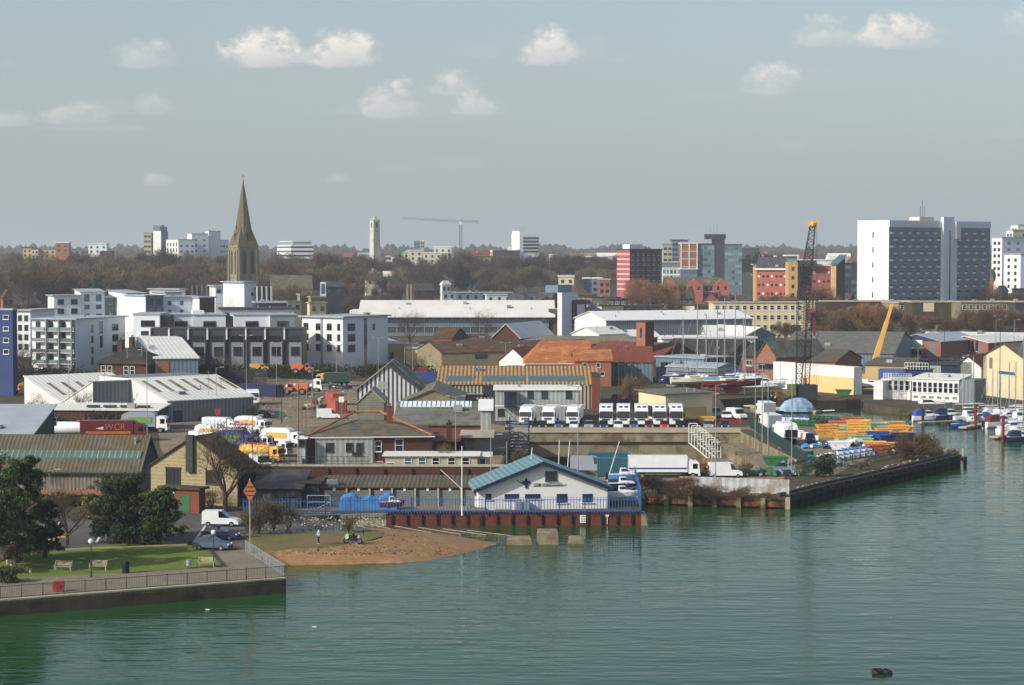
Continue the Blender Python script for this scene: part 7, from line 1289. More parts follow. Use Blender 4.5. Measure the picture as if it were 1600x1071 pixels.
# street furniture
def bench():
    r = empty('park_bench')
    for i in range(4): MB().box(-.9, .05+.12*i, .42, .9, .14+.12*i, .46).build('seat_slat', 'timber_bench', r)
    for i in range(4): MB().box(-.9, .56+.03*i, .52+.12*i, .9, .60+.03*i, .61+.12*i).build('back_slat', 'timber_bench', r)
    for x in (-.82, .82): MB().box(x-.04, .05, 0, x+.04, .12, .66).box(x-.04, .05, .62, x+.04, .6, .67).box(x-.04, .52, 0, x+.04, .6, .95).build('leg', 'timber_bench', r)
    return r
place('bench', bench, 152, 892, -6, 'pale timber bench in the sun left of the black litter bin', 'bench'); place('bench', None, 97, 893, -6, 'timber bench in the tree shade', 'bench'); place('bench', None, 321, 887, -8, 'pale timber bench beside the small grey bin', 'bench')
r = empty('litter_bin', G(196.5, 896), 0, 'black litter bin with domed top on the promenade', 'bin'); MB().tube((0, 0, 0), (0, 0, 1.05), .36, n=14, cap=True).build('body', 'black', r); MB().tube((0, 0, 1.05), (0, 0, 1.2), .4, .3, n=14, cap=True).build('hood', 'black', r)
r = empty('litter_bin', G(295, 888), 0, 'small grey litter bin at the end of the bench', 'bin'); MB().tube((0, 0, .25), (0, 0, .85), .28, n=12, cap=True).build('basket', 'metal', r); MB().tube((0, 0, 0), (0, 0, .25), .05).build('post', 'metal_dark', r)
r = empty('lifebuoy_box', G(91, 925), 0, 'red lifebuoy housing fixed on the promenade railing', 'lifebuoy box'); MB().ext([(-.45, .1), (-.5, .3), (-.5, .9), (-.4, 1.05), (.4, 1.05), (.5, .9), (.5, .3), (.45, .1)], -.15, .2).build('box', 'p_red', r); MB().tube((0, -.16, .58), (0, -.2, .58), .36, n=16, cap=True).build('lid_ring', 'hull_red', r); MB().tube((0, .25, 0), (0, .25, .6), .05).build('post', 'metal_dark', r)
def lamp(h, globe=True, col_='metal_dark', arms=1, ln=1.2):
    r = empty('lamp_post'); MB().tube((0, 0, 0), (0, 0, h), .085 if h > 6 else .06, .05, n=6).tube((0, 0, 0), (0, 0, min(1.2, h*.15)), .12, n=6).build('post', col_, r)
    if globe: MB().ball((0, 0, h+.25), .27, 12, 8).build('globe', 'frame_white', r, True)
    else:
        for k in range(arms): sg = 1 if k == 0 else -1; MB().tube((0, 0, h-.1), (sg*ln, 0, h+.12), .04, n=4).build('arm', col_, r); MB().box(sg*ln-.1 if sg > 0 else sg*ln-.6, -.15, h+.05, sg*ln+.6 if sg > 0 else sg*ln+.1, .15, h+.2).build('lantern', 'metal', r)
    return r
for px, py, tp, lb in ((142.5, 902, 846, 'globe lamp post beside the sunlit bench'), (334, 886, 832, 'globe lamp post beside the blue grey car')):
    Y = YG(py); h = Zt(tp, Y)-.25; place('globe%d' % px, lambda: lamp(h), px, py, 0, lb, 'lamp')
PL = [(77, 780, 735, 'galv'), (9, 606, 542, 'galv'), (41, 700, 640, 'metal'), (108, 660, 562, 'metal'), (178, 640, 578, 'galv'), (199, 618, 520, 'galv'), (222, 618, 540, 'metal'), (230, 690, 548, 'galv'), (309, 600, 563, 'galv'), (326, 656, 580, 'galv'), (338, 656, 575, 'galv'), (385, 620, 525, 'galv'), (395, 755, 650, 'metal_dark'), (432, 598, 536, 'galv'), (467, 752, 600, 'metal_dark'), (479, 622, 597, 'galv'), (488, 622, 580, 'galv'), (526, 600, 540, 'galv'), (472, 706, 623, 'timber'), (478, 706, 640, 'timber'), (440, 662, 610, 'metal_dark'),
      (591, 595, 528, 'galv'), (632, 592, 545, 'galv'), (645, 596, 537, 'galv'), (675, 590, 545, 'galv'), (696, 575, 545, 'galv'), (701, 575, 542, 'galv'), (790, 580, 536, 'galv'), (862, 590, 555, 'galv'), (937, 630, 568, 'galv'), (967, 640, 562, 'rust'), (919, 590, 548, 'galv'), (1089, 600, 527, 'galv'), (1180, 700, 571, 'galv'), (1200, 705, 583, 'galv'), (1237, 745, 594, 'galv'), (1191, 690, 560, 'galv'), (903, 745, 604, 'galv'), (1118, 752, 602, 'galv'), (792, 780, 690, 'galv'), (767, 790, 680, 'galv'), (712, 730, 620, 'galv'), (722, 806, 697, 'white'), (1434, 610, 545, 'galv'), (1475, 612, 518, 'metal_dark'), (1562, 640, 495, 'metal_dark'), (1505, 640, 570, 'metal'), (1476, 560, 518, 'galv'), (1584, 600, 500, 'galv'), (1298, 470, 440, 'galv'), (1556, 560, 500, 'galv')]
DK = ('galvanised', 'grey', 'dark')
NB = ['by the asbestos shed', 'by the blue block', 'by the grey barn', 'beside the white units', 'in front of the white units', 'behind the white units', 'by the white sheet roof', 'at the corner of the brown shed', 'by the dark mesh screen', 'beside the white unit wall', 'next to the give way sign', 'in the far yard by the navy container', 'beside the block building', 'below the yellow unit', 'standing in the centre yard', 'in the far yard', 'at the compound gate', 'right of the yellow unit', 'left of the brick office', 'touching the brick office', 'with the green sign', 'beside the striped gable', 'left of the blue container', 'above the blue container', 'behind the blue container', 'left above the striped roof', 'just right of it above the striped roof', 'in front of the tan unit', 'before the gold roof', 'beside the brick tower end', 'by the net enclosure', 'at the sawtooth roofs', 'left of the yacht masts', 'behind the green mesh fence', 'beside the open tailed lorry', 'tall by the skip yard', 'thin by the box lorries', 'tall before the grey office block', 'tall at the dry dock', 'left of the hall roof', 'behind the hall left eave', 'through the workshop roof', 'flagpole like by the lock-up garages', 'in the brick units yard', 'tall at the club building', 'tall and dark at the cream boat shed', 'by the club gable', 'at the brick units', 'right of the cream shed', 'below the hotel', 'at the far right wood']
for i, (px, py, tp, mt) in enumerate(PL):
    Y = YG(py); h = Zt(tp, Y); plain = mt in ('timber', 'white', 'rust') or i % 5 == 4
    r = lamp(h, False, mt, 0 if plain else 1+(i % 2), .9); r.location = (X(px, Y, 3), Y, 0); r.name = 'pole' if plain else 'lamp_post'
    tag(r, '%s %s %s' % ({'galv': 'slim galvanised', 'metal': 'pale grey', 'metal_dark': 'dark', 'timber': 'wooden', 'white': 'white', 'rust': 'rusty'}[mt], 'pole' if plain else 'lamp column', NB[i]), 'pole' if plain else 'lamp')
MB().tube((0, 0, 3.2), (-2.6, 0, 5.6), .05, n=4).build('stay', 'white', bpy.data.objects[[o.name for o in C.objects if o.get('label', '').startswith('white pole')][0]])
# signs
Y = YG(862); x = X(391, Y); r = empty('marker_beacon', (x, Y, 0), 0, 'brown diamond navigation board on a pale pole beside the ramp', 'sign'); zt = Zt(750, Y); zb_ = Zt(785, Y); c_ = (zt+zb_)/2
MB().tube((0, 0, 0), (0, 0, zt+.1), .07, n=6).build('pole', 'deck', r); w_ = .7; hh_ = (zt-zb_)/2
MB().add([(-w_, -.1, c_), (0, -.1, c_-hh_), (w_, -.1, c_), (0, -.1, c_+hh_), (-w_, -.04, c_), (0, -.04, c_-hh_), (w_, -.04, c_), (0, -.04, c_+hh_)], [(0, 1, 2, 3), (7, 6, 5, 4), (0, 4, 5, 1), (1, 5, 6, 2), (2, 6, 7, 3), (3, 7, 4, 0)]).build('board', 'sign_amber', r)
for k, ww in ((.45, .45), (0, .7), (-.45, .45)): MB().box(-ww*.8, -.13, c_+k-.05, ww*.8, -.105, c_+k+.05).build('slat', 'timber_dark', r)
for px, py, tp, m_, nm, lb in ((340, 662, 639, 'p_red', 'give_way_sign', 'red and white give way sign by the parked white lorries'), (440.5, 660, 643, 'sign_green', 'direction_sign', 'green direction sign standing in the yard'), (533.5, 655, 620, 'white', 'post_sign', 'white and red striped post by the orange container')):
    Y = YG(py); h = Zt(tp, Y); r = empty(nm, (X(px, Y), Y, 0), 0, lb, 'sign'); MB().tube((0, 0, 0), (0, 0, h), .05, n=5).build('post', 'galv', r); MB().box(-.5, -.1, h-1.1, .5, -.05, h).build('board', m_, r)
# portal gate frame in the dock: white ribbed gangway frames
r = empty('gangway_frames', G(1085, 676), 0, 'row of white hooped steel frames leaning down into the dry dock', 'frames')
for i in range(9):
    mb = MB(); y = -i*.6; x0 = i*.46-1; z0 = -i*.36
    for a_, b_ in (((x0, y, z0-1.8), (x0, y, z0+1.6)), ((x0, y, z0+1.6), (x0+1.5, y, z0+1.6)), ((x0+1.5, y, z0+1.6), (x0+1.5, y, z0-1.8)), ((x0, y, z0), (x0+1.5, y, z0))): mb.tube(a_, b_, .09, n=4)
    mb.build('hoop', 'white', r)
for x0 in (-1, .5): MB().tube((x0, 0, -1.8), (x0+3.7, -4.8, -4.7), .1, n=4).build('rail', 'white', r)
r = empty('lock_machinery', G(810, 700), 0, 'dark spoked wheel and ladder frame at the left end of the dry dock', 'machinery')
for k in range(8): a_ = k*math.pi/4; MB().tube((0, 0, 1), (math.cos(a_)*1.6, 0, 1+math.sin(a_)*1.6), .08, n=4).build('spoke', 'metal_dark', r)
MB().loft([[(math.cos(t*math.pi/8)*q, y, 1+math.sin(t*math.pi/8)*q) for t in range(16)] for q, y in ((1.5, -.1), (1.7, -.1), (1.7, .1), (1.5, .1), (1.5, -.1))], cap=False).build('rim', 'metal_dark', r)
for k in range(10): MB().box(-1.4, .6, -1+.55*k, 1.6, .9, -.8+.55*k).build('rung', 'galv', r)
for x0 in (-1.5, 1.6): MB().box(x0, .5, -2, x0+.2, 1, 5).build('stile', 'metal_dark', r)
for (pa, pb, Ya, lb) in (((822, 690), (832, 690), 0, ''),): pass
for i, (px0, py0, px1, py1) in enumerate(((826, 722, 832, 700), (874, 722, 876, 688), (888, 726, 894, 688), (951, 762, 976, 690))):
    Y = 262.5 if i != 3 else 268; x0 = X(px0, Y, 5); o = MB().tube((x0, Y+4+i*3, 0 if i == 3 else 2), (X(px1, Y, 6), Y+4+i*3, Zt(py1, Y+4+i*3)), .08, .05, n=5).tube((x0, Y+4+i*3, 1.8), (x0+.9, Y+4+i*3, 1.9), .06, n=5).build('dinghy_mast', 'frame_white'); tag(o, ('short', 'upright', 'slanting', 'long leaning')[i]+' white dinghy mast behind the scout hall'+(' right end' if i == 3 else ''), 'mast')
# things inside the scout yard
rings = []
r = empty('tarpaulin', G(572, 796), 0, 'bright blue tarpaulin over boats in the scout yard', 'tarpaulin')
for i in range(16): t = i/15; q = (1.5+.7*abs(t-.5)*2-.25*math.sin(t*21))*(.5 if i in (0, 15) else 1); rings.append([(-3.3+7.2*t, -.9, 0), (-3.3+7.2*t, -.8, q*.8), (-3.3+7.2*t, -.2+.1*math.sin(i*2.3), q), (-3.3+7.2*t, .8, q*.8), (-3.3+7.2*t, .9, 0)])
MB().loft(rings).build('cover', 'tarp_blue', r)
place('rib', lambda: boat('motor', 'maroon', 5, 'white'), 612, 797, 0, 'small white and maroon launch on the ground beside the tarpaulin', 'boat', s=.6, dz=.4)
for i in range(3): place('dinghy%d' % i, lambda: boat('motor', ('white', 'navy', 'sky')[i], 5.5, 'white'), 972+i, 785-i*8, 3, ('white', 'navy', 'pale blue')[i]+' racked dinghy inside the tall blue fence', 'boat', dz=.5+i*.55, s=.75)
r = empty('boat_trailer', G(725, 790), 0, 'small blue wheeled launching trolley by the garages', 'trailer'); MB().box(-1.4, -.3, .35, .6, .3, .45).build('frame', 'p_navy', r); [MB().tube((.4, y, .3), (.4, y+.12, .3), .3, n=12, cap=True).build('wheel', 'p_sky', r) for y in (-.5, .4)]
r = empty('gate_frame', G(497, 805), 0, 'blue braced steel gate in the palisade fence', 'gate'); mb = MB()
for a_, b_ in (((-1.3, -.15, .1), (-1.3, -.15, 2.4)), ((1.5, -.15, .1), (1.5, -.15, 2.4)), ((-1.3, -.15, 2.4), (1.5, -.15, 2.4)), ((-1.3, -.15, .3), (1.5, -.15, .3)), ((-1.3, -.15, 1.6), (1.5, -.15, 1.6)), ((-1.3, -.15, .3), (1.5, -.15, 1.6))): mb.tube(a_, b_, .06, n=4)
mb.build('frame', 'tarp_pale', r)
for i, (px, py, w_) in enumerate(((435, 829, 2.0), (490, 826, 1.8))): r = empty('barrier_rail', G(px, py), 0, ('timber rail among the bare shrubs', 'rusty hoop rail beside the shrubs')[i], 'rail'); [MB().tube((x, 0, 0), (x, 0, .8), .05).build('post', 'timber', r) for x in (-w_/2, w_/2)]; MB().tube((-w_/2, 0, .8), (w_/2, 0, .8), .05).build('rail', 'timber', r)
for i, px in enumerate((520.5, 568, 620, 648)): Y = YG(836-(0 if i else 5)); o = MB().tube((X(px, Y), Y, -1.3 if i > 1 else 0), (X(px, Y), Y, 2.2 if i == 0 else (.6 if i == 1 else -.3)), .05, n=5).build('stake', 'timber_dark' if i else 'metal_dark'); tag(o, ('tall thin dark stake at the left of the slipway', 'short stake right of the motorcycle', 'short stake on the slipway, left one', 'short stake on the slipway, right one')[i], 'stake')
for i in range(6): x, Y, _ = G(540+i*38, 818+i*2.3, -1.36); x2, Y2, _ = G(600+i*40, 832+i*1.2, -1.36); o = MB().tube((x, Y, -1.3), (x2, Y2, -1.32), .035, n=4).build('mooring_rope', 'deck'); tag(o, 'pale rope lying over the mud of the slipway, %s from the left' % ('1st', '2nd', '3rd', '4th', '5th', '6th')[i], 'rope', 'ropes over the mud')
for i in range(4): o = MB().prism([G(*p)[:2] for p in (((300+i*2-i*78, 848.5), (304+i*2-i*78, 848.5), (322-i*78+8, 812), (319-i*78+8, 812)))], .012, .016).build('bay_line', 'line_white'); tag(o, kind='structure')
for i in range(2): r = empty('hoop_rail', G((75, 94)[i], 845+i*3), 0, ('small yellow timber hoop left beside the car park', 'wider yellow timber hoop beside the young tree')[i], 'rail'); [MB().tube((x, 0, 0), (x*.9, 0, .6), .09).build('post', 'render_tan', r) for x in (-.7, .7)]; MB().tube((-.7, 0, .6), (.7, 0, .6), .09).build('rail', 'render_tan', r)
for i in range(7): o = MB().tube((X(12+i*6, YG(882+i*2.2)), YG(882+i*2.2), 0), (X(12+i*6, YG(882+i*2.2)), YG(882+i*2.2), .45), .16, n=7, cap=True).build('timber_bollard', 'timber_bench'); tag(o, 'low timber bollard, %s from the left under the dark pine' % ORD(i+1), 'bollard', 'timber bollards under the pine')
# buoy-like seal drifting in the water, litter
x, Y, _ = G(1378, 1053, WZ); r = empty('floating_tyres', (x, Y, WZ), 0, 'cluster of black tyres drifting in the open water', 'tyres')
for k, (a_, b_, tl) in enumerate(((-.38, 0, .5), (.05, .1, .9), (.42, -.05, .6))): o = MB().loft([[(math.cos(t*math.pi/7)*(.27+.2*math.cos(u*math.pi/3)), math.sin(t*math.pi/7)*(.27+.2*math.cos(u*math.pi/3)), .2*math.sin(u*math.pi/3)) for u in range(6)] for t in range(15)], cap=False).build('tyre', 'black', r); o.location = (a_, b_, .12); o.rotation_euler = (.35, tl-.4, tl)
for i, (px, py) in enumerate(((324, 953), (491, 980))): x, Y, _ = G(px, py, WZ); o = MB().prism([(x-.2, Y), (x+.2, Y-.03), (x+.18, Y+.1), (x-.15, Y+.12)], WZ-.02, WZ+.05).build('floating_litter', 'white'); tag(o, ('white scrap floating off the promenade', 'tiny white scrap floating in open water')[i], 'litter')
# ---------------------------------------------------------------- people
def person(px, py, yaw, top, leg, lb, sit=False, s=1.):
    x, Y, _ = G(px, py); vs = [(0, 0, .95), (0, 0, 1.15), (0, .01, 1.38), (0, 0, 1.5), (0, 0, 1.58), (0, .02, 1.68), (-.17, 0, 1.42), (-.25, -.02, 1.15), (-.2, -.2, .98), (-.16, -.3, 1.02), (.17, 0, 1.42), (.25, .02, 1.15), (.24, -.06, .92), (.24, -.1, .84), (-.09, 0, .9), (-.1, -.02, .5), (-.11, .04, .08), (-.11, -.14, .04), (.09, 0, .9), (.11, -.05, .5), (.12, .02, .08), (.12, -.16, .04)]
    if sit: vs = [(a, b+(.0), c-.32) if i < 14 else (a, b, c) for i, (a, b, c) in enumerate(vs)]; vs[14] = (-.1, 0, .58); vs[15] = (-.28, -.42, .6); vs[16] = (-.3, -.4, .12); vs[17] = (-.3, -.55, .08); vs[18] = (.1, 0, .58); vs[19] = (.28, -.42, .6); vs[20] = (.3, -.4, .12); vs[21] = (.3, -.55, .08); vs[8] = (-.2, -.35, .85); vs[9] = (-.2, -.48, .88); vs[12] = (.2, -.35, .85); vs[13] = (.2, -.48, .88)
    ed = [(0, 1), (1, 2), (2, 3), (3, 4), (4, 5), (2, 6), (6, 7), (7, 8), (8, 9), (2, 10), (10, 11), (11, 12), (12, 13), (0, 14), (14, 15), (15, 16), (16, 17), (0, 18), (18, 19), (19, 20), (20, 21)]
    rad = [.14, .13, .15, .06, .08, .1, .06, .045, .035, .04, .06, .045, .035, .04, .1, .07, .045, .04, .1, .07, .045, .04]
    me = bpy.data.meshes.new('person'); me.from_pydata(vs, ed, []); o = bpy.data.objects.new('person', me); C.objects.link(o); me.materials.append(M('skin'))
    md = o.modifiers.new('skin', 'SKIN'); me.skin_vertices or None
    for i, v in enumerate(me.skin_vertices[0].data): v.radius = (rad[i], rad[i]); v.use_root = (i == 0)
    o.modifiers.new('sub', 'SUBSURF').levels = 1; dg = bpy.context.evaluated_depsgraph_get(); m2 = bpy.data.meshes.new_from_object(o.evaluated_get(dg)); o.modifiers.clear(); o.data = m2
    for m_ in ('skin', top, leg, 'shoe', 'hair'):
        if m_ != 'skin' or not m2.materials: m2.materials.append(M(m_))
    m2.materials.clear(); [m2.materials.append(M(m_)) for m_ in ('skin', top, leg, 'shoe', 'hair')]
    dz = -.32 if sit else 0
    for p in m2.polygons:
        c = p.center; z = c.z-dz
        if sit: p.material_index = 3 if c.z < .16 else (2 if c.z < .68 and not (c.y < -.38 and c.z > .8) else (1 if z < 1.5 else (4 if z > 1.7 or c.y > .03 else 0)))
        else: p.material_index = 3 if z < .1 else (2 if z < .93 and abs(c.x) < .2 else (1 if z < 1.5 and c.z > .93 else (0 if z < 1.72 and c.y < .04 or z < .95 else 4)))
    o.location = (x, Y, .03); o.rotation_euler.z = R(yaw); o.scale = (s,)*3
    for sg in (-1, 1): MB().ball((sg*.035, -.075, 1.69+dz), .012, 6, 4).build('eye', 'black', o)
    MB().ball((0, -.1, 1.66+dz), .018, 6, 4).build('nose', 'skin', o); MB().ball((0, .03, 1.72+dz), .112, 10, 6).build('hair', 'hair', o)
    return tag(o, lb, 'person')
person(498, 851, -60, 'shirt_blue', 'cloth_dark', 'person in a pale blue top and dark trousers standing on the grass with folded arms')
hp = person(552, 850, 75, 'cloth_dark', 'cloth_dark', 'person dressed in black sitting astride the parked motorcycle', True)
x, Y, _ = G(551, 850); r = empty('motorcycle', (x, Y, .02), R(170), 'motorcycle with pale fairing parked on the grass above the beach', 'motorcycle')
for xx in (-.72, .72): o = MB().loft([[(xx+math.cos(t*math.pi/8)*q, y, .32+math.sin(t*math.pi/8)*q) for t in range(16)] for q, y in ((.22, -.05), (.32, -.05), (.32, .05), (.22, .05), (.22, -.05))], cap=False).build('wheel', 'tyre', r); MB().tube((xx, -.03, .32), (xx, .03, .32), .22, n=12, cap=True).build('rim', 'rim', o)
MB().loft(side_ring([(-.75, .62), (-.8, .8), (-.2, .75), (.1, .95), (.45, .9), (.55, .6), (.2, .3), (-.3, .3)], .17, .05)).build('body', 'black', r); MB().loft(side_ring([(.4, .6), (.45, 1.15), (.7, 1.05), (.85, .7), (.7, .5)], .2, .08)).build('fairing', 'p_mint', r); MB().ball((-.75, 0, .72), .24, 8, 6).build('top_box', 'p_silver', r); MB().tube((.45, -.36, 1.08), (.45, .36, 1.08), .02).build('handlebar', 'metal_dark', r); MB().tube((.55, 0, .95), (.74, 0, .32), .03).build('fork', 'metal', r); MB().box(-.6, -.16, .78, .1, .16, .86).build('seat', 'black', r)
# ---------------------------------------------------------------- trees
def limb(mb, a, d, L_, r, depth, rnd, spread=.55, up=.25, leaf=None, mind=0):
    seg = 3; p = Vector(a); d = Vector(d).normalized()
    for i in range(seg):
        nd = (d+Vector((rnd.uniform(-.16, .16), rnd.uniform(-.16, .16), rnd.uniform(-.05, .12)))).normalized(); q = p+nd*L_/seg; r2 = r*(1-.22)
        mb.tube(p, q, r, r2, n=5 if r > .06 else 3); r = r2
        if depth > 0 and (i > 0 or depth < 3):
            for k in range(2 if depth > 1 else 3):
                v = Vector((rnd.uniform(-1, 1), rnd.uniform(-1, 1), rnd.uniform(-.3, .6))).normalized(); c = (nd*(1-spread)+v*spread+Vector((0, 0, up*.4))).normalized(); limb(mb, q, c, L_*rnd.uniform(.5, .72), r*.6, depth-1, rnd, spread, up, leaf)
        p, d = q, nd
    if leaf is not None: leaf.append(p)
def shards(mb, c, rx, rz, n, ln, wd, rnd, up=.7, m=0, hollow=.0):    # twigs spread through the crown
    lobes = [(Vector((rnd.gauss(0, .42)*rx, rnd.gauss(0, .42)*rx, rnd.uniform(-.55, .6)*rz)), rnd.uniform(.34, .6)) for _ in range(9)]
    for i in range(n):
        lc, lr = lobes[i % 9]; v = Vector((rnd.gauss(0, 1), rnd.gauss(0, 1), rnd.gauss(0, 1))).normalized()*(rnd.random()**.45)
        p = Vector((lc.x+v.x*rx*lr, lc.y+v.y*rx*lr, lc.z+v.z*rz*lr*1.1)); d = (Vector((p.x/rx, p.y/rx, p.z/rz*.5+up))+Vector((rnd.gauss(0, .45), rnd.gauss(0, .45), rnd.gauss(0, .3)))).normalized()
        p = p+Vector(c); s = d.cross(Vector((rnd.gauss(0, 1), rnd.gauss(0, 1), rnd.gauss(0, 1)))).normalized()*wd*rnd.uniform(.5, 1.3); q = p+d*ln*rnd.uniform(.5, 1.4)
        mb.add([p-s, p+s, q], [(0, 1, 2)], m)
def tufts(mb, c, rx, ry, rz, n, sz, rnd, nl=14):                        # leaf clumps for evergreens and shrubs
    lobes = [(Vector((rnd.uniform(-.7, .7)*rx, rnd.uniform(-.7, .7)*ry, rnd.uniform(-.75, .75)*rz)), rnd.uniform(.25, .5)) for _ in range(nl)]
    for i in range(n):
        lc, lr = lobes[i % nl]; v = Vector((rnd.gauss(0, 1), rnd.gauss(0, 1), rnd.gauss(0, 1))).normalized()*(rnd.random()**.3)*lr
        p = Vector(c)+lc+Vector((v.x*rx, v.y*ry, v.z*rz)); a = Vector((rnd.gauss(0, 1), rnd.gauss(0, 1), rnd.gauss(0, 1)+.4)).normalized(); b_ = a.orthogonal().normalized(); b_ = (b_+Vector((rnd.gauss(0, .4), rnd.gauss(0, .4), rnd.gauss(0, .4)))).normalized(); w = a.cross(b_).normalized(); s = sz*rnd.uniform(.5, 1.3)
        mb.add([p, p+a*s*.6+w*s*.45, p+a*s*1.2, p+a*s*.6-w*s*.45], [(0, 1, 2, 3)])
TM = {}
def far_tree(mat, v):
    k = (mat, v)
    if k in TM: return TM[k]
    rnd = random.Random(hash((mat, v)) % 1 or v*17+len(mat)); mb = MB(); mb.tube((0, 0, 0), (0, 0, 9), .38, .22, n=5)
    for i in range(9): a = rnd.uniform(0, 6.28); mb.tube((0, 0, rnd.uniform(4, 9)), (math.cos(a)*4.5, math.sin(a)*4.5, rnd.uniform(10, 16)), .17, .05, n=3)
    tr = mb.mesh('trunk', ['bark_pale' if v % 2 else 'bark']); mb = MB()
    if mat == 'conifer': tufts(mb, (0, 0, 10), 4.5, 4.5, 7.5, 2600, 1.2, rnd)
    else: shards(mb, (0, 0, 12), 6.2, 6.4, 4200, 1.5, .085, rnd)
    TM[k] = (tr, mb.mesh('crown', [mat])); return TM[k]
def ftree(px, Y, top, mat, v, lb, grp, wid=1.):
    base = hgt(Y); h = (Zt(top, Y)-base)/18.; h = max(h, .22); tr, cr = far_tree(mat, v); r = empty('bare_tree' if mat != 'conifer' else 'conifer_tree', (X(px, Y, base), Y, base-.1), random.uniform(0, 6.28), lb, 'tree', grp); r.scale = (h*wid, h*wid, h)
    for nm, me in (('trunk', tr), ('crown', cr)): o = bpy.data.objects.new(nm, me); C.objects.link(o); o.parent = r
    return r
random.seed(5)
BELT = [  # px range, distance, treetop pixel range, count, materials, where
    (-10, 370, 1330, (391, 407), 26, ('twig', 'twig_dark', 'twig'), 'back row of the park trees left of the spire'),
    (-10, 372, 1200, (404, 420), 26, ('twig', 'twig', 'twig_red'), 'middle row of the park trees left of the spire'),
    (-10, 372, 1060, (416, 440), 24, ('twig', 'twig_dark', 'twig_red'), 'front row of the park trees left of the spire'),
    (402, 560, 1330, (391, 409), 13, ('twig', 'twig_red', 'twig_dark'), 'back row between spire and clock tower'), (402, 560, 1150, (408, 426), 12, ('twig', 'twig', 'twig_red'), 'front row between spire and clock tower'),
    (555, 800, 1450, (394, 414), 19, ('twig_dark', 'twig_red', 'twig_dark'), 'back row below the tower crane'), (555, 800, 1280, (412, 432), 19, ('twig_dark', 'twig_red', 'twig'), 'middle row below the tower crane'), (520, 700, 1120, (434, 452), 13, ('twig_red', 'twig_dark'), 'front row above the long white roof'),
    (795, 965, 1450, (394, 413), 14, ('twig_dark', 'twig_dark', 'twig'), 'back row right of the skyline office'), (795, 880, 1250, (414, 440), 8, ('twig_dark', 'twig'), 'front row right of the skyline office'), (890, 968, 1380, (412, 436), 8, ('twig_dark', 'twig'), 'belt beside the pink block'),
    (1160, 1240, 1600, (394, 405), 7, ('conifer', 'twig_dark', 'conifer'), 'rise behind the hotel'), (700, 800, 1100, (442, 452), 6, ('twig_dark', 'twig_red'), 'row by the white cupola'),
    (1270, 1400, 740, (474, 492), 12, ('twig_orange', 'twig_red', 'twig'), 'russet trees in front of the long flats'), (1290, 1400, 700, (492, 505), 9, ('twig_red', 'twig', 'twig_dark'), 'lower russet trees in front of the long flats'), (1500, 1610, 730, (476, 490), 10, ('twig_orange', 'twig_dark', 'twig_red'), 'russet trees at the right before the flats'), (1405, 1510, 730, (492, 500), 9, ('twig_dark', 'twig_red'), 'low trees below the dark flats'),
    (1030, 1110, 860, (468, 490), 6, ('twig_dark', 'twig_red'), 'trees at the dark flats'), (1205, 1250, 720, (496, 512), 4, ('twig', 'twig_dark'), 'trees at the end of the cream flats'), (985, 1050, 960, (430, 452), 6, ('twig_orange', 'twig'), 'trees before the brick school'), (1190, 1240, 940, (455, 464), 5, ('twig_red', 'twig_orange'), 'trees before the hotel'), (1275, 1300, 940, (446, 458), 3, ('twig_orange',), 'orange willows at the hotel'), (1490, 1600, 1000, (440, 470), 3, ('twig',), 'trees right of the slab block'),
    (20, 160, 830, (468, 476), 7, ('twig_red', 'twig_dark'), 'trees behind the left flats'), (520, 620, 900, (452, 470), 6, ('twig_red', 'twig_dark'), 'trees right of the nave'), (880, 930, 950, (456, 466), 4, ('twig_dark', 'twig'), 'trees behind the slab tower'), (425, 470, 900, (440, 452), 3, ('twig',), 'trees before the nave')]
nt_ = 0
CN = {'twig': 'olive brown', 'twig_red': 'reddish brown', 'twig_dark': 'dark brown', 'twig_orange': 'russet orange', 'conifer': 'dark evergreen'}
for p0, p1, Y0, (t0, t1), n, ms, wh in BELT:
    for i in range(n):
        px = p0+(p1-p0)*(i+.5+random.uniform(-.4, .4))/n; m_ = random.choice(ms); nt_ += 1
        ftree(px, Y0+random.uniform(-45, 45), random.uniform(t0, t1), m_, random.randrange(3), '%s tree, %s from left, %s' % (CN[m_], ORD(i+1), wh), 'trees: '+wh, 1.15 if Y0 > 1000 else 1.)
for px, Y, tp, m_, lb in ((72, 1040, 424, 'conifer', 'dark evergreen tree standing out in the left park'), (150, 1030, 432, 'conifer', 'second dark evergreen right of the first in the left park'), (722, 1240, 412, 'conifer', 'dark green conifer below the tower crane'), (825, 1300, 410, 'conifer', 'green conifer right of the skyline office')): ftree(px, Y, tp, m_, 0, lb, None)
# distant wooded ridge reads as one mass
mb = MB(); rnd = random.Random(8)
for i in range(9000):
    Y = rnd.choice((2300, 2700, 3200, 3800, 4300))*rnd.uniform(.94, 1.06); x = rnd.uniform(-.27, .27)*Y; z = hgt(Y); s = rnd.uniform(6, 16); h = rnd.uniform(5, 12)*(.5+.9*abs(math.sin(x/170+Y*.01)*math.sin(x/47)))*(1 if Y < 4000 else 1.5)
    mb.add([(x-s, Y, z-2), (x+s, Y+rnd.uniform(-3, 3), z-2), (x+s*.6, Y, z+h*.7), (x, Y+rnd.uniform(-6, 6), z+h), (x-s*.7, Y, z+h*.6)], [(0, 1, 2, 3, 4)])
    mb.add([(x, Y-s, z-2), (x, Y+s, z-2), (x, Y+s*.6, z+h*.7), (x, Y, z+h), (x, Y-s*.6, z+h*.7)], [(0, 1, 2, 3, 4)])
tag(mb.build('distant_woodland', 'twig_dark'), 'far wooded ridges along the horizon', 'woodland', kind='stuff')
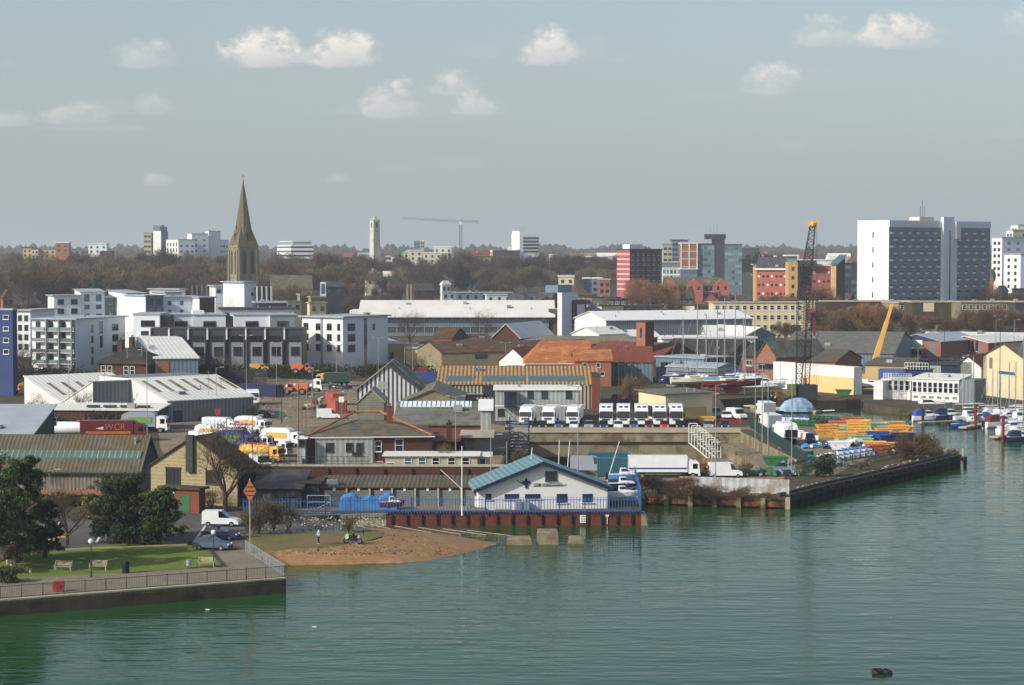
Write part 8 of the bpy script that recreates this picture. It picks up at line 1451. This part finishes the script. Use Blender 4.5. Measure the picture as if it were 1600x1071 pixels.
# roofs of the far town between the trees
random.seed(31)
for i in range(60):
    px = random.choice((random.uniform(880, 1340), random.uniform(540, 800), random.uniform(1100, 1340))); Y = random.uniform(1700, 3000); w = random.uniform(8, 22)
    mt, rf, nm = random.choice((('render_cream', 'roof_brown', 'cream'), ('brick_red', 'slate', 'brick'), ('white', 'roof_membrane', 'white'), ('brick_orange', 'roof_red', 'orange brick'), ('concrete_pale', 'roof_pale', 'pale')))
    x = X(px, Y); z = hgt(Y); r = empty('distant_house', (x, Y, z), random.uniform(-.6, .6), '%s distant house at the skyline, %s of the far town from a random walk' % (nm, ORD(i+1)), 'house', 'distant houses of the far town'); r['label'] = 'small %s house far off among skyline trees' % nm; r['group'] = 'small %s houses far off' % nm
    h = random.uniform(8, 15); MB().box(-w/2, -4, 0, w/2, 4, h).build('wall', mt, r); MB().extx([(-4.4, h), (4.4, h), (0, h+3)], -w/2-.3, w/2+.3).build('roof', rf, r)
# nearer bare trees
def btree(px, py, top, v, lb, mat='bark', wid=1., twig='twig', tn=900, Y=None):
    Y = Y or YG(py); h = Zt(top, Y)-hgt(Y); rnd = random.Random(v); r = empty('bare_tree', (X(px, Y), Y, hgt(Y)), 0, lb, 'tree'); mb = MB(); mb.tube((0, 0, -.2), (0, 0, h*.22), h*.022+.05, h*.018+.03, n=7)
    k = 5
    for i in range(k):
        a = i*6.28/k+rnd.uniform(-.4, .4); el = rnd.uniform(.55, 1.3); limb(mb, (0, 0, h*(.16+.05*i/k*2)), (math.cos(a)*math.cos(el), math.sin(a)*math.cos(el), math.sin(el)), h*.40*rnd.uniform(.85, 1.1), h*.014+.02, 3, rnd)
    zm = max(v_[2] for v_ in mb.v); sc_ = h/zm; mb.v = [(a*sc_*wid, b*sc_*wid, c*sc_) for a, b, c in mb.v]
    mb.build('trunk', mat, r); q = MB(); shards(q, (0, 0, h*.62), h*.34*wid, h*.36, tn, h*.05, .014+h*.0014, rnd); q.build('crown', twig, r); return r
btree(352, 800, 655, 3, 'big bare tree with dark branching limbs in front of the block building', 'bark', 1.15, 'twig_dark', 4000); btree(105, 852, 762, 4, 'young bare tree with reddish twigs at the car park edge', 'bark', 1.1, 'twig_red', 1200)
for i, (px, py, tp, v, tw, lb) in enumerate(((275, 590, 542, 5, 'twig_dark', 'bare tree before the white sheet roof'), (40, 600, 520, 6, 'twig_dark', 'tall ivy dark tree beside the blue block'), (28, 610, 540, 7, 'twig_dark', 'shadowed bare tree against the blue block'), (80, 640, 600, 8, 'scrub', 'bare shrubby tree left of the white units'), (60, 655, 612, 9, 'scrub', 'tangled shrub left of the white units'), (340, 590, 545, 10, 'twig', 'bare tree before the town houses, left'), (365, 590, 550, 11, 'twig', 'bare tree before the town houses, right'), (130, 660, 605, 12, 'twig', 'bare tree in front of the white lit gable'), (1345, 575, 530, 13, 'twig_dark', 'bare tree before the blue grey warehouse'), (1310, 575, 538, 14, 'twig_dark', 'bare tree left of the other at the warehouse'), (1230, 555, 520, 15, 'twig', 'bare tree by the crane foot'), (720, 575, 545, 17, 'twig', 'bare tree in front of the long tan unit'), (575, 590, 555, 18, 'twig', 'small bare tree behind the striped gable'), (655, 590, 550, 19, 'gorse', 'small evergreen tree with yellow leaves by the yellow wall'), (695, 745, 690, 23, 'twig', 'thin bare tree behind the portacabin'))): btree(px, py, tp, v, lb, 'bark', 1.1, tw, 1000)
for px, Y, tp, v, lb in ((640, 700, 480, 20, 'tall bare tree in front of the glass fronted hall'), (755, 705, 482, 21, 'second bare tree before the glass fronted hall'), (455, 860, 440, 22, 'bare tree in front of the church nave')): btree(px, 0, tp, v, lb, 'bark', 1.1, 'twig_dark', 900, Y)
def shrub(px, py, top, wpx, mat, v, lb, n=1500, sz=.16, name='shrub', depth=.6, twiggy=True):
    Y = YG(py); h = Zt(top, Y); w = wpx*Y/F/2; rnd = random.Random(v); r = empty(name, (X(px, Y), Y, 0), 0, lb, 'shrub'); mb = MB()
    for i in range(14): a = rnd.uniform(0, 6.28); mb.tube((0, 0, 0), (math.cos(a)*w*.7*rnd.random(), math.sin(a)*w*depth*.7, h*rnd.uniform(.6, .95)), .04, .015, n=4)
    mb.build('stems', 'bark', r); q = MB()
    if twiggy: shards(q, (0, 0, h*.5), w*.95, h*.5, n, max(.3, h*.16), .02 if Y < 300 else .035, rnd)
    else: tufts(q, (0, 0, h*.5), w, w*depth, h*.5, n, sz, rnd, 18)
    q.build('foliage', mat, r); return r
for a in ((405, 835, 783, 50, 'scrub', 1, 'bare olive shrub right of the marker beacon', 2600), (450, 830, 790, 50, 'scrub', 2, 'rounded bare shrub behind the rail', 2200), (428, 832, 778, 46, 'scrub', 3, 'taller bare shrub between the two', 2200), (545, 833, 806, 36, 'scrub', 4, 'low bare bush behind the motorcycle', 1200), (330, 795, 765, 60, 'twig_red', 5, 'brown tangle of twigs under the big bare tree', 1800), (812, 730, 700, 40, 'scrub', 6, 'scrubby weeds behind the hall roof', 1400), (1435, 712, 674, 60, 'scrub', 7, 'big brown shrub at the end of the skip yard', 5200), (1412, 718, 684, 50, 'twig_red', 8, 'reddish lower shrub left of the big brown one', 3600), (1000, 762, 745, 60, 'twig_dark', 9, 'dark bramble behind the blue fence', 4200), (1030, 772, 742, 76, 'twig_dark', 10, 'brambles hanging over the quay left of the fence', 6500), (1066, 776, 746, 76, 'twig_red', 11, 'brown brambles below the corrugated fence', 5500), (1105, 778, 757, 70, 'twig_dark', 12, 'brambles trailing over the rusty wall', 4500), (1150, 779, 762, 66, 'twig_red', 13, 'low brown brambles at the fence foot', 3600), (1200, 780, 770, 50, 'scrub', 14, 'thin dry weeds at the fence foot', 1000), (985, 640, 588, 46, 'scrub', 15, 'brown shrub beside the boat shed', 2400), (1165, 745, 722, 30, 'twig_dark', 16, 'dark bush at the left end of the bins', 1000), (1255, 742, 722, 30, 'scrub', 17, 'dry weeds beside the quay corner', 900), (1320, 668, 650, 40, 'scrub', 18, 'bush among the green bins', 1400), (1345, 735, 716, 40, 'scrub', 19, 'weeds right of the blue lidded bins', 900), (1460, 716, 700, 34, 'scrub', 20, 'dry weeds toward the tip of the quay', 900),
          (210, 650, 640, 90, 'scrub', 21, 'low bank of scrub before the brown shed', 1500), (30, 880, 850, 60, 'twig_red', 22, 'reddish hedge under the left pine', 1800), (90, 645, 625, 60, 'scrub', 23, 'green brown bush at the gable of the white unit', 1600)): shrub(*a[:7], n=a[7])
for a in ((200, 848, 822, 44, 'gorse', 31, 'yellow flowering gorse bush under the round pine', 2600, .2), (235, 852, 828, 40, 'ivy', 32, 'dark green bush right of the gorse', 1600, .2), (1290, 745, 712, 44, 'ivy', 33, 'dark green bush at the quay edge by the blue lidded bins', 2600, .22), (140, 812, 778, 50, 'gorse', 34, 'yellow green shrub behind the car park', 1800, .2), (175, 672, 640, 90, 'ivy', 35, 'dark ivy bank in front of the brown shed', 2600, .3), (110, 676, 648, 70, 'ivy', 36, 'green hedge left of the dark red lorry', 2000, .3), (395, 655, 628, 24, 'ivy', 37, 'small yellow green bush at the corner of the white unit', 900, .2), (10, 910, 888, 60, 'ivy', 38, 'dark ground shrub at the left edge of the promenade', 1600, .2), (1300, 672, 655, 60, 'ivy', 39, 'dark hedge between the bins', 1800, .25), (300, 852, 846, 20, 'ivy', 40, 'low tuft at the lawn corner', 300, .15)): shrub(*a[:7], n=a[7], sz=a[8], twiggy=False)
for i, (p0, p1, py, tp, lb) in enumerate(((395, 545, 592, 568, 'long dark hedge below the yellow industrial unit'), (545, 680, 590, 570, 'dark hedge between the yellow unit and striped warehouse'), (265, 400, 598, 570, 'dark hedge behind the white units'), (60, 215, 790, 775, 'rough hedge at the back of the car park'), (1270, 1420, 560, 552, 'low scrub line behind the workshop'), (0, 140, 600, 575, 'dark hedge by the blue block'))):
    Y = YG(py); x0, x1 = X(p0, Y), X(p1, Y); h = Zt(tp, Y); r = empty('hedge', ((x0+x1)/2, Y, 0), 0, lb, 'hedge'); q = MB(); rnd = random.Random(i+50); tufts(q, (0, 0, h*.5), (x1-x0)/2, 1.5, h*.5, 5200, .45, rnd, 60); q.build('foliage', 'ivy', r); mb = MB(); [mb.tube((x, 0, 0), (x, 0, h*.7), .06, n=4) for x in [(x1-x0)*(k/12-.5) for k in range(13)]]; mb.build('stems', 'bark', r)
def pine(px, py, top, wpx, v, lb, n=9000):
    Y = YG(py); h = Zt(top, Y); w = wpx*Y/F/2; rnd = random.Random(v); r = empty('pine_tree', (X(px, Y), Y, 0), 0, lb, 'tree'); mb = MB(); mb.tube((0, 0, -.1), (.3, 0, h*.5), .22, .14, n=8); tips = []
    for i in range(12): a = rnd.uniform(0, 6.28); z0 = h*rnd.uniform(.15, .5); mb.tube((.1, 0, z0), (math.cos(a)*w*.75, math.sin(a)*w*.75, z0+h*rnd.uniform(.1, .35)), .09, .03, n=5)
    mb.build('trunk', 'bark', r); q = MB()
    for i in range(46):
        t = rnd.random(); z = h*(.16+.78*t); rr = w*(1-.62*t**1.6)*rnd.uniform(.35, .9); a = rnd.uniform(0, 6.28); c = (math.cos(a)*rr, math.sin(a)*rr, z); sz = w*rnd.uniform(.26, .42)
        tufts(q, c, sz, sz, sz*.62, n//46, .24, rnd, 5)
    q.build('crown', 'pine', r); return r
pine(25, 880, 712, 140, 1, 'tall dark pine at the left edge over the parked silver car', 24000); pine(195, 845, 738, 130, 2, 'broad rounded pine in the middle of the car park', 22000); pine(248, 850, 765, 84, 3, 'lower right pine with leaning trunk by the white line', 12000); pine(-40, 900, 700, 150, 4, 'dark pine half out of frame at the left edge', 16000); pine(70, 872, 780, 60, 6, 'low spreading pine bough right of the tall pine', 8000)
# pebbles, weed and litter on the beach and lawn edge
def scatter(name, lb, cat, poly, n, mats, s0, s1, z=.0, seed=1):
    rnd = random.Random(seed); mb = MB(); P = [Vector(G(a, b_, z)) for a, b_ in poly]; tri = [(P[0], P[i], P[i+1]) for i in range(1, len(P)-1)]
    for i in range(n):
        a, b_, c = rnd.choice(tri); u, v = rnd.random(), rnd.random()
        if u+v > 1: u, v = 1-u, 1-v
        p = a+(b_-a)*u+(c-a)*v; s = rnd.uniform(s0, s1); zz = p.z
        h_, t_, _, _ = bpy.data.objects['beach'].ray_cast((p.x, p.y, 5), (0, 0, -1)) if z < 0 else (False, 0, 0, 0)
        if h_: zz = t_.z
        a0 = rnd.uniform(0, 6); q = [(p.x+math.cos(a0+k*1.57)*s*rnd.uniform(.6, 1.3), p.y+math.sin(a0+k*1.57)*s*rnd.uniform(.6, 1.3), zz-.02) for k in range(4)]; mb.add(q+[(p.x, p.y, zz+s*.6)], [(0, 1, 4), (1, 2, 4), (2, 3, 4), (3, 0, 4)], rnd.randrange(len(mats)))
    tag(mb.build(name, mats), lb, cat, kind='stuff')
scatter('beach_stones', 'pebbles and weed strewn over the brown beach', 'stones', [(400, 872), (560, 868), (700, 860), (760, 852), (640, 842), (560, 856), (430, 866)], 650, ['concrete', 'timber_dark', 'rust', 'concrete_dark', 'sand'], .04, .2, -.7, 2)
scatter('foreshore_stones', 'rubble scattered over the rough ground by the shrubs', 'stones', [(390, 808), (600, 808), (600, 822), (480, 832), (390, 834)], 700, ['concrete_pale', 'timber_dark', 'concrete'], .05, .25, .0, 3)
scatter('quay_debris', 'weeds, rope and rubble along the skip yard edge', 'debris', [(1236, 776), (1300, 758), (1400, 736), (1496, 712), (1480, 704), (1390, 728), (1300, 750), (1240, 764)], 1500, ['scrub', 'timber_dark', 'concrete_pale', 'rust', 'ivy'], .08, .4, .0, 4)
scatter('yard_litter', 'rubble, pallets scraps and puddled dirt across the central yard', 'debris', [(400, 600), (640, 600), (660, 640), (500, 690), (400, 760), (420, 640)], 900, ['timber', 'timber_dark', 'concrete_pale', 'metal_dark'], .1, .4, .0, 5)
scatter('fence_weeds', 'weeds along the foot of the corrugated fence', 'weeds', [(1008, 768), (1232, 776), (1232, 772), (1008, 764)], 700, ['scrub', 'twig_red', 'ivy'], .15, .5, .0, 6)
random.seed(77)
for i, (px, py) in enumerate([(x, y) for x in range(640, 1340, 35) for y in (546, 566)] + [(x, 574) for x in range(20, 420, 36)]):
    if 680 < px < 940 and py > 560: continue
    k = ('scrub', 'twig_red', 'ivy', 'twig_dark')[i % 4]; shrub(px+random.uniform(-9, 9), py+random.uniform(-3, 3), py-random.uniform(9, 17), random.uniform(22, 40), k, 100+i, '%s scrub clump, %s of those between the low roofs' % ({'scrub': 'olive', 'twig_red': 'reddish', 'ivy': 'dark green', 'twig_dark': 'dark bare'}[k], ORD(i+1)), n=700, sz=.4, twiggy=k != 'ivy')
for i in range(34):
    px = random.uniform(640, 1420); py = random.uniform(548, 572); c_ = random.choice(cc); place('hatch_'+c_, None, px, py, random.choice((0, 90, 180, -90))+random.uniform(-10, 10), '%s car, %s among the low roofs and scrub' % (c_, ORD(i+1)), 'car', 'cars among the low roofs')
# ---------------------------------------------------------------- haze over everything
hz = MB().box(-1800, -40, -6, 1800, 4700, 82).build('haze', 'white'); tag(hz, 'thin spring haze over the town', 'haze', kind='stuff')
hm = bpy.data.materials.new('haze'); hm.use_nodes = True; t = hm.node_tree; t.nodes.clear(); pv = t.nodes.new('ShaderNodeVolumePrincipled'); pv.inputs['Density'].default_value = HAZE; pv.inputs['Color'].default_value = (.88, .93, .98, 1); pv.inputs['Anisotropy'].default_value = .2
ou = t.nodes.new('ShaderNodeOutputMaterial'); t.links.new(pv.outputs[0], ou.inputs['Volume']); hz.data.materials.clear(); hz.data.materials.append(hm)
